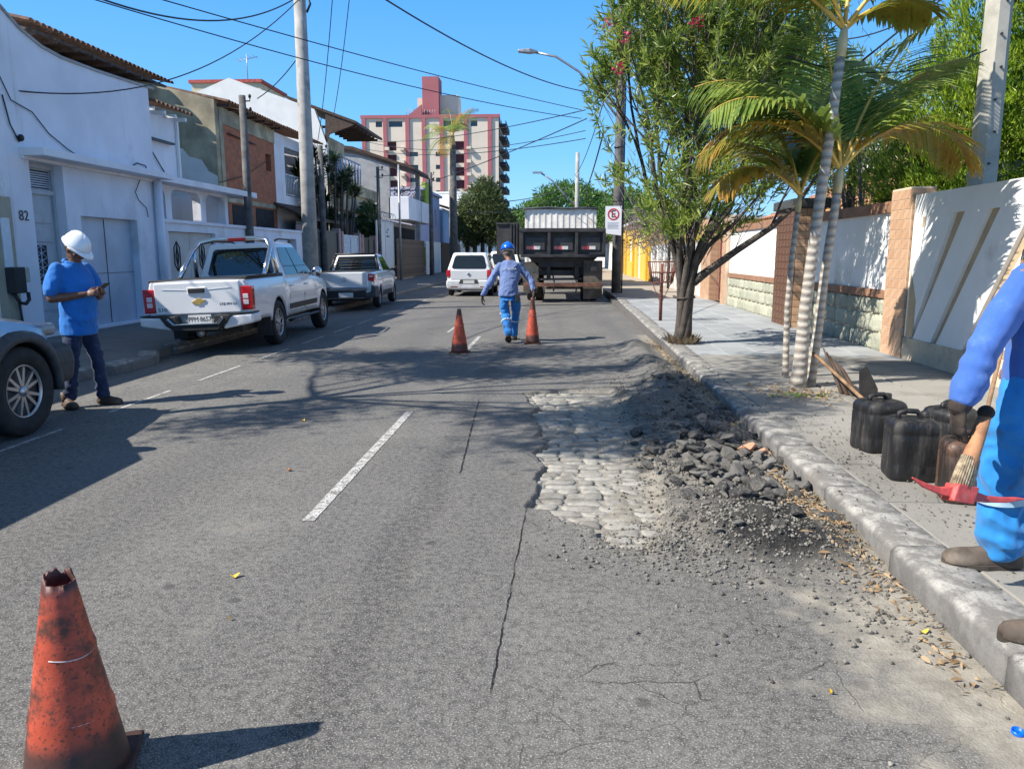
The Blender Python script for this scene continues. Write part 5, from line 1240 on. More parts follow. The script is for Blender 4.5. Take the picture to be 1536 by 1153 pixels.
def street_tree(label, loc, lobes, n, m, leaf, seed, H=3, r=.2, stems=1):
    o = thing('street_tree', label, 'tree', loc); mb = MB()
    for k in range(stems): mb.tube([((k-stems/2)*.7, 0, 0), ((k-stems/2)*.6, 0, H)], [r, r*.8], 8)
    mb.build('trunk', M['bark'], o); leafy_crown(o, lobes, n, m, leaf, .1, seed, .05, nsc=.7); return o
street_tree('grey green street tree with several trunks left of the parked hatchback', (-6.3, 66, 0), [((0, 0, 4.8), (2.2, 2.2, 2.2)), ((.8, 0, 3.8), (1.9, 2, 1.6)), ((-1.0, 0, 3.6), (1.3, 2, 1.3)), ((.3, 0, 6.6), (1.0, 1, 1))], 12000, M['olive'], (.5, .1), 21, 3.4, .2, 4)
street_tree('rounder olive tree filling the gap between street palms and the truck', (-4.2, 84, 0), [((0, 0, 4.6), (3.2, 3, 1.6)), ((2.6, 0, 4.0), (2.6, 3, 1.5)), ((-2, 0, 4), (2, 3, 1.6))], 12000, M['olive'], (.4, .14), 22, 3.0)
M['fargreen'] = leafmat('far green foliage', (.06, .15, .03), (.14, .26, .05), None, .5, .3, .5)
street_tree('far bright green tree showing above the white truck load', (1.0, 72, 0), [((0, 0, 5.6), (3.6, 3, 2.3)), ((3.2, 0, 4.8), (2.6, 3, 1.9)), ((-2.8, 0, 4.9), (2.0, 3, 1.5))], 14000, M['fargreen'], (.4, .14), 24, 4.0)
street_tree('small far tree behind the no parking sign', (5.2, 58, 0), [((0, 0, 4.4), (2.4, 3, 1.8))], 5000, M['fargreen'], (.35, .12), 26, 3.0)
for k in range(5):
    street_tree(['low far tree closing the street end', 'broad far tree at the end of the street', 'far tree right of the street end', 'distant tree behind the parked cars', 'distant tree on the right of the road end'][k], (-16+k*9, 190+k*9, 0), [((0, 0, 4.6), (6, 3, 3.2))], 3500, M['olive'], (.8, .35), 30+k, 3.0, .3)
# ------------------------------------------------------------------ overhead cables
def cable(label, p0, p1, sag, r=.012, n=24):
    p0 = Vector(p0); p1 = Vector(p1)
    o = thing('overhead_cable', label, 'cable', p0); mb = MB()
    mb.tube([p0.lerp(p1, i/n)-p0-Vector((0, 0, 4*sag*(i/n)*(1-i/n))) for i in range(n+1)], r, 5)
    mb.build('cable', M['wire'], o); return o
def a3(px, py, Y):
    c, s = math.cos(R(9.696)), math.sin(R(9.696)); yw = R(3.287)
    Rv = Vector((math.cos(yw), math.sin(yw), 0)); Fv = Vector((-math.sin(yw)*c, math.cos(yw)*c, -s)); Uv = Rv.cross(Fv)
    r_ = Fv+Rv*((px-768)/1150)-Uv*((py-576.5)/1150); return Vector((0, 0, 1.52))+r_*(Y/r_.y)
CB = [('long thin cable sweeping from upper left to the lamp pole', (60, -25, 13), (872, 178, 27.4), .25, .012),
      ('second long cable running just above the lower left one', (140, -30, 13), (872, 165, 27.6), .1, .012),
      ('cable crossing the sky and dipping behind the oleander crown', (560, -12, 14), (900, 140, 27.5), .35, .016),
      ('thick sagging cable near the top left', (90, -25, 11), (452, -8, 20.2), .55, .016),
      ('service drop from the round pole to house 82', (450, -2, 20.3), (22, 136, 12.9), .75, .013),
      ('service drop from round pole down to the thin brick house pole', (455, 75, 20.3), (386, 148, 22.2), .12, .014),
      ('vertical-looking service drop to the gable house', (528, -40, 24), (500, 175, 33), .3, .014),
      ('service drop falling from the top frame edge past the round pole', (500, -20, 20), (476, 215, 29.4), .35, .012),
      ('cable from the lamp pole down across the tower base', (880, 178, 27.5), (590, 290, 52), .2, .02),
      ('upper cable in front of the tower', (878, 165, 27.6), (560, 212, 60), .35, .018),
      ('middle cable in front of the tower', (878, 196, 27.6), (500, 196, 50), .9, .014),
      ('lower cable in front of the tower', (878, 208, 27.6), (540, 222, 55), .5, .016),
      ('low cable between the far pole and the tower foot', (856, 290, 64), (700, 318, 60), .5, .035),
      ('second low cable leaving the far pole to the left', (856, 280, 64), (690, 300, 70), .6, .035),
      ('right hand cable bundle from lamp pole to the far pole', (905, 200, 27.6), (868, 300, 64), .6, .03),
      ('upper right cable from lamp pole to the far pole', (915, 120, 27.6), (862, 262, 64), .6, .02),
      ('cable rising to the right above the palms', (1160, 190, 9.5), (1420, -15, 9.8), .05, .012),
      ('grey cable from the oleander to the concrete pole by the palms', (1180, 85, 8.4), (1480, 75, 9.6), .2, .008),
      ('blue-grey cable above the white glass-topped building', (1240, 60, 14), (1440, -20, 12), .2, .012),
      ('cable strung low between pale masts on the left', (562, 265, 43), (588, 263, 43.5), .0, .02)]
for (lb, a, b, sg, r_) in CB: cable(lb, a3(*a), a3(*b), sg, r_)
# ------------------------------------------------------------------ vehicles (local: y from rear 0 to front +, x right)
def carpaint(name, c, metal=.35, dirt=.15):
    t = NT(name); X, Y, Z = t.xyz(); n1 = t.noise(3, 4)
    d = t.math('MULTIPLY', t.ramp(n1, .4, .7), t.ramp(Z, .75, .25)); col = t.mix(t.math('MULTIPLY', d, dirt*3), c, (.2, .17, .13)); t.color(col); t.rough(t.ramp(n1, .3, .8, .28, .42))
    t.b.inputs['Metallic'].default_value = metal; t.b.inputs['Coat Weight'].default_value = .8; t.b.inputs['Coat Roughness'].default_value = .08; return t.m
M['silver'] = carpaint('silver car paint', (.78, .78, .78), .12); M['silver2'] = carpaint('light silver paint', (.74, .75, .76), .12); M['silverwhite'] = carpaint('white car paint', (.8, .8, .79), .02); M['suvpaint'] = carpaint('grey blue suv paint', (.30, .35, .42), .5, .03); M['bluecar'] = carpaint('blue car paint', (.03, .12, .25), .3)
M['grip'] = mat('grey plastic cladding', (.05, .052, .055), .65, .2, 20, .1)
t = NT('tail lamp red'); t.color((.5, .01, .015)); t.rough(.15); t.b.inputs['Coat Weight'].default_value = 1; M['tail'] = t.m
M['taildark'] = mat('dark tail lamp', (.16, .008, .01), .2, .1, 5, 0); M['clear'] = mat('clear lamp', (.65, .6, .6), .15, .1, 30, .2)
M['headl'] = mat('smoky headlamp', (.22, .24, .27), .12, .2, 9, 0)
M['plate'] = mat('plate white', (.62, .62, .6), .5, .05, 3, 0); M['gold'] = mat('gold emblem', (.75, .5, .15), .3, .1, 5, 0, metal=.6)
M['cabin'] = mat('cabin interior', (.03, .03, .033), .9, .2)
M['winglass'] = glass('tinted window glass', (.01, .016, .02), .03)
def xprof(z, lo, mid, hi):
    if z > mid: return 1-.075*((z-mid)/(hi-mid+1e-6))**2
    return 1-.07*((mid-z)/(mid-lo+1e-6))**2
def shell(mb, L, hw, sill, belt, arches, mid, ends=(.18, .35), crown=.03, taper=(.05, .10), flare=.025, zr=None):
    """belt(y) top edge height; arches [(yc, r, zc)]; ends: plan corner radius rear, front"""
    ys = list(np.linspace(0, L, 44))
    for e in (0.015, .04, .08, .13): ys += [e, L-e]
    for (yc, r_, zc) in arches:
        ys = [y for y in ys if not (yc-r_-.02 < y < yc+r_+.02)]
        ys += [yc-r_-.004, yc+r_+.004] + [yc-r_*math.cos(math.pi*k/16) for k in range(17)]
    ys = sorted(set(round(y, 4) for y in ys)); NS, NT_ = 9, 6; rg = []
    for y in ys:
        w = hw
        if y < ends[0]: w -= ends[0]*.55*(1-math.sqrt(max(0, 1-((ends[0]-y)/ends[0])**2)))
        if y > L-ends[1]: w -= ends[1]*.7*(1-math.sqrt(max(0, 1-((y-L+ends[1])/ends[1])**2)))
        w -= taper[0]*max(0, 1-y/1.0)**2 + taper[1]*max(0, 1-(L-y)/1.3)**2
        zl = sill(y) if callable(sill) else sill; zt = belt(y); fl = 0
        for (yc, r_, zc) in arches:
            if abs(y-yc) <= r_+.001: zl = max(zl, zc+math.sqrt(max(0, r_*r_-(y-yc)**2)))
            fl = max(fl, flare*math.exp(-((abs(y-yc)-r_)/.09)**2) if abs(y-yc) > r_ else flare)
        zl = min(zl, zt-.06); right = []
        for k in range(NS+1):
            z = zl+(zt-.05-zl)*k/NS; lowf = max(0, 1-(z-.3)/.6); right.append((w*xprof(z, .3, mid, zt)+fl*min(1, lowf+.25), y, z))
        xt = right[-1][0]
        right += [(xt-.008, y, zt-.02), (xt-.03, y, zt-.004)]
        for k in range(1, NT_+1): u = k/NT_; right.append(((xt-.03)*(1-u), y, zt-.004+crown*(1-(1-u)**2)))
        left = [(-x, yy, z) for x, yy, z in right[:-1]][::-1]; rg.append(right+left)
    mb.rings(rg, caps=False); n = len(rg[0]); mb.add(rg[0], [tuple(range(n))[::-1]], False); mb.add(rg[-1], [tuple(range(n))], False)
def side_x(hw, z, mid, zt, off=0): return hw*xprof(z, .3, mid, zt)+off
def wheel(parent, x, y, r, w=.22, rim='alloy', spokes=5, name='wheel', rr_=.62):
    s_ = 1 if x > 0 else -1; wo_ = obj(name, None, parent, (x, y, r)) if False else None
    e = bpy.data.objects.new(name, None); COL.objects.link(e); e.parent = parent; e.location = (x, y, r); e.empty_display_size = .1
    Mx = Matrix.Rotation(R(90)*s_, 4, 'Y'); mb = MB()
    mb.lathe([(r*rr_, -w/2+.03), (r*.80, -w/2), (r*.95, -w/2+.015), (r, -w/2+.05), (r, w/2-.05), (r*.95, w/2-.015), (r*.80, w/2), (r*rr_, w/2-.02), (r*rr_*.97, w/2-.06)], 40, M=Mx); mb.build('tyre', M['rubber'], e)
    mb = MB(); R0 = r*rr_; mb.lathe([(R0, w/2-.03), (R0*.95, w/2-.02), (R0*.93, w/2-.05)], 32, M=Mx); mb.lathe([(R0*.2, w/2-.035), (R0*.17, w/2-.02), (0.004, w/2-.015)], 16, M=Mx)
    for k in range(spokes):
        for d in (-.13, .13):
            a = 2*math.pi*k/spokes+d; c_, s2 = math.cos(a), math.sin(a); a2 = 2*math.pi*k/spokes+d*1.7; c2, s3 = math.cos(a2), math.sin(a2)
            p0 = Vector((c_*R0*.14, s2*R0*.14, w/2-.04)); p1 = Vector((c2*R0*.95, s3*R0*.95, w/2-.045)); u = Vector((-s2, c_, 0))*R0*.055
            vs = [Mx @ q for q in (p0-u*1.2, p0+u*1.2, p1+u, p1-u, p0-u*1.2-Vector((0, 0, .04)), p0+u*1.2-Vector((0, 0, .04)), p1+u-Vector((0, 0, .03)), p1-u-Vector((0, 0, .03)))]
            mb.add(vs, [(0, 1, 2, 3), (4, 7, 6, 5), (0, 4, 5, 1), (2, 6, 7, 3), (1, 5, 6, 2), (0, 3, 7, 4)])
    mb.build('rim', M[rim], e)
    MB().lathe([(0.004, w/2-.075), (R0*.96, w/2-.07)], 24, M=Mx).build('brake_disc', M['iron'], e)
    return e
def liner(parent, arches, hw, w=.3):
    for (yc, r_, zc) in arches:
        for s_ in (-1, 1):
            mb = MB(); vs = []
            for k in range(17):
                a = math.pi*k/16; vs += [(s_*(hw-.02), yc-(r_-.003)*math.cos(a), zc+(r_-.003)*math.sin(a)), (s_*(hw-w-.08), yc-(r_-.003)*math.cos(a), zc+(r_-.003)*math.sin(a))]
            mb.add(vs, [(2*k, 2*k+1, 2*k+3, 2*k+2) for k in range(16)], True); mb.build('wheel_liner', M['black'], parent)
def facequad(P, uv, off=0.):
    """map uv polygon onto bilinear quad P (4 corners, ccw seen from outside), pushed out by off"""
    P = [Vector(p) for p in P]; n = (P[1]-P[0]).cross(P[3]-P[0]).normalized()
    return [(P[0]*(1-u)*(1-v)+P[1]*u*(1-v)+P[2]*u*v+P[3]*(1-u)*v)+n*off for u, v in uv]
def rounded(u0, u1, v0, v1, ru=.05, rv=.08, n=4, skew=None):
    out = []
    for (cu, cv, a0) in ((u1-ru, v1-rv, 0), (u0+ru, v1-rv, 90), (u0+ru, v0+rv, 180), (u1-ru, v0+rv, 270)):
        for k in range(n+1): a = R(a0+90*k/n); out.append((cu+ru*math.cos(a), cv+rv*math.sin(a)))
    if skew: out = [(u+skew(v, u), v) for u, v in out]
    return out
def cabin(parent, prof, wb, wt, zb, zt, m, name='cab', bev=.05):
    """prof: rear-bottom, rear-top, front-top, front-bottom y values; returns corner dict"""
    rb, rt, ft, fb = prof
    c = dict(rbl=(-wb, rb, zb), rbr=(wb, rb, zb), fbr=(wb, fb, zb), fbl=(-wb, fb, zb), rtl=(-wt, rt, zt), rtr=(wt, rt, zt), ftr=(wt, ft, zt), ftl=(-wt, ft, zt))
    mb = MB(); mb.add([c[k] for k in ('rbl', 'rbr', 'fbr', 'fbl', 'rtl', 'rtr', 'ftr', 'ftl')], [(0, 3, 2, 1), (4, 5, 6, 7), (0, 1, 5, 4), (1, 2, 6, 5), (2, 3, 7, 6), (3, 0, 4, 7)], True)
    o = mb.build(name, m, parent, bevel=bev, seg=4); return o, c
def pane(parent, P, uv, off, m, name='window', th=.0):
    vs = facequad(P, uv, off); mb = MB(); n = len(vs); mb.add(vs, [tuple(range(n))]); return mb.build(name, m, parent)
def plate(parent, txt, loc, w=.40, h=.13, rz=0):
    p = MB().box(-w/2, w/2, -.006, 0, -h/2, h/2).build('number_plate', M['plate'], parent, loc=loc, rot=(0, 0, rz))
    if txt: text('plate_text', txt, h*.82, M['black'], p, (0, -.008, -.008), (R(90), 0, 0), .92, .001)
    return p
def strip(parent, name, m, pts, r=.012, flat=None): return MB().tube(pts, r, 6, flat=flat).build(name, m, parent)
def mirror(parent, x, y, z, m, s_=1, sz=(.12, .09, .2)):
    mb = MB(); mb.ell((x+s_*.16, y, z), (sz[0], sz[1], sz[2]*.5), n=12, m=8); mb.tube([(x, y+.02, z-.04), (x+s_*.12, y, z-.03)], .03, 6); return mb.build('mirror', m, parent)
def ypoly(parent, name, m, poly, y0, y1, bevel=0, loc=(0, 0, 0), rot=(0, 0, 0)):
    return MB().prism(poly, y0, y1, 'y').build(name, m, parent, bevel=bevel, loc=loc, rot=rot)
def sidepoly(parent, name, m, poly, xfun, th=.006, s_=1):
    mb = MB(); n = len(poly); vs = [(s_*(xfun(y, z)+th), y, z) for y, z in poly]; vs2 = [(s_*(xfun(y, z)-.02), y, z) for y, z in poly]
    mb.add(vs+vs2, [tuple(range(n)) if s_ > 0 else tuple(range(n))[::-1]]+[(i, n+i, n+(i+1) % n, (i+1) % n) for i in range(n)]); return mb.build(name, m, parent)
# ---------- silver double cab pickup
def big_pickup():
    o = thing('pickup_truck', 'silver double cab pickup with gold emblem and roll bar parked on the left', 'pickup truck', (-5.54, 11.72, -.072), R(2.9), rx=0, ry=R(-2.4)); o.scale = (.90, 1, 1)
    L, hw = 5.3, .93; ar = [(1.35, .44, .39), (4.42, .43, .39)]
    belt = lambda y: 1.17 if y < 1.95 else (1.13 if y < 3.6 else 1.13-.13*sst(3.6, 5.3, y))
    body = MB(); shell(body, L, hw, lambda y: .52 if y < .9 else .45, belt, ar, .82, ends=(.10, .5), crown=.02, taper=(.02, .12), flare=.035); b = body.build('body', M['silver'], o)
    xf = lambda y, z: side_x(hw, z, .82, belt(y))
    liner(o, ar, hw)
    MB().box(-.62, .62, .25, 4.9, .35, .75).build('chassis', M['black'], o)
    for x in (-.80, .80):
        for y in (1.35, 4.42): wheel(o, x, y, .385, .26, 'alloy', 6)
    # bed cover edge
    MB().prism([(-.86, 1.165), (.86, 1.165), (.86, 1.20), (-.86, 1.20)], .03, 1.9, 'y').build('bed_cover', M['black'], o, bevel=.01)
    cab, c = cabin(o, (1.95, 2.12, 3.25, 4.0), .88, .66, 1.10, 1.77, M['silver'], bev=.07)
    rear = (c['rbl'], c['rbr'], c['rtr'], c['rtl']); pane(o, rear, rounded(.10, .90, .16, .86), .006, M['winglass'], 'rear_window')
    for s_ in (1, -1):
        Pq = (c['rbr'], c['fbr'], c['ftr'], c['rtr']) if s_ > 0 else (c['fbl'], c['rbl'], c['rtl'], c['ftl'])
        cv = (lambda u: u) if s_ > 0 else (lambda u: 1-u)
        def sidewin(us): 
            q = [(cv(u), v) for u, v in us]; return q if s_ > 0 else q[::-1]
        pane(o, Pq, sidewin([(.06, .10), (.44, .10), (.44, .86), (.06, .86), (.03, .5)]), .008, M['winglass'], 'side_window')
        pane(o, Pq, sidewin([(.48, .10), (.90, .10), (.93, .35), (.93, .86), (.48, .86)]), .008, M['winglass'], 'side_window')
        pane(o, Pq, sidewin([(.45, .1), (.47, .1), (.47, .86), (.45, .86)]), .006, M['black'], 'pillar_trim')
        for (ya, yb) in ((2.05, 3.0), (3.03, 4.0)):
            mb = MB(); off = .004
            for pts in ([(ya, 1.10), (ya, .52)], [(yb, 1.1), (yb-.02, .52)]): mb.tube([(s_*(xf(*p)+off-.004), p[0], p[1]) for p in (pts[0], (pts[0][0], .8), pts[1])], .006, 4)
            mb.tube([(s_*(xf(ya, .52)), ya, .52), (s_*xf(yb, .52), yb-.02, .52)], .006, 4); d = mb.build('door_gap', M['black'], o)
            MB().box(s_*xf(ya+.1, .98)-.005 if s_ > 0 else -xf(ya+.1, .98)-.03, s_*xf(ya+.1, .98)+.03 if s_ > 0 else -xf(ya+.1, .98)+.005, ya+.06, ya+.26, .965, .995).build('door_handle', M['silver'], o, bevel=.008)
        sidepoly(o, 'side_moulding', M['black'], [(2.0, .56), (4.0, .56), (4.0, .66), (2.0, .66)], xf, .012, s_)
        MB().tube([(s_*.92, 1.95, .36), (s_*.95, 2.1, .38), (s_*.95, 3.75, .38), (s_*.9, 3.95, .36)], .055, 8, flat=.45).build('side_step', M['black'], o)
        mirror(o, s_*.86, 3.72, 1.2, M['chrome'] if s_ > 0 else M['silver'], s_)
        MB().tube([(s_*.64, 2.25, 1.80), (s_*.66, 2.4, 1.83), (s_*.62, 3.2, 1.83), (s_*.6, 3.35, 1.79)], .018, 6).build('roof_rail', M['black'], o)
        # mud flap
        MB().box(min(s_*.66, s_*.92), max(s_*.66, s_*.92), .84, .86, .2, .55).build('mud_flap', M['black'], o)
    # roll bar
    mb = MB(); pts = [(-.80, 1.05, 1.2), (-.78, 1.35, 1.45), (-.76, 1.62, 1.66), (-.66, 1.75, 1.80), (-.4, 1.78, 1.84), (.4, 1.78, 1.84), (.66, 1.75, 1.80), (.76, 1.62, 1.66), (.78, 1.35, 1.45), (.80, 1.05, 1.2)]
    mb.tube(pts, .045, 10); mb.tube([(-.76, 1.66, 1.66), (-.8, 1.78, 1.2)], .04, 8); mb.tube([(.76, 1.66, 1.66), (.8, 1.78, 1.2)], .04, 8); mb.build('roll_bar', M['chrome'], o)
    MB().box(-.1, .25, 1.72, 1.735, 1.80, 1.86).build('brake_light', M['taildark'], o, bevel=.01)
    strip(o, 'bed_rail', M['black'], [(.86, .05, 1.2), (.86, 1.5, 1.21), (.82, 1.95, 1.2)], .022)
    # tailgate
    tg = MB().box(-.745, .745, -.035, .02, .66, 1.155).build('tailgate', M['silver'], o, bevel=.02, seg=3)
    MB().prism([(-.60, 1.05), (-.16, 1.03), (-.16, 1.038), (-.60, 1.058)], -.042, -.034, 'y').build('crease', M['silver'], tg)
    MB().prism([(.20, 1.03), (.60, 1.05), (.60, 1.058), (.2, 1.038)], -.042, -.034, 'y').build('crease', M['silver'], tg)
    MB().box(-.16, .17, -.055, -.03, .965, 1.075).build('handle_recess', M['silver'], tg, bevel=.012)
    MB().box(-.14, .15, -.07, -.045, .985, 1.06).build('tailgate_handle', M['black'], tg, bevel=.012)
    em = [(-.115, .852), (-.07, .875), (-.045, .875), (-.035, .9), (.05, .9), (.045, .882), (.12, .882), (.095, .84), (.055, .835), (.045, .805), (-.04, .80), (-.045, .83), (-.11, .825)]
    MB().prism([(x+.02, z) for x, z in em], -.052, -.036, 'y').build('emblem', M['gold'], tg, bevel=.004)
    text('badge', 'S10', .075, M['black'], tg, (-.62, -.037, .74), (R(90), 0, 0), 1.5); text('badge', 'LTZ FFV 2.5', .05, M['black'], tg, (.53, -.037, .80), (R(90), 0, 0), 1.2)
    for s_ in (1, -1):
        x0, x1 = (.75, .95) if s_ > 0 else (-.95, -.75)
        tl_ = MB().prism([(x0, .69), (x1-.01 if s_ > 0 else x1, .70), (x1, 1.06), (x0, 1.07)], -.025, .12, 'y').build('tail_lamp', M['tail'], o, bevel=.015)
        for z in (.78, .87): MB().box(s_*.84-.05, s_*.84+.045, -.032, -.02, z, z+.075).build('clear_lens', M['clear'], tl_, bevel=.008)
    # bumper: wrap ends, stepped black centre with pale tread
    for s_ in (1, -1):
        P = [(s_*.45, .42), (s_*.98, .50), (s_*.98, .64), (s_*.50, .62)]
        MB().prism(P if s_ > 0 else P[::-1], -.16, .25, 'y').build('bumper_end', M['silver'], o, bevel=.03, seg=3)
        MB().prism([(s_*.45, .625), (s_*.97, .645), (s_*.97, .665), (s_*.45, .65)][::s_], -.15, .2, 'y').build('bumper_pad', M['black'], o)
    MB().prism([(-.62, .64), (-.52, .50), (-.36, .41), (.36, .41), (.52, .50), (.62, .64), (.34, .645), (.30, .52), (-.30, .52), (-.34, .645)], -.2, -.02, 'y').build('bumper_step', M['black'], o, bevel=.012)
    MB().prism([(-.40, .50), (.40, .50), (.5, .60), (.46, .62), (.36, .525), (-.36, .525), (-.46, .62), (-.5, .60)], -.22, -.12, 'y').build('tread_plate', M['chrome'], o, bevel=.01)
    MB().box(-.74, .74, -.0, .05, .5, .66).build('recess_panel', M['black'], o); plate(o, 'PPM·8657', (.02, -.06, .585), .40, .13)
    mb = MB(); mb.tube([(-.3, .15, .42), (.3, .15, .42)], .04, 6); mb.ell((-.02, .0, .36), (.07, .07, .07)); mb.tube([(-.02, .1, .4), (-.02, -.02, .36)], .03, 6); mb.build('tow_hitch', M['steel'], o)
    return o
big_pickup()
# ---------- small pickup
def small_pickup():
    o = thing('pickup_truck', 'small white pickup with grey bumper parked in front of the silver double cab', 'pickup truck', (-5.85, 21.1, -.04), R(3.2), ry=R(-1.2))
    L, hw = 4.4, .84; ar = [(.95, .35, .31), (3.62, .35, .31)]
    belt = lambda y: 1.04 if y < 1.5 else 1.04-.02*(y-1.5)/1.6 if y < 3.0 else 1.0-.17*sst(3.0, 4.4, y)
    b = MB(); shell(b, L, hw, .32, belt, ar, .7, ends=(.12, .45), crown=.015, taper=(.02, .12)); b.build('body', M['silver2'], o); xf = lambda y, z: side_x(hw, z, .7, belt(y)); liner(o, ar, hw)
    MB().box(-.55, .55, .2, 4.1, .25, .65).build('chassis', M['black'], o)
    for x in (-.73, .73):
        for y in (.95, 3.62): wheel(o, x, y, .31, .2, 'steel', 5)
    MB().prism([(-.74, 1.03), (.74, 1.03), (.74, 1.07), (-.74, 1.07)], .05, 1.7, 'y').build('bed_cover', M['black'], o, bevel=.01)
    cab, c = cabin(o, (1.75, 1.95, 2.7, 3.45), .79, .60, .98, 1.53, M['silver2'], bev=.07)
    pane(o, (c['rbl'], c['rbr'], c['rtr'], c['rtl']), rounded(.06, .94, .12, .88), .006, M['winglass'], 'rear_window')
    for s_ in (1, -1):
        Pq = (c['rbr'], c['fbr'], c['ftr'], c['rtr']) if s_ > 0 else (c['fbl'], c['rbl'], c['rtl'], c['ftl'])
        q = [(.08, .1), (.84, .1), (.95, .85), (.08, .85)]; q = q if s_ > 0 else [(1-u, v) for u, v in q][::-1]; pane(o, Pq, q, .008, M['winglass'], 'side_window')
        mirror(o, s_*.78, 3.1, 1.08, M['black'], s_, (.1, .08, .16))
        mb = MB()
        for ya in (1.95, 3.0): mb.tube([(s_*xf(ya, z), ya, z) for z in (1.0, .7, .36)], .006, 4)
        mb.build('door_gap', M['black'], o)
        sidepoly(o, 'sill_moulding', M['grip'], [(1.35, .33), (3.2, .33), (3.2, .47), (1.35, .47)], xf, .015, s_)
        MB().prism([(s_*.55, .32), (s_*.87, .34), (s_*.87, .62), (s_*.76, .70), (s_*.74, .5), (s_*.55, .45)][::s_], -.08, .5, 'y').build('bumper_corner', M['grip'], o, bevel=.03)
        tl_ = MB().prism([(s_*.66, .80), (s_*.83, .76), (s_*.85, .98), (s_*.66, 1.0)][::s_], -.02, .22, 'y').build('tail_lamp', M['tail'], o, bevel=.03); MB().box(s_*.76-.06, s_*.76+.05, -.03, -.01, .90, .94).build('clear_lens', M['clear'], tl_)
    MB().box(-.66, .66, -.03, .03, .56, 1.03).build('tailgate', M['silver2'], o, bevel=.02, seg=3)
    mb = MB(); mb.lathe([(.055, 0), (.07, .01), (.055, .02)], 20, M=Matrix.Translation((0, -.03, .85)) @ Matrix.Rotation(R(90), 4, 'X')); mb.build('emblem', M['chrome'], o)
    MB().box(-.66, .66, -.05, -.02, .56, .64).build('tailgate_trim', M['chrome'], o, bevel=.008)
    MB().box(-.6, .6, -.09, .1, .34, .54).build('bumper', M['black'], o, bevel=.02); plate(o, None, (.05, -.1, .42))
    mb = MB()
    for q in ([(-.6, 1.75, 1.5), (-.7, 1.5, 1.1)], [(.6, 1.75, 1.5), (.7, 1.5, 1.1)]): mb.tube([q[0], (q[0][0]*1.05, 1.65, 1.35), q[1]], .035, 6)
    mb.tube([(-.6, 1.72, 1.54), (.6, 1.72, 1.54)], .035, 6)
    for k in range(5): mb.tube([(-.66, 1.66, 1.14+k*.08), (.66, 1.66, 1.14+k*.08)], .012, 4)
    mb.build('roll_bar', M['black'], o)
    mb = MB(); mb.tube([(-.62, 2.05, 1.57), (-.62, 2.6, 1.58)], .02, 5); mb.tube([(.62, 2.05, 1.57), (.62, 2.6, 1.58)], .02, 5); mb.build('roof_rail', M['black'], o)
small_pickup()
# ---------- hatchbacks
def hatch(label, loc, rz, paint, H=1.55, cat='hatchback car', L=3.85, hw=.83, detail=True, ry=0, glassm='winglass', txt=None):
    o = thing('parked_car', label, cat, loc, rz, ry=ry); ar = [(.68, .33, .30), (3.1, .33, .30)]
    belt = lambda y: .93-.13*sst(2.7, 3.9, y)
    b = MB(); shell(b, L, hw, .24, belt, ar, .62, ends=(.25, .45), crown=.03, taper=(.04, .14)); b.build('body', paint, o); liner(o, ar, hw); xf = lambda y, z: side_x(hw, z, .62, belt(y))
    MB().box(-.55, .55, .2, 3.6, .2, .6).build('chassis', M['black'], o)
    for x in (-.72, .72):
        for y in (.68, 3.1): wheel(o, x, y, .295, .19, 'alloy', 5)
    cab, c = cabin(o, (.06, .42, 2.15, 3.05), .80, .60, .90, H, paint, bev=.08)
    pane(o, (c['rbl'], c['rbr'], c['rtr'], c['rtl']), rounded(.09, .91, .10, .84, .06, .15), .006, M[glassm], 'rear_window')
    for s_ in (1, -1):
        Pq = (c['rbr'], c['fbr'], c['ftr'], c['rtr']) if s_ > 0 else (c['fbl'], c['rbl'], c['rtl'], c['ftl'])
        for q in ([(.10, .12), (.42, .1), (.40, .84), (.12, .84)], [(.45, .1), (.84, .1), (.96, .84), (.43, .84)]):
            q = q if s_ > 0 else [(1-u, v) for u, v in q][::-1]; pane(o, Pq, q, .008, M['winglass'], 'side_window')
        mirror(o, s_*.78, 2.55, .98, M['black'] if detail else paint, s_, (.09, .08, .14))
        mb = MB()
        for ya in (.75, 1.65, 2.6): mb.tube([(s_*xf(ya, z), ya, z) for z in (.9, .6, .34)], .006, 4)
        mb.build('door_gap', M['black'], o)
        tl_ = MB().prism([(s_*.62, .70), (s_*.80, .68), (s_*.81, .92), (s_*.64, .95)][::s_], -.02, .2, 'y').build('tail_lamp', M['tail'], o, bevel=.03)
        MB().box(min(s_*.4, s_*.66), max(s_*.4, s_*.66), -.075, -.05, .33, .36).build('reflector', M['taildark'], o)
    MB().prism([(-.78, .26), (.78, .26), (.82, .42), (.80, .58), (-.80, .58), (-.82, .42)], -.07, .3, 'y').build('bumper', paint, o, bevel=.05, seg=3)
    MB().box(-.66, .66, -.02, .05, .60, .93).build('tailgate', paint, o, bevel=.02)
    MB().prism([(-.36, .45), (.36, .45), (.30, .60), (-.30, .60)], -.074, -.06, 'y').build('plate_recess', M['grip'], o); plate(o, txt, (0, -.076, .52), .4, .12)
    mb = MB(); mb.box(-.05, .05, -.035, -.02, -.05, .05, Matrix.Translation((0, 0, .78)) @ Matrix.Rotation(R(45), 4, 'Y')); mb.build('emblem', M['chrome'], o)
    MB().tube([(.0, .5, H), (.0, .35, H+.22)], .008, 4).build('antenna', M['black'], o)
    MB().tube([(-.2, .47, H-.02), (.2, .47, H-.02)], .012, 5).build('brake_light', M['taildark'], o)
    return o
hatch('silver hatchback driving away in the left lane beyond the small pickup', (-3.12, 27.5, -.0), R(.6), M['silver2'])
hatch('white car half hidden between the hatchback and the blue-helmeted worker', (-2.55, 37.0, 0), R(0), M['silverwhite'], 1.62, 'white car', hw=.86)
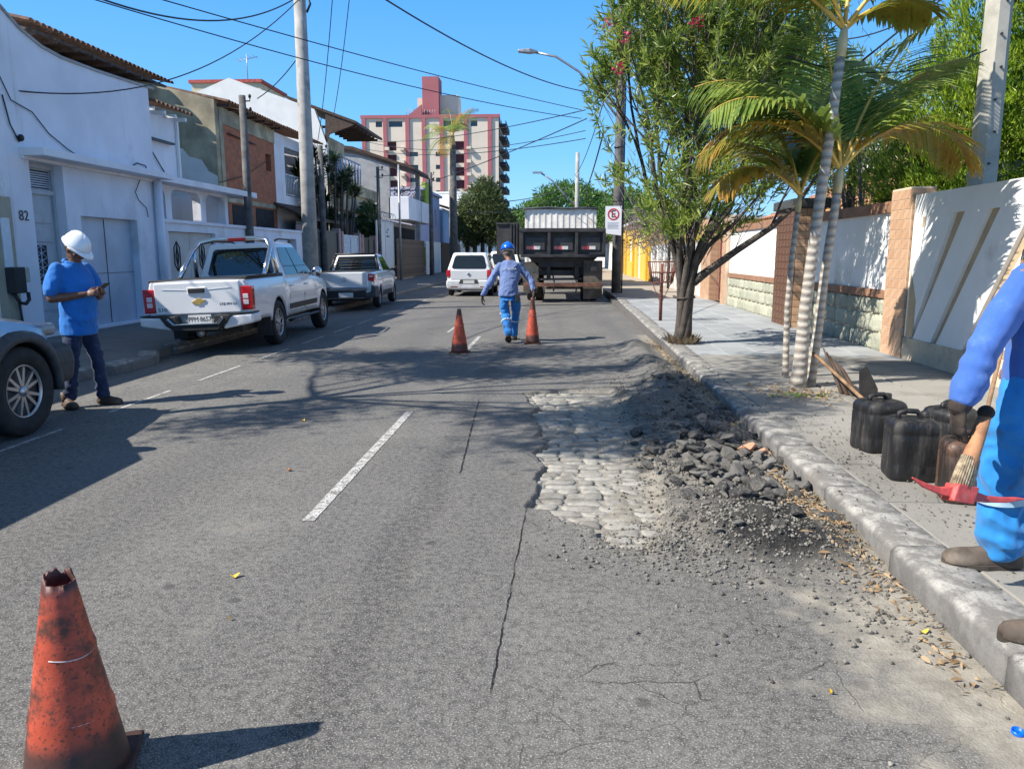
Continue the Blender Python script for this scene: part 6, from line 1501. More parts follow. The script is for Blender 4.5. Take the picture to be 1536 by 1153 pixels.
hatch('blue car parked far away under the street trees', (-5.6, 56.0, -.05), R(0), M['bluecar'], 1.5, 'blue car')
# ---------- grey suv, front corner in view
def suv():
    L = 4.9; o = thing('parked_suv', 'dark blue-grey suv with wide wheel arch, cut off by the left frame edge', 'suv', (-5.47, 2.1, -.03), R(0))
    hw = .93; ar = [(1.1, .43, .385), (4.12, .43, .385)]
    belt = lambda y: 1.12 if y < 3.0 else 1.12-.22*sst(3.1, 4.9, y)
    b = MB(); shell(b, L, hw, .34, belt, ar, .78, ends=(.3, .5), crown=.06, taper=(.04, .12), flare=.02); b.build('body', M['suvpaint'], o); liner(o, ar, hw); xf = lambda y, z: side_x(hw, z, .78, belt(y))
    MB().box(-.55, .55, .2, 4.6, .3, .7).build('chassis', M['black'], o)
    for x in (-.83, .83):
        for y in (1.1, 4.12): wheel(o, x, y, .385, .25, 'alloy', 6, rr_=.60)
    cab, c = cabin(o, (.2, .5, 2.6, 3.55), .88, .68, 1.08, 1.78, M['suvpaint'], bev=.08)
    for s_ in (1, -1):
        Pq = (c['rbr'], c['fbr'], c['ftr'], c['rtr']) if s_ > 0 else (c['fbl'], c['rbl'], c['rtl'], c['ftl'])
        for q in ([(.10, .12), (.42, .1), (.40, .84), (.12, .84)], [(.45, .1), (.86, .1), (.97, .84), (.43, .84)]):
            q = q if s_ > 0 else [(1-u, v) for u, v in q][::-1]; pane(o, Pq, q, .008, M['winglass'], 'side_window')
        mirror(o, s_*.90, 3.12, 1.13, M['black'], s_, (.15, .10, .21))
        for (yc, r_, zc) in ar:      # flared cladding
            rg = []
            for k in range(19):
                a = R(-8)+R(196)*k/18; d = (-math.cos(a), math.sin(a)); rin, rout = r_-.005, r_+.085+.03*abs(math.cos(a))
                xs = hw+.03; rg.append([(s_*(xs-.06), yc+d[0]*rin, zc+d[1]*rin), (s_*(xs+.015), yc+d[0]*rin, zc+d[1]*rin), (s_*(xs+.012), yc+d[0]*(rin+.05), zc+d[1]*(rin+.05)), (s_*(xf(3, min(1.05, max(.35, zc+d[1]*rout)))+.004), yc+d[0]*rout, zc+d[1]*rout), (s_*(xs-.08), yc+d[0]*rout, zc+d[1]*rout)])
            MB().rings(rg).build('wheel_arch', M['grip'], o)
        sidepoly(o, 'sill_cladding', M['grip'], [(1.5, .34), (3.65, .34), (3.65, .56), (1.5, .56)], xf, .02, s_)
        MB().prism([(s_*.60, .80), (s_*.80, .80), (s_*.825, .86), (s_*.80, .92), (s_*.62, .9)][::s_], 4.5, 4.80, 'y').build('headlamp', M['headl'], o, bevel=.04)
        mb = MB()
        for ya in (2.2, 3.25): mb.tube([(s_*(xf(ya, z)+.002), ya, z) for z in (1.08, .8, .36)], .006, 4)
        mb.build('door_gap', M['black'], o)
    MB().prism([(-.85, .34), (.85, .34), (.88, .55), (.85, .72), (-.85, .72), (-.88, .55)], 4.5, 4.97, 'y').build('bumper', M['grip'], o, bevel=.08, seg=3)
    MB().prism([(-.5, .72), (.5, .72), (.5, .9), (-.5, .9)], 4.8, 4.92, 'y').build('grille', M['black'], o)
suv()
# ---------- tipper truck
M['tblack'] = mat('dusty black truck steel', (.028, .028, .03), .6, .4, 3, .2, 40, dirt=.35, dirtc=(.09, .085, .08)); M['tdirt'] = mat('caked dirty mudguard', (.10, .085, .07), .95, .4, 4, .5, 20, dirt=.6)
M['twhite'] = mat('rusted white ribbed steel', (.82, .78, .70), .7, .12, 2.5, .3, 20, dirt=.2, dirtc=(.35, .25, .17), streak=.55)
o = thing('tipper_truck', 'black tipper truck seen from behind with panelled tailgate parked by the right kerb', 'truck', (.19, 23.9, 0))
mb = MB(); mb.box(-1.27, -1.19, .3, 5.0, 1.42, 2.28); mb.box(1.19, 1.27, .3, 5.0, 1.42, 2.28); mb.box(-1.19, 1.19, .3, 5, 1.42, 1.5); mb.box(-1.19, 1.19, 4.92, 5.0, 1.5, 2.28); mb.build('tipper_body', M['tblack'], o)
tg = MB().box(-1.27, 1.27, .18, .26, 1.45, 2.22).build('tailgate', M['tblack'], o)
mb = MB(); mb.box(-1.3, 1.3, .02, .18, 2.16, 2.28); mb.prism([(-1.3, 1.40), (1.3, 1.40), (1.3, 1.49), (-1.3, 1.49)], -.02, .18, 'y')
for x in (-1.26, -.42, .42, 1.26): mb.box(x-.045, x+.045, .03, .18, 1.49, 2.16)
mb.build('tailgate_frame', M['tblack'], tg, bevel=.01)
for x in (-.86, .0, .84):
    MB().box(x-.30, x+.30, .155, .18, 1.62, 2.0).build('inset_panel', mat('grey black panel', (.05, .052, .055), .55, .3, 3, .1), tg)
    rp = MB().box(x-.27, x-.03, .145, .154, 1.64, 1.74).build('reflective_tape', M['tail'], tg); MB().box(x-.03, x+.16, .145, .154, 1.64, 1.74).build('reflective_tape', M['plate'], tg)
sf = MB(); sf.box(-2.05, -1.32, .15, .22, 1.48, 2.42); 
for k in range(4): sf.box(-1.62+k*.09, -1.58+k*.09, .08, .15, 1.48, 2.42)
sf.box(-2.07, -1.3, .1, .24, 2.40, 2.45); sf.build('open_side_door', mat('dark panel door', (.045, .042, .04), .6, .3, 3, .1), o)
mb = MB(); mb.prism([(-1.1, 1.42), (1.1, 1.42), (.75, 1.1), (-.75, 1.1)], .35, 4.8, 'y'); mb.box(-.5, -.38, .3, 7, .75, 1.15); mb.box(.38, .5, .3, 7, .75, 1.15); mb.box(-.9, .9, .5, .62, .85, 1.0); mb.build('chassis', M['tblack'], o)
MB().box(-1.2, 1.25, .05, .15, .50, .62).build('rear_bar', mat('rusty bar', (.13, .06, .04), .8, .5, 5, .3, dirt=.5), o, bevel=.01)
MB().box(-1.2, -.75, .35, 1.6, .55, 1.25).build('side_tool_box', mat('dusty tan box', (.42, .34, .24), .9, .1, 4, .2), o, bevel=.02)
for x in (-1.0, .95): MB().box(x-.22 if x < 0 else x-.3, x+.22 if x < 0 else x+.28, .22, .25, .12 if x > 0 else .3, 1.3 if x > 0 else .9).build('mud_flap', M['tdirt'], o)
for x in (-1.02, -.74, 1.02, .74):
    wheel(o, x, 1.6, .48, .27, 'iron', 5)
for x in (-1.0, 1.0): wheel(o, x, 5.9, .48, .27, 'iron', 5)
mb = MB()
for x, z in ((-.95, .95), (.9, 1.0), (.4, .8), (-.3, .85), (-.62, .6), (.65, .55)): mb.tube([(x, .3, z), (x+.05, .3, z-.25), (x+.02, .35, z-.5)], .025, 5)
mb.box(.86, 1.05, .1, .2, .98, 1.25); mb.tube([(-.8, .3, .72), (.8, .3, .74)], .04, 6); mb.build('linkage', M['tblack'], o)
mb = MB(); mb.box(-1.15, 1.15, 5.1, 6.6, .7, 2.25); cabm = mb.build('cab', M['tblack'], o, bevel=.05); MB().box(-.9, .9, 5.07, 5.1, 1.6, 2.1).build('rear_window', M['glass'], cabm)
o = thing('container_truck', 'truck with rusted white ribbed load body parked ahead of the black tipper', 'truck', (.2, 33.0, 0))
mb = MB(); mb.box(-1.55, 1.45, 0, 5, .9, 3.35)
for k in range(12): mb.box(-1.52+k*.25, -1.44+k*.25, -.02, 0, .95, 3.3)
mb.build('load_body', M['twhite'], o)
mb = MB(); pts = []; mb.tube([(-1.62, -.05, 3.1), (-1.6, -.05, 3.36), (-.6, -.06, 3.42), (.3, -.06, 3.36), (1.0, -.05, 3.4), (1.5, -.04, 3.34)], .06, 6, flat=.7); mb.box(-1.6, 1.5, 0, 5, 3.35, 3.42); mb.build('tarpaulin', mat('dark tarp', (.06, .07, .08), .8, .2), o)
MB().box(-.8, .8, .2, 7.5, .6, .9).build('chassis', M['black'], o); MB().box(-1.2, 1.2, 5.3, 7.2, .7, 2.8).build('cab', M['white'], o, bevel=.08)
for x in (-1.0, 1.0):
    for y in (1.2, 6.4): wheel(o, x, y, .48, .27, 'iron', 5)
# ------------------------------------------------------------------ people
def capsules(segs):
    """union of tapered rounded limbs: segs = list of (points, radii[, flat])"""
    mb = MB()
    for s_ in segs:
        pts, rad = [Vector(p) for p in s_[0]], list(s_[1]); fl_ = s_[2] if len(s_) > 2 else None
        d0 = (pts[0]-pts[1]).normalized(); d1 = (pts[-1]-pts[-2]).normalized()
        P = [pts[0]+d0*rad[0]*.9, pts[0]+d0*rad[0]*.6]+pts+[pts[-1]+d1*rad[-1]*.6, pts[-1]+d1*rad[-1]*.9]; Q = [rad[0]*.35, rad[0]*.8]+rad+[rad[-1]*.8, rad[-1]*.35]
        mb.tube(P, Q, 14, flat=fl_)
    return mb
def eloft(mb, secs, n=20):
    """elliptic cross sections: (centre, rx, ry[, rotz])"""
    rg = []
    for s_ in secs:
        c = Vector(s_[0]); a = s_[3] if len(s_) > 3 else 0
        rg.append([c+Vector((s_[1]*math.cos(t_)*math.cos(a)-s_[2]*math.sin(t_)*math.sin(a), s_[1]*math.cos(t_)*math.sin(a)+s_[2]*math.sin(t_)*math.cos(a), 0)) for t_ in [2*math.pi*k/n for k in range(n)]])
    mb.rings(rg); return mb
def bake(mb, name, mt, parent, voxel, smooth=4, disp=None, mats=None):
    me = mb.mesh('tmp', M['black']); o = bpy.data.objects.new('tmp', me); COL.objects.link(o)
    r = o.modifiers.new('r', 'REMESH'); r.mode = 'VOXEL'; r.voxel_size = voxel
    if smooth: s_ = o.modifiers.new('s', 'SMOOTH'); s_.iterations = smooth; s_.factor = .6
    dg = bpy.context.evaluated_depsgraph_get(); dg.update(); m2 = bpy.data.meshes.new_from_object(o.evaluated_get(dg)); bpy.data.objects.remove(o)
    if disp:
        n = len(m2.vertices); co = np.empty(n*3); m2.vertices.foreach_get('co', co); no = np.empty(n*3); m2.vertices.foreach_get('normal', no); co = co.reshape(-1, 3); no = no.reshape(-1, 3)
        co = co + no*disp(co)[:, None]; m2.vertices.foreach_set('co', co.ravel())
    m2.name = name; m2.materials.clear(); m2.materials.append(mt); m2.polygons.foreach_set('use_smooth', [True]*len(m2.polygons)); m2.update()
    return obj(name, m2, parent)
def folds(amp, sc=9, zk=.5, seed=0., centers=()):
    def f(co):
        x, y, z = co[:, 0]+seed, co[:, 1], co[:, 2]; w = vnoise(x, y, z, 4)*1.6
        r_ = 1-np.abs(2*vnoise(x+w*.12, y+w*.1, z*zk+w*.1, sc)); r2 = 1-np.abs(2*vnoise(x*1.1+w*.2+5, y+w*.15, z*zk*1.4+w*.15, sc*2.4)); d = amp*(r_-.75)*1.6 + amp*.9*(r2-.75) + amp*.5*fbm(x, y, z, 18, 2)
        for (cx_, cy_, cz_, rad, a_, fr) in centers:
            q = np.sqrt((co[:, 0]-cx_)**2+(co[:, 1]-cy_)**2+(co[:, 2]-cz_)**2); d = d + a_*np.exp(-(q/rad)**2)*np.sin((z-cz_)*fr+w*5+x*12)
        return d
    return f
def cloth(name, c, r=.85, stain=None, sc=3, metal=0):
    t = NT(name); n1 = t.noise(sc, 5, .6); col = t.mix(t.ramp(n1, .3, .7), mul(c, .85), mul(c, 1.12))
    if stain: col = t.mix(t.ramp(t.noise(sc*1.7, 6, .7), .55, .72, 0, .8), col, stain)
    t.color(col); t.rough(r); t.bump(t.noise(400, 2), .15, .001); t.b.inputs['Sheen Weight'].default_value = .15; return t.m
def skin(name, c):
    t = NT(name); t.color(t.mix(t.ramp(t.noise(12, 4), .3, .7), mul(c, .85), mul(c, 1.15))); t.rough(.5); t.b.inputs['Subsurface Weight'].default_value = .05; return t.m
M['skinD'] = skin('brown skin', (.13, .06, .035)); M['skinM'] = skin('tanned skin', (.28, .14, .09))
M['royal'] = cloth('royal blue polo cloth', (.005, .15, .50)); M['jeans'] = cloth('dark indigo denim', (.012, .025, .07), .9, (.05, .08, .14), 4)
M['fadeblue'] = cloth('faded blue work shirt', (.13, .19, .38), .9, None, 2); M['workblue'] = cloth('bright blue work trousers', (.01, .17, .50), .8, (.02, .07, .2), 4)
M['shirtblue'] = cloth('blue cotton work shirt', (.045, .13, .42), .9, (.11, .21, .48), 2); M['trouserR'] = cloth('cyan blue work trousers stained with tar', (.015, .22, .56), .85, (.06, .09, .14), 6)
M['boot'] = mat('brown leather boot', (.07, .045, .03), .6, .3, 12, .2, 40, dirt=.3, dirtc=(.2, .16, .12)); M['bootD'] = mat('dusty worn leather boot', (.10, .075, .055), .75, .35, 10, .3, 40, dirt=.5, dirtc=(.24, .2, .16)); M['sole'] = mat('boot sole', (.05, .04, .03), .9, .3, 9, .3)
M['glove'] = mat('tarry leather glove', (.035, .025, .02), .85, .5, 14, .5, 40, dirt=.4, dirtc=(.12, .08, .05)); M['hairb'] = mat('black hair', (.01, .009, .008), .7, .3, 40, .5, 90)
t = NT('white helmet shell'); t.color((.78, .80, .82)); t.rough(.25); t.b.inputs['Coat Weight'].default_value = .5; M['helmW'] = t.m
t = NT('blue helmet shell'); t.color((.0, .12, .65)); t.rough(.25); t.b.inputs['Coat Weight'].default_value = .5; M['helmB'] = t.m
def head_segs(mb, H, pitch=0., yaw=0., k=1.):
    """H = head centre; face looks +y before rotation"""
    Rm = Matrix.Rotation(yaw, 4, 'Z') @ Matrix.Rotation(pitch, 4, 'X'); T = Matrix.Translation(H) @ Rm
    def E(c, r_): mb.ell(T @ (Vector(c)*k), [q*k for q in r_], M=Rm.to_3x3().to_4x4(), n=18, m=12)
    E((0, -.01, .02), (.076, .097, .105)); E((0, .025, -.045), (.060, .068, .075)); E((0, .055, -.085), (.034, .034, .030)); E((0, .098, -.022), (.014, .02, .026)); E((0, .108, -.036), (.019, .015, .012))
    E((0, .088, -.066), (.027, .013, .007)); E((0, .086, -.077), (.024, .014, .008)); E((0, .083, .018), (.052, .016, .011))
    for s_ in (-1, 1): E((s_*.078, -.012, -.012), (.010, .020, .033)); E((s_*.045, .055, -.03), (.022, .022, .022))
    mb.tube([T @ (Vector((0, -.02, -.05))*k), H+Vector((0, -.02, -.05))*k+(T @ Vector((0, 0, -.12)) - H)*.3], [.055*k]*2, 12)
    return T
def eyes(parent, T, k=1.):
    for s_ in (-1, 1):
        mb = MB(); mb.ell(T @ (Vector((s_*.031, .083, .0))*k), (.0125*k,)*3); e = mb.build('eye', mat('eye white', (.6, .58, .55), .3, 0, 3, 0), parent)
        mb = MB(); mb.ell(T @ (Vector((s_*.031, .0925, -.002))*k), (.0055*k,)*3); mb.build('iris', M['hairb'], e)
        mb = MB(); mb.tube([T @ (Vector((s_*.012, .096, .022))*k), T @ (Vector((s_*.032, .098, .027))*k), T @ (Vector((s_*.05, .086, .022))*k)], .004, 5); mb.build('eyebrow', M['hairb'], parent)
def helmet(parent, T, m, k=1., strap=True, tilt=-.12, suspension=True):
    A = T @ Matrix.Rotation(tilt, 4, 'X') @ Matrix.Translation((0, -.008, .052)); mb = MB(); rg = []; n = 32
    for i in range(11):
        ph = (math.pi/2)*i/10; rr_ = math.cos(ph); z = math.sin(ph)*.125; ring = []
        for q in range(n):
            th = 2*math.pi*q/n; rid = 1+.03*math.exp(-((math.cos(th))/.18)**2)*(math.sin(ph) > .1) ; ring.append(A @ Vector((.118*rr_*math.cos(th)*k, .142*rr_*math.sin(th)*k, z*rid*k+(.012 if abs(math.cos(th))*rr_ < .16 and i > 1 else 0))))
        rg.append(ring)
    mb.rings(rg, caps=True); rim = []
    for (e, z) in ((1.0, 0), (1.09, -.006), (1.10, -.014), (.99, -.012)):
        ring = []
        for q in range(n):
            th = 2*math.pi*q/n; br = .055*max(0, math.sin(th))**2.2*(e > 1.01); ring.append(A @ (Vector((.118*e*math.cos(th), .142*e*math.sin(th)+br, z-.25*br))*k))
        rim.append(ring)
    mb.rings(rim, caps=False); h = mb.build('helmet', m, parent)
    if suspension:
        s2 = MB(); pts = [A @ (Vector((.098*math.cos(a), .118*math.sin(a), -.03))*k) for a in [2*math.pi*q/20 for q in range(21)]]; s2.tube(pts, .012*k, 6, flat=1); s2.build('headband', mat('helmet band', (.55, .5, .42), .8), h)
    return h
def hand(mb, W, d, side, pn, k=1., curl=(.6, .7, .8, .9), thumb=.5, spread=.06):
    """W wrist, d direction of the hand, side towards the thumb, pn = palm normal (fingers curl towards it)"""
    W, d, side, pn = Vector(W), nrm(d), nrm(side), nrm(pn)
    def frame(c, rs_): 
        Mx = Matrix((side, pn, d)).transposed().to_4x4(); mb.ell(c, rs_, M=Mx, n=14, m=10)
    frame(W+d*.045*k, (.040*k, .017*k, .052*k)); frame(W+d*.075*k, (.041*k, .014*k, .024*k))
    Ls = (.072, .08, .075, .060)
    for i in range(4):
        off = (.030-.020*i)*k; p = W+d*.085*k+side*off; dd = (d+side*(.03-.02*i)*spread*16).normalized(); pts = [p-d*.02*k]; th = 0; q = p.copy()
        for s_, f_ in enumerate((.45, .32, .23)):
            th += curl[i]*(.7, 1.0, .75)[s_]; v = dd*math.cos(th)+pn*math.sin(th); q = q+v*Ls[i]*f_*k; pts.append(q.copy())
        mb.tube(pts, [.0092*k, .0092*k, .0082*k, .0068*k], 8)
    p = W+d*.03*k+side*.028*k; v = (side*.9+d*.5+pn*thumb).normalized(); a = p+v*.035*k; v2 = (side*.25+d*.8+pn*(thumb+.3)).normalized(); b = a+v2*.030*k; c = b+(d*.8+pn*thumb-side*.1).normalized()*.024*k
    mb.tube([p-v*.01, a, b, c], [.014*k, .0115*k, .0100*k, .0078*k], 8)
def boot(parent, heel, toe, m, h=.16, w=.05, lift=0, name='boot', tilt=0):
    heel, toe = Vector(heel), Vector(toe); d = nrm(toe-heel); L = (toe-heel).length; s_ = Vector((-d.y, d.x, 0)).normalized(); up = s_.cross(d)*-1
    if up.z < 0: up = -up
    e = bpy.data.objects.new(name, None); COL.objects.link(e); e.parent = parent; mb = MB(); rg = []
    for (u, wd, ht, zb) in ((0.0, .55, .05, .015), (.03, .8, .075, .012), (.2, .88, .10, .012), (.4, .86, .085, .012), (.6, 1.0, .068, .012), (.8, 1.08, .062, .012), (.94, .85, .052, .014), (1.0, .45, .03, .018)):
        c = heel+d*L*u; ring = []
        for q in range(14):
            t_ = 2*math.pi*q/14; zz = math.sin(t_); ring.append(c+s_*w*wd*math.cos(t_)+up*(zb+(ht if zz > 0 else .012)*(zz+ (0 if zz > 0 else 0)) + .005))
        rg.append(ring)
    mb.rings(rg); a = heel+d*L*.20
    mb.tube([a+up*.06, a+up*.11, a+up*h], [w*.92, w*.95, w*1.05], 14); mb.build('upper', m, e)
    sl_ = MB(); rg = []
    for z in (0., .02):
        rg.append([heel+d*L*(.5+.53*math.cos(t_))+s_*w*1.12*(math.sin(t_))*(1-.12*math.cos(t_+3.14)*0)*(.88 if math.cos(t_) < -.1 else 1.05)+up*z for t_ in [2*math.pi*q/24 for q in range(24)]])
    sl_.rings(rg, sm=False); sl_.build('sole', M['sole'], e); return e
def V3(*a): return Vector(a)
# ---------- supervisor with phone, facing +x, slightly to the camera
p = thing('person', 'man in white helmet and royal blue polo looking down at a phone', 'person', (-4.86, 7.55, -.04), R(-104))
# local: +y is facing, +x his right
HP = V3(0, .0, .95); LSh, RSh = V3(-.205, -.03, 1.415), V3(.205, -.03, 1.415)
REl, RWr = V3(.27, -.03, 1.12), V3(.085, .215, 1.16); LEl, LWr = V3(-.26, .02, 1.12), V3(-.06, .25, 1.17)
LAn, RAn = V3(-.12, .11, .10), V3(.10, -.10, .10); LKn, RKn = V3(-.11, .08, .50), V3(.10, -.01, .50)
b = capsules([([RSh.lerp(REl, .4), REl], [.042, .043]), ([REl, REl.lerp(RWr, .3), RWr], [.043, .046, .027]), ([LSh.lerp(LEl, .4), LEl], [.042, .043]), ([LEl, LEl.lerp(LWr, .3), LWr], [.043, .046, .027]), ([V3(0, -.01, 1.38), V3(0, .02, 1.50)], [.06, .055]), ([V3(-.08, 0, .95), LKn, LAn], [.07, .05, .035]), ([V3(.08, 0, .95), RKn, RAn], [.07, .05, .035])])
eloft(b, [((0, 0, .88), .12, .09), ((0, 0, 1.1), .13, .10), ((0, -.01, 1.3), .15, .1), ((0, -.01, 1.42), .12, .07)])
T = head_segs(b, V3(0, .045, 1.60), -.55, .05)
hand(b, RWr, V3(-.35, .9, .2), V3(-.4, -.1, .9), V3(-.85, -.1, -.2), 1, (.5, .6, .7, .8), .4); hand(b, LWr, V3(.35, .9, .2), V3(.4, -.1, .9), V3(.85, -.1, -.2), 1, (.5, .6, .7, .8), .4)
bake(b, 'body', M['skinD'], p, .0065, 2); eyes(p, T); helmet(p, T, M['helmW'])
hr = MB(); A = T.to_3x3().to_4x4(); hr.ell(T @ V3(0, -.028, .0), (.079, .085, .075), M=A); hr.build('hair', M['hairb'], p)
s = capsules([([RSh+V3(-.03, 0, .0), RSh.lerp(REl, .45), RSh.lerp(REl, .74)], [.070, .074, .079]), ([LSh+V3(.03, 0, 0), LSh.lerp(LEl, .45), LSh.lerp(LEl, .74)], [.070, .074, .079])])
eloft(s, [((0, .0, .74), .185, .15), ((0, .0, .80), .19, .157), ((0, .012, .95), .185, .158), ((0, .025, 1.08), .188, .165), ((0, .01, 1.22), .19, .145), ((0, -.01, 1.34), .195, .125), ((0, -.02, 1.42), .175, .095), ((0, -.015, 1.465), .09, .07)])
bake(s, 'polo_shirt', M['royal'], p, .009, 4, folds(.013, 5, .7, 3., [(.1, .1, 1.12, .14, .006, 60), (-.1, .1, 1.1, .14, .006, 55)]))
cl = MB(); cl.tube([(.078*math.cos(a), -.015+.072*math.sin(a)+.0, 1.475-.02*math.sin(a)) for a in [2*math.pi*q/20 for q in range(21)]], .016, 8, flat=1); cl.build('collar', M['royal'], p)
t_ = capsules([([V3(-.08, 0, .82), V3(-.095, .02, .70), LKn, LKn.lerp(LAn, .5), LAn+V3(0, 0, .02)], [.085, .088, .068, .062, .065]), ([V3(.08, 0, .82), V3(.095, -.0, .70), RKn, RKn.lerp(RAn, .5), RAn+V3(0, 0, .02)], [.085, .088, .068, .062, .065])])
eloft(t_, [((0, 0, .78), .15, .115), ((0, 0, .92), .15, .115)]); bake(t_, 'trousers', M['jeans'], p, .009, 3, folds(.012, 6, 1.4, 8., [(-.12, .1, .2, .12, .009, 70), (.1, -.1, .2, .12, .009, 70), (-.1, .1, .5, .1, .006, 60)]))
boot(p, LAn+V3(-.01, -.08, -.10), LAn+V3(-.03, .20, -.10), M['boot']); boot(p, RAn+V3(0, -.08, -.10), RAn+V3(.10, .17, -.10), M['boot'])
ph_ = thing('phone', 'phone held in both hands of the man in the white helmet', 'phone', (-4.86, 7.55, -.04), R(-104))
Mx = Matrix.Translation((0.0, .345, 1.225)) @ Matrix.Rotation(R(35), 4, 'X'); MB().box(-.037, .037, -.075, .075, -.004, .004, Mx).build('case', M['black'], ph_, bevel=.003); MB().box(-.034, .034, -.07, .07, .0045, .0055, Mx).build('screen', M['glass'], ph_)
# ---------- worker walking away, carrying a cone
p = thing('person', 'worker in blue helmet and faded blue shirt walking away and gripping a cone', 'person', (-.80, 13.25, 0), R(2))
H0 = V3(-.02, 0, .90); LSh, RSh = V3(-.20, .07, 1.33), V3(.19, .09, 1.31)
LEl, LWr = V3(-.33, .0, 1.05), V3(-.47, .02, .80); REl, RWr = V3(.36, .10, 1.08), V3(.41, .0, .89)
LKn, LAn = V3(-.07, .04, .47), V3(-.02, -.20, .16); RKn, RAn = V3(.10, .22, .50), V3(.06, .36, .11)
b = capsules([([LSh.lerp(LEl, .4), LEl, LWr], [.035, .040, .027]), ([RSh.lerp(REl, .4), REl, RWr], [.035, .040, .027]), ([V3(0, .06, 1.32), V3(-.03, .11, 1.46)], [.055, .05]), ([V3(-.08, 0, .88), LKn, LAn], [.07, .05, .035]), ([V3(.08, 0, .88), RKn, RAn], [.07, .05, .035])])
eloft(b, [((0, 0, .85), .12, .09), ((0, .02, 1.05), .13, .1), ((0, .05, 1.25), .15, .1), ((0, .07, 1.35), .11, .07)])
T = head_segs(b, V3(-.04, .14, 1.535), -.15, .25); bake(b, 'body', M['skinM'], p, .0075, 2); eyes(p, T); helmet(p, T, M['helmB'])
hr = MB(); hr.ell(T @ V3(0, -.03, -.01), (.078, .08, .07), M=T.to_3x3().to_4x4()); hr.build('hair', mat('grey hair', (.12, .11, .10), .8), p)
g = capsules([([LEl.lerp(LWr, .85), LWr], [.036, .036])]); hand(g, LWr, V3(-.15, .0, -1), V3(.1, 1, -.1), V3(.9, 0, -.2), 1.12, (.5, .6, .65, .7), .3); bake(g, 'glove', M['glove'], p, .006, 1)
g = capsules([([REl.lerp(RWr, .85), RWr], [.036, .036])]); hand(g, RWr, V3(.0, -.35, -1), V3(-.3, 1, -.2), V3(-.9, -.2, -.1), 1.12, (.6, .7, .75, .8), .4); bake(g, 'glove', M['glove'], p, .006, 1)
s = capsules([([LSh+V3(.025, 0, -.01), LEl, LEl.lerp(LWr, .9)], [.066, .06, .05]), ([RSh-V3(.025, 0, .01), REl, REl.lerp(RWr, .9)], [.066, .06, .05])])
eloft(s, [((-.02, -.01, .79), .175, .13), ((-.02, 0, .88), .175, .135), ((-.01, .01, 1.0), .165, .125), ((0, .04, 1.15), .185, .125), ((0, .06, 1.27), .19, .115), ((-.01, .075, 1.36), .16, .085), ((-.02, .09, 1.40), .08, .065)])
bake(s, 'work_shirt', M['fadeblue'], p, .0095, 4, folds(.013, 6, .7, 5.))
tx = text('logo', 'Q  DEGRA', .045, mat('faded print', (.55, .58, .62), .9), p, (.0, -.085, 1.26), (R(78), 0, R(0)), 1.1, .001)
t_ = capsules([([V3(-.08, 0, .80), V3(-.10, .03, .66), LKn, LKn.lerp(LAn, .5), LAn+V3(0, .02, .02)], [.085, .09, .078, .075, .075]), ([V3(.08, 0, .80), V3(.11, .1, .68), RKn, RKn.lerp(RAn, .5), RAn], [.085, .09, .078, .075, .075])])
eloft(t_, [((0, 0, .72), .155, .12), ((-.02, 0, .84), .15, .11)]); bake(t_, 'work_trousers', M['workblue'], p, .0095, 3, folds(.015, 6, 1.2, 9.))
for (kn, an) in ((LKn, LAn), (RKn, RAn)):
    c = kn.lerp(an, .35); mb = MB(); d = nrm(an-kn); u = nrm(d.cross(V3(1, .1, 0))); v = d.cross(u); mb.tube([c+u*.089*math.cos(a)+v*.089*math.sin(a) for a in [2*math.pi*q/20 for q in range(21)]], .012, 5); mb.build('reflective_band', mat('reflective band', (.6, .7, .75), .5), p)
boot(p, LAn+V3(.0, -.05, -.03), LAn+V3(.0, .14, -.16), M['bootD']); boot(p, RAn+V3(0, -.06, -.10), RAn+V3(.01, .20, -.10), M['bootD'])
MB().box(.10, .17, -.16, -.12, .70, .84).build('belt_pouch', M['black'], p, bevel=.01)
# ---------- worker cropped by the right frame edge
p = thing('person', 'worker in long-sleeved blue shirt cut off by the right edge, gloved hand on pickaxe', 'person', (2.07, 3.32, .13), R(25))
LSh, RSh = V3(-.20, -.0, 1.29), V3(.2, .02, 1.31); LEl, LWr = V3(-.41, -.02, 1.03), V3(-.50, .0, .79); REl, RWr = V3(.32, .1, 1.05), V3(.28, .28, .9)
LKn, LAn = V3(-.085, .09, .48), V3(-.035, .08, .12); RKn, RAn = V3(-.13, -.17, .5), V3(-.46, -.50, .13)
b = capsules([([LSh, LEl, LWr], [.055, .042, .03]), ([RSh, REl, RWr], [.055, .042, .027]), ([V3(0.02, .0, 1.32), V3(.14, .03, 1.42)], [.05, .05]), ([V3(-.08, 0, .9), LKn, LAn], [.07, .05, .035]), ([V3(.0, 0, .9), RKn, RAn], [.07, .05, .035])])
eloft(b, [((0, 0, .85), .12, .09), ((0, .0, 1.05), .13, .1), ((0, .0, 1.25), .15, .1), ((0, .0, 1.35), .11, .07)]); hand(b, RWr, V3(0, .8, -.5), V3(-1, .2, .2), V3(0, -.3, -1), 1)
T = head_segs(b, V3(.22, .07, 1.50), -.3, -.4); bake(b, 'body', M['skinM'], p, .0075, 2); eyes(p, T); helmet(p, T, M['helmW'])
s = capsules([([LSh+V3(.02, 0, 0), LSh.lerp(LEl, .5), LEl, LEl.lerp(LWr, .45), LEl.lerp(LWr, .80)], [.072, .066, .060, .058, .064]), ([RSh, REl, REl.lerp(RWr, .85)], [.08, .066, .06])])
eloft(s, [((0, .0, .76), .185, .15), ((0, 0, .84), .185, .15), ((0, .0, 1.0), .18, .14), ((0, .0, 1.15), .19, .135), ((0, -.01, 1.26), .195, .12), ((0.01, -.01, 1.34), .16, .09), ((.05, .0, 1.39), .105, .08), ((.09, .0, 1.43), .075, .065)])
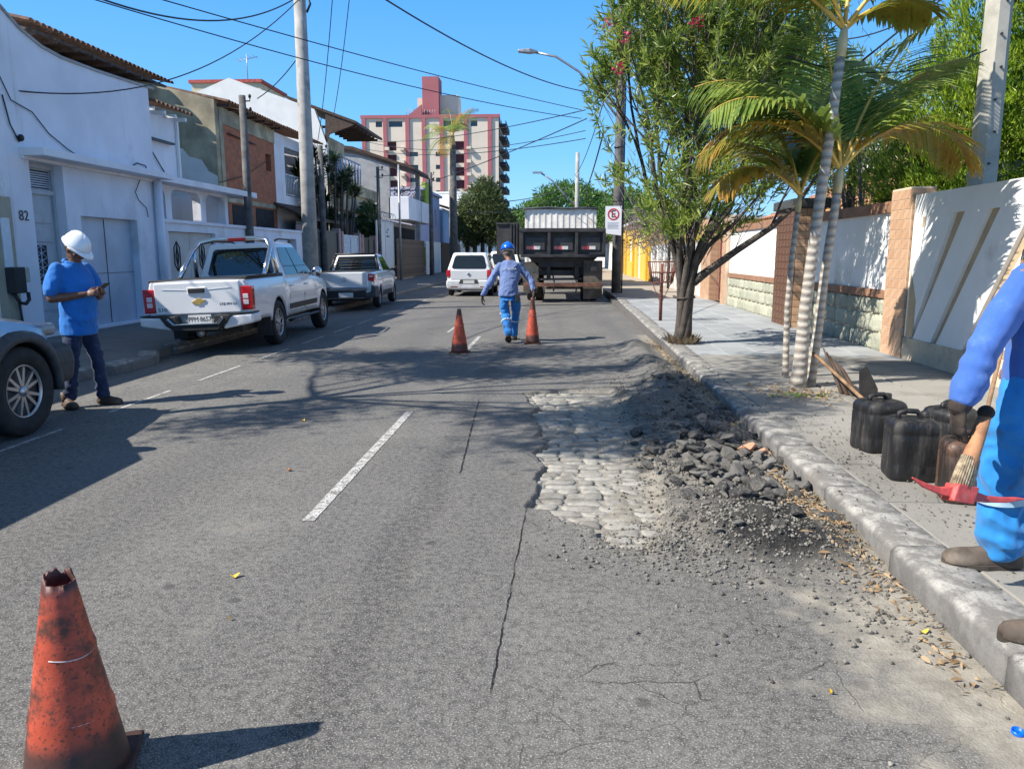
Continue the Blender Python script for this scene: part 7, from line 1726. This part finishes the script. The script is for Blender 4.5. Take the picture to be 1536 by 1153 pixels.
bake(s, 'work_shirt', M['shirtblue'], p, .0075, 3, folds(.012, 5, .6, 2., [(-.42, .0, .95, .14, .0045, 75), (-.22, 0, 1.15, .12, .004, 50)]))
t_ = capsules([([V3(-.085, 0, .82), V3(-.09, .02, .66), LKn, LKn.lerp(LAn, .5), LAn+V3(0, 0, .01)], [.115, .118, .105, .10, .105]), ([V3(.05, 0, .82), V3(-.02, -.06, .66), RKn, RKn.lerp(RAn, .5), RAn], [.12, .12, .10, .098, .10])])
eloft(t_, [((0, 0, .72), .175, .145), ((0, 0, .86), .175, .145)]); bake(t_, 'work_trousers', M['trouserR'], p, .0085, 3, folds(.018, 5, .7, 12., [(-.05, .08, .2, .12, .010, 60)]))
for (kn, an) in ((LKn, LAn), (RKn, RAn)):
    c = kn.lerp(an, .38); mb = MB(); d = nrm(an-kn); u = nrm(d.cross(V3(1, .1, 0))); v = d.cross(u)
    rg = [[c+d*dz+u*.112*math.cos(a)+v*.112*math.sin(a) for a in [2*math.pi*q/28 for q in range(28)]] for dz in (-.018, .018)]; mb.rings(rg, caps=False); mb.build('reflective_band', mat('silver reflective tape', (.42, .62, .78), .4), p)
td = V3(-.86, .51, 0).normalized()
for A in (LAn, RAn): q = V3(A.x, A.y, .005); boot(p, q-td*.08, q+td*.24, M['bootD'], .18, .056)
g = capsules([([LEl.lerp(LWr, .75), LWr], [.048, .044])]); hand(g, LWr, V3(.12, .1, -1), V3(.35, .9, .1), V3(.95, -.2, -.1), 1.28, (.75, .8, .85, .9), .7); bake(g, 'glove', M['glove'], p, .005, 1)
# ---------- pickaxe held by that worker
pk = thing('pickaxe', 'pickaxe with red painted head and worn wooden handle held head down', 'pickaxe', (0, 0, 0))
a0, a1 = a3(1437, 742, 3.02), a3(1478, 622, 3.12); dh = (a1-a0).normalized(); a2 = a1
pk.location = a0; pk.rotation_euler = (0, 0, 0)
mb = MB(); L_ = (a1-a0).length
mb.tube([dh*.02, dh*.16, dh*.19, dh*.30, dh*L_], [.036, .033, .031, .027, .024], 12, flat=.85); mb.build('handle', mat('ochre wooden handle', (.36, .17, .08), .7, .3, 14, .3, 40, dirt=.3), pk)
mb = MB(); u = nrm(dh.cross(V3(0, 1, 0)))
for k in range(26):
    a = 2*math.pi*k/26; v = nrm(dh.cross(u)); o_ = u*math.cos(a)+v*math.sin(a)*.8; mb.tube([o_*.040+dh*.03, o_*.037+dh*.10, o_*.033+dh*.16], [.005, .006, .004], 4)
mb.build('frayed_fibres', mat('frayed fibres', (.3, .24, .16), .95, .5, 40, .3), pk)['kind'] = 'stuff'
tl, tr = a3(1368, 716, 2.98)-a0, a3(1530, 747, 3.10)-a0; ct = dh*.015; w_ = nrm((tr-tl).cross(dh)); rg = []; sx = nrm(tr-tl)
for (u, side_, h_, d_) in ((1, 0, .003, .004), (.72, 0, .010, .009), (.42, 0, .013, .012), (.22, 0, .02, .02), (.18, 0, .036, .036), (.18, 1, .036, .036), (.22, 1, .02, .02), (.42, 1, .015, .013), (.75, 1, .011, .02), (1, 1, .003, .028)):
    e = tr if side_ else tl; c = ct+(e-ct)*u - dh*.02*math.sin(math.pi*min(1, u)); rg.append([c+dh*h_+w_*d_, c+dh*h_-w_*d_, c-dh*h_-w_*d_, c-dh*h_+w_*d_])
mb = MB(); mb.rings(rg, sm=False); mb.build('head', mat('chipped red paint', (.55, .07, .06), .6, .2, 30, .2, dirt=.25, dirtc=(.3, .2, .15)), pk, bevel=.004)
mb = MB(); mb.ell(a1-a0+dh*.01, (.032, .032, .03)); mb.build('handle_knob', M['glove'], pk)
# ------------------------------------------------------------------ cones
def conemat(name, dirt):
    t = NT(name); X, Y, Z = t.xyz(); n1 = t.noise(7, 6, .72); n2 = t.noise(60, 3, .7); sp = t.vor(55); c = t.mix(t.ramp(t.noise(3, 4), .3, .7), (.42, .06, .025), (.60, .10, .05))
    c = t.mix(t.ramp(n1, .60-dirt*.16, .74-dirt*.1, 0, .9), c, (.045, .025, .018)); c = t.mix(t.ramp(n2, .56, .66, 0, .75), c, (.06, .03, .02)); c = t.mix(t.ramp(sp, .12, .22, .7, 0), c, (.05, .03, .02))
    c = t.mix(t.ramp(Z, .19, .12, 0, .9), c, (.035, .025, .02)); c = t.mix(t.ramp(Z, .555, .60, 0, .85), c, (.05, .03, .028)); t.color(c); t.rough(.55); t.bump(n2, .3, .004); return t.m
M['cone'] = conemat('dirty orange rubber', 1.0); M['cone2'] = conemat('faded orange rubber', .5)
def cone(label, loc, H, rb, rt, m, broken=False, hold=False, rz=0):
    o = thing('traffic_cone', label, 'traffic cone', loc, rz); n = 40; rg = []; N_ = 22
    for i in range(N_+1):
        u = i/N_; z = .02+(H-.02)*u; r_ = rb+(rt-rb)*u; r_ += .004*(1 if abs(u-.33) < .02 or abs(u-.62) < .02 else 0); ring = []
        for k in range(n):
            th = 2*math.pi*k/n; zz = z
            if broken and i == N_: zz = z-.035*(.5+.5*math.sin(th*5+1))*abs(math.sin(th*2.3+.4))-.035*max(0, math.sin(th-3.6))
            e = r_*(1+.03*math.sin(th*2+u*2)*(1-u)); ring.append((e*math.cos(th), e*math.sin(th), zz))
        rg.append(ring)
    mb = MB(); mb.rings(rg, caps=False); ob = mb.build('cone_body', m, o); sm_ = ob.modifiers.new('solid', 'SOLIDIFY'); sm_.thickness = .006; sm_.offset = -1
    b = MB(); b.box(-rb*1.12, rb*1.12, -rb*1.12, rb*1.12, 0, .02); b.build('base', mat('cone base rubber', (.05, .02, .015), .8, .4), o, bevel=.02, seg=3)
    ln = MB()
    for u in (.34, .63): r_ = rb+(rt-rb)*u; ln.tube([((r_+.003)*math.cos(a), (r_+.003)*math.sin(a), H*u+.006*math.sin(a*2)) for a in [-1.9+2.2*q/12 for q in range(13)]], .0016, 4)
    ln.build('scratch_line', M['plate'], o); return o
cone('large dirty orange cone with broken open top in the left foreground', (-1.40, 1.97, 0), .635, .140, .037, M['cone'], True, rz=R(20))
cone('orange cone standing alone on the road left of the walking worker', (-1.49, 11.75, 0), .68, .135, .028, M['cone2'])
cone('orange cone whose top is gripped by the blue-helmeted worker', (-.40, 13.05, 0), .78, .125, .026, M['cone2'])
# ------------------------------------------------------------------ bitumen jugs
t = NT('tar smeared black plastic'); n1 = t.noise(1, 5, .7, co=t.mapc((14, 14, 2.2))); c = t.mix(t.ramp(n1, .5, .68), (.012, .012, .013), (.05, .045, .04)); c = t.mix(t.ramp(t.noise(7, 5, .7), .63, .72, 0, .4), c, (.25, .22, .18)); t.color(c); t.rough(t.ramp(n1, .35, .6, .25, .7)); t.bump(n1, .35, .01); M['jug'] = t.m
t = NT('brown tar smeared jug'); c = t.mix(t.ramp(n1 and t.noise(1, 5, .7, co=t.mapc((12, 12, 2))), .42, .65), (.018, .015, .013), (.13, .07, .045)); c = t.mix(t.ramp(t.noise(6, 5, .7), .66, .72, 0, .8), c, (.4, .33, .28)); t.color(c); t.rough(.5); t.bump(t.noise(20, 4), .4, .01); M['jugb'] = t.m
def jug(label, loc, rz, m, h=.38, w=.27, d=.25):
    o = thing('jug', label, 'plastic jug', loc, rz); rg = []; n = 40
    for (z, s_, e) in ((0, .9, .2), (.012, .97, .2), (.03, 1, .2), (.10, 1, .2), (.11, .985, .2), (.12, 1, .2), (h*.55, 1.0, .2), (h*.72, 1.0, .2), (h*.74, .975, .2), (h*.76, 1, .2), (h*.86, .99, .22), (h*.92, .93, .26), (h*.955, .8, .3), (h*.965, .5, .3)):
        ring = []
        for k in range(n):
            th = 2*math.pi*k/n; cx_, sx_ = math.cos(th), math.sin(th); q = .32; x = math.copysign(abs(cx_)**q, cx_); y = math.copysign(abs(sx_)**q, sx_); rib = 1-.018*(k % 2)*(.13 < z < h*.7); ring.append((x*w/2*s_*rib, y*d/2*s_*rib, z))
        rg.append(ring)
    mb = MB(); mb.rings(rg); mb.build('container', M[m], o)
    MB().tube([(-w*.30, 0, h*.93), (-w*.28, 0, h*1.03), (-w*.15, 0, h*1.065), (w*.08, 0, h*1.06), (w*.16, 0, h*1.0), (w*.17, 0, h*.93)], .017, 8).build('handle', M[m], o)
    mb = MB(); mb.lathe([(.03, 0), (.03, .03), (.026, .034), (.001, .036)], 18, c=(w*.33, d*.22, h*.955)); mb.build('cap', M['black'], o); return o
jug('black tarry jug nearest the palms, handle side up, leftmost of four', (2.31, 5.50, .13), R(15), 'jug', .38, .30, .26)
jug('glossy black ribbed jug in the middle front of the jug group', (2.22, 4.80, .13), R(-8), 'jug', .40, .28, .26)
jug('black jug with pale smears standing rearmost of the four jugs', (2.70, 5.30, .13), R(25), 'jug', .37, .28, .26)
jug('brown-smeared jug closest to the worker, behind the pickaxe head', (2.34, 4.36, .13), R(-12), 'jugb', .37, .27, .25)
# shovel and boards leaning on the palm
o = thing('shovel', 'shovel with wooden handle leaning against the palm trunks, dark blade down', 'shovel', (2.92, 7.55, .13))
h0, h1 = V3(-.06, -.55, .02), V3(-.22, .62, .36)
MB().tube([h0, V3(-.12, -.1, .15), h1], [.02, .017, .016], 8).build('handle', M['wood'], o)
mb = MB(); mb.prism([(-.03, .0), (.16, -.02), (.15, .12), (.02, .34), (-.05, .30)], 0, .012, 'y', Matrix.Translation((-.02, -.25, .01)) @ Matrix.Rotation(R(12), 4, 'Z')); mb.build('blade', mat('dark steel blade', (.03, .028, .027), .6, .4, 9, .3), o)
o = thing('palm_sheath', 'old dark palm leaf bases and boards propped behind the palm clump', 'wood pieces', (2.8, 7.95, .13))
for k in range(4):
    mb = MB(); x = .06+k*.035; mb.tube([(x, -.25-k*.05, 0), (x-.03, .0, .22), (x-.09, .12, .42-.04*k)], [.025, .02, .01], 6, flat=.5); mb.build('board', M['darkwood'] if k % 2 else M['bark'], o)
# ------------------------------------------------------------------ rubble: broken asphalt chunks
t = NT('broken asphalt chunk'); rv = t.n('ShaderNodeObjectInfo').outputs['Random']; n1 = t.noise(45, 4, .8); n2 = t.noise(8, 4, .7)
c = t.mix(t.ramp(rv, .3, 1), (.05, .048, .046), (.24, .225, .20)); c = t.mix(t.ramp(n2, .45, .62, 0, .7), c, (.2, .19, .17)); c = t.mix(t.ramp(n1, .58, .7, 0, .8), c, (.32, .30, .27)); c = t.mix(t.ramp(n1, .42, .34, 0, .8), c, (.02, .02, .02)); t.color(c); t.rough(.95); t.bump(n1, .8, .012); M['chunk'] = t.m
def rockmesh(k, m, flat=.6, sub=2):
    bm = bmesh.new(); bmesh.ops.create_icosphere(bm, subdivisions=sub, radius=.5)
    pl = [(Vector((rq.gauss(0, 1), rq.gauss(0, 1), rq.gauss(0, 1))).normalized(), rq.uniform(.22, .40)) for _ in range(10)]
    for v in bm.verts:
        for nn, dd in pl:
            q = v.co.dot(nn)
            if q > dd: v.co -= nn*(q-dd)
        v.co += v.co.normalized()*.07*mnoise.noise(v.co*4+Vector((k*9, 0, 0))); v.co.z *= flat
    me = bpy.data.meshes.new('chunk'); bm.to_mesh(me); bm.free(); me.materials.append(m); return me
rq = random.Random(77); rocks = [rockmesh(k, M['chunk'], rq.uniform(.5, .85), 3) for k in range(8)]; pebs = [rockmesh(k, M['chunk'], .7, 1) for k in range(6)]
cnt = 0
def chunk(x, y, s_, lift=0.):
    o = obj('asphalt_chunk', rocks[rq.randrange(8)], None, (x, y, gz(x, y)+s_*.17+lift), (rq.uniform(-.5, .5), rq.uniform(-.5, .5), rq.uniform(0, 6.28)), (s_, s_*rq.uniform(.7, 1.1), s_*rq.uniform(.6, 1)))
    tag(o, 'broken lump of old asphalt heaped on the grit by the kerb', 'asphalt lump', 'broken asphalt lumps heaped along the right kerb')
for k in range(300):
    u = rq.random(); 
    if u < .5: x, y = rq.gauss(1.2, .24), rq.gauss(5.3, .65)
    elif u < .87: x, y = rq.gauss(1.38, .15), rq.uniform(5.6, 9.0)
    else: x, y = rq.gauss(1.0, .35), rq.uniform(4.2, 6.6)
    if x > 1.62 or x < .62 or y < 3.9: continue
    s_ = min(.165, abs(rq.gauss(.05, .045))+.045); 
    if y > 6.5: s_ *= .8
    chunk(x, y, s_, rq.choice((0, 0, .02, .05)) if abs(y-5.4) < .6 else 0)
for (x, y, s_) in ((.98, 4.95, .20), (1.05, 4.75, .17), (1.30, 4.62, .13), (1.52, 6.9, .2), (1.58, 7.3, .17), (1.55, 4.98, .15), (1.35, 5.6, .2), (1.55, 5.7, .18), (.82, 4.55, .13), (1.56, 4.85, .12), (1.52, 4.15, .13), (.98, 3.95, .07), (1.1, 5.45, .2), (1.48, 5.25, .17), (1.22, 5.05, .18)): chunk(x, y, s_)
# small gravel scattered: one mesh
V = []; Q = []
def scatter(n, fx, mesh_, mname, mt, smin, smax, flat=1.):
    co = np.array([v.co[:] for v in mesh_.vertices]); fs = [p.vertices[:] for p in mesh_.polygons]; vs = []; fcs = []; b = 0
    F = np.array(fs)
    for k in range(n):
        x, y = fx()
        s_ = smin+(smax-smin)*rq.random()**3; a = rq.uniform(0, 6.28); c_, s2 = math.cos(a), math.sin(a); Rm = np.array([[c_, -s2, 0], [s2, c_, 0], [0, 0, flat]])
        vs.append(co @ Rm.T*s_+[x, y, (gz(x, y) if x < 1.6+.0125*(y-2.5) else .137)+s_*.2]); fcs.append(F+b); b += len(co)
    me = np_mesh(mname, np.concatenate(vs), np.concatenate(fcs), mt, False); return tag(obj(mname, me), kind='stuff')
def f1():
    u = rq.random()
    if u < .45: return min(1.72, rq.gauss(1.1, .3)), rq.gauss(4.9, .85)
    if u < .7: return rq.uniform(.6, 1.72), rq.uniform(3.4, 9.5)
    if u < .85: return rq.gauss(.6, .25), rq.gauss(3.95, .2)
    return rq.gauss(1.42, .1), rq.uniform(2.8, 10)
M['grit'] = mat('grey gravel', (.16, .15, .13), .95, .7, 25, .4, 80)
def f2():
    x, y = f1(); return min(x, 1.585+.0125*(y-2.5)-abs(rq.gauss(0, .05))), y
scatter(15000, f2, pebs[0], 'gravel', M['grit'], .004, .034)
scatter(1300, lambda: (1.9+abs(rq.gauss(0, .45)), rq.gauss(5.2, 1.4)), pebs[1], 'pavement_crumbs', M['grit'], .005, .022)
scatter(260, lambda: (1.66+.2*rq.random(), rq.uniform(2.5, 9)), pebs[2], 'kerb_crumbs', M['chunk'], .005, .02)
scatter(400, lambda: (rq.uniform(.3, 1.6), 4.3-abs(rq.gauss(0, .7))), pebs[3], 'road_crumbs', M['grit'], .003, .012)
for (x, y, s_) in ((1.43, 5.62, .16), (1.50, 5.50, .12), (1.36, 5.52, .09)):
    me = rocks[3].copy(); me.materials.clear(); me.materials.append(mat('terracotta shard', (.5, .25, .15), .8, .1)); tag(obj('tile_shard', me, None, (x, y, gz(x, y)+.06), (.3, .5, s_*20), (s_, s_*.6, s_*.6)), ['large terracotta shard on the rubble heap', 'middle terracotta shard lying among asphalt lumps', 'smallest terracotta shard left of the larger ones'][[.16, .12, .09].index(s_)], 'tile shard')
# dry leaf litter in the gutter
M['litter'] = leafmat('dry leaf litter', (.34, .22, .11), (.46, .34, .20), (.2, .12, .07), .8, .2, 9)
mb = MB(); rl = random.Random(31)
def leafq(mb, x, y, z, L, W, a=None):
    a = rl.uniform(0, 6.28) if a is None else a; d = V3(math.cos(a), math.sin(a), rl.uniform(-.15, .35)).normalized(); s_ = nrm(d.cross(V3(0, 0, 1)+V3(rl.gauss(0, .4), rl.gauss(0, .4), 0)))
    p = V3(x, y, z+.008); mb.add([p, p+d*L*.35+s_*W*.5+V3(0, 0, .006), p+d*L*.7+s_*W*.4+V3(0, 0, .01), p+d*L, p+d*L*.7-s_*W*.4, p+d*L*.35-s_*W*.5], [(0, 1, 2, 5), (5, 2, 3, 4)])
for k in range(1000):
    u = rl.random()
    if u < .35: y = rl.gauss(4.3, .45); x = 1.5+rl.gauss(0, .07)
    elif u < .39: y = rl.gauss(2.75, .10); x = 1.5+rl.gauss(0, .05)
    else: y = rl.uniform(3, 13.5); x = 1.53+.0125*(y-2.5)+rl.gauss(0, .06)
    xm = 1.59+.0125*(y-2.5); x = xm-rl.random()*.08 if x > xm else x
    leafq(mb, x, y, gz(x, y), rl.uniform(.02, .075), rl.uniform(.004, .013))
for k in range(200): leafq(mb, 2.45+rl.gauss(0, .22), 7.75+rl.gauss(0, .25), .135, rl.uniform(.03, .07), .02)
tag(mb.build('leaf_litter', M['litter']), kind='stuff')
def flatleaf(label, x, y, z, L, W, a, m):
    mb = MB(); n = 12; pts = []
    for k in range(n):
        t_ = 2*math.pi*k/n; r_ = 1+.15*math.sin(3*t_+a); pts.append((L/2*math.cos(t_)*r_, W/2*math.sin(t_)*r_, .004+.012*abs(math.cos(t_))))
    mb.add([(0, 0, .001)]+pts, [(0, k+1, (k+1) % n+1) for k in range(n)]); o = mb.build('fallen_leaf', m, None, loc=(x, y, z), rot=(0, 0, a)); return tag(o, label, 'leaf')
M['yl'] = mat('yellow leaf', (.75, .5, .05), .5, .15, 40, 0)
for (lb, px, py, L, W) in (('bright yellow fallen leaf on the asphalt right of the foreground cone', 352, 866, .05, .032), ('tiny yellow scrap lying nearer the camera below the yellow leaf', 345, 930, .018, .012), ('small orange leaf beside the dashed lane line', 434, 706, .05, .03), ('yellowish leaf on cracked asphalt near the bottom right', 1247, 1041, .02, .016), ('pale yellow leaf scrap on the sandy gutter', 1385, 950, .05, .02), ('small yellow leaf on the road near the left worker shadow', 455, 632, .05, .03)):
    r_ = a3(px, py, 1.0)-V3(0, 0, 1.52); q = V3(0, 0, 1.52)+r_*(-1.52/r_.z); flatleaf(lb, q.x, q.y, gz(q.x, q.y)+.003, L, W, px*.1, M['yl'] if 'orange' not in lb else mat('orange leaf', (.6, .25, .08), .6))
r_ = a3(1527, 1092, 1.0)-V3(0, 0, 1.52); q = V3(0, 0, 1.52)+r_*(-1.50/r_.z)
mb = MB(); mb.lathe([(.002, .003), (.016, .003), (.017, .011), (.019, .011), (.019, 0)], 24); tag(mb.build('bottle_cap', mat('blue plastic cap', (.0, .12, .7), .35, .1, 9, 0), None, loc=(q.x, q.y, gz(q.x, q.y)+.004), rot=(.15, 0, 0)), 'blue plastic bottle cap in the gutter at the bottom right corner', 'bottle cap')
mb = MB()
for k in range(40): leafq(mb, 2.38+rl.gauss(0, .12), 7.55+rl.gauss(0, .08), .135, rl.uniform(.03, .06), .02)
tag(mb.build('green_leaf_scraps', leafmat('fresh green scraps', (.35, .5, .08), (.5, .55, .15), None, .5, .3)), kind='stuff')
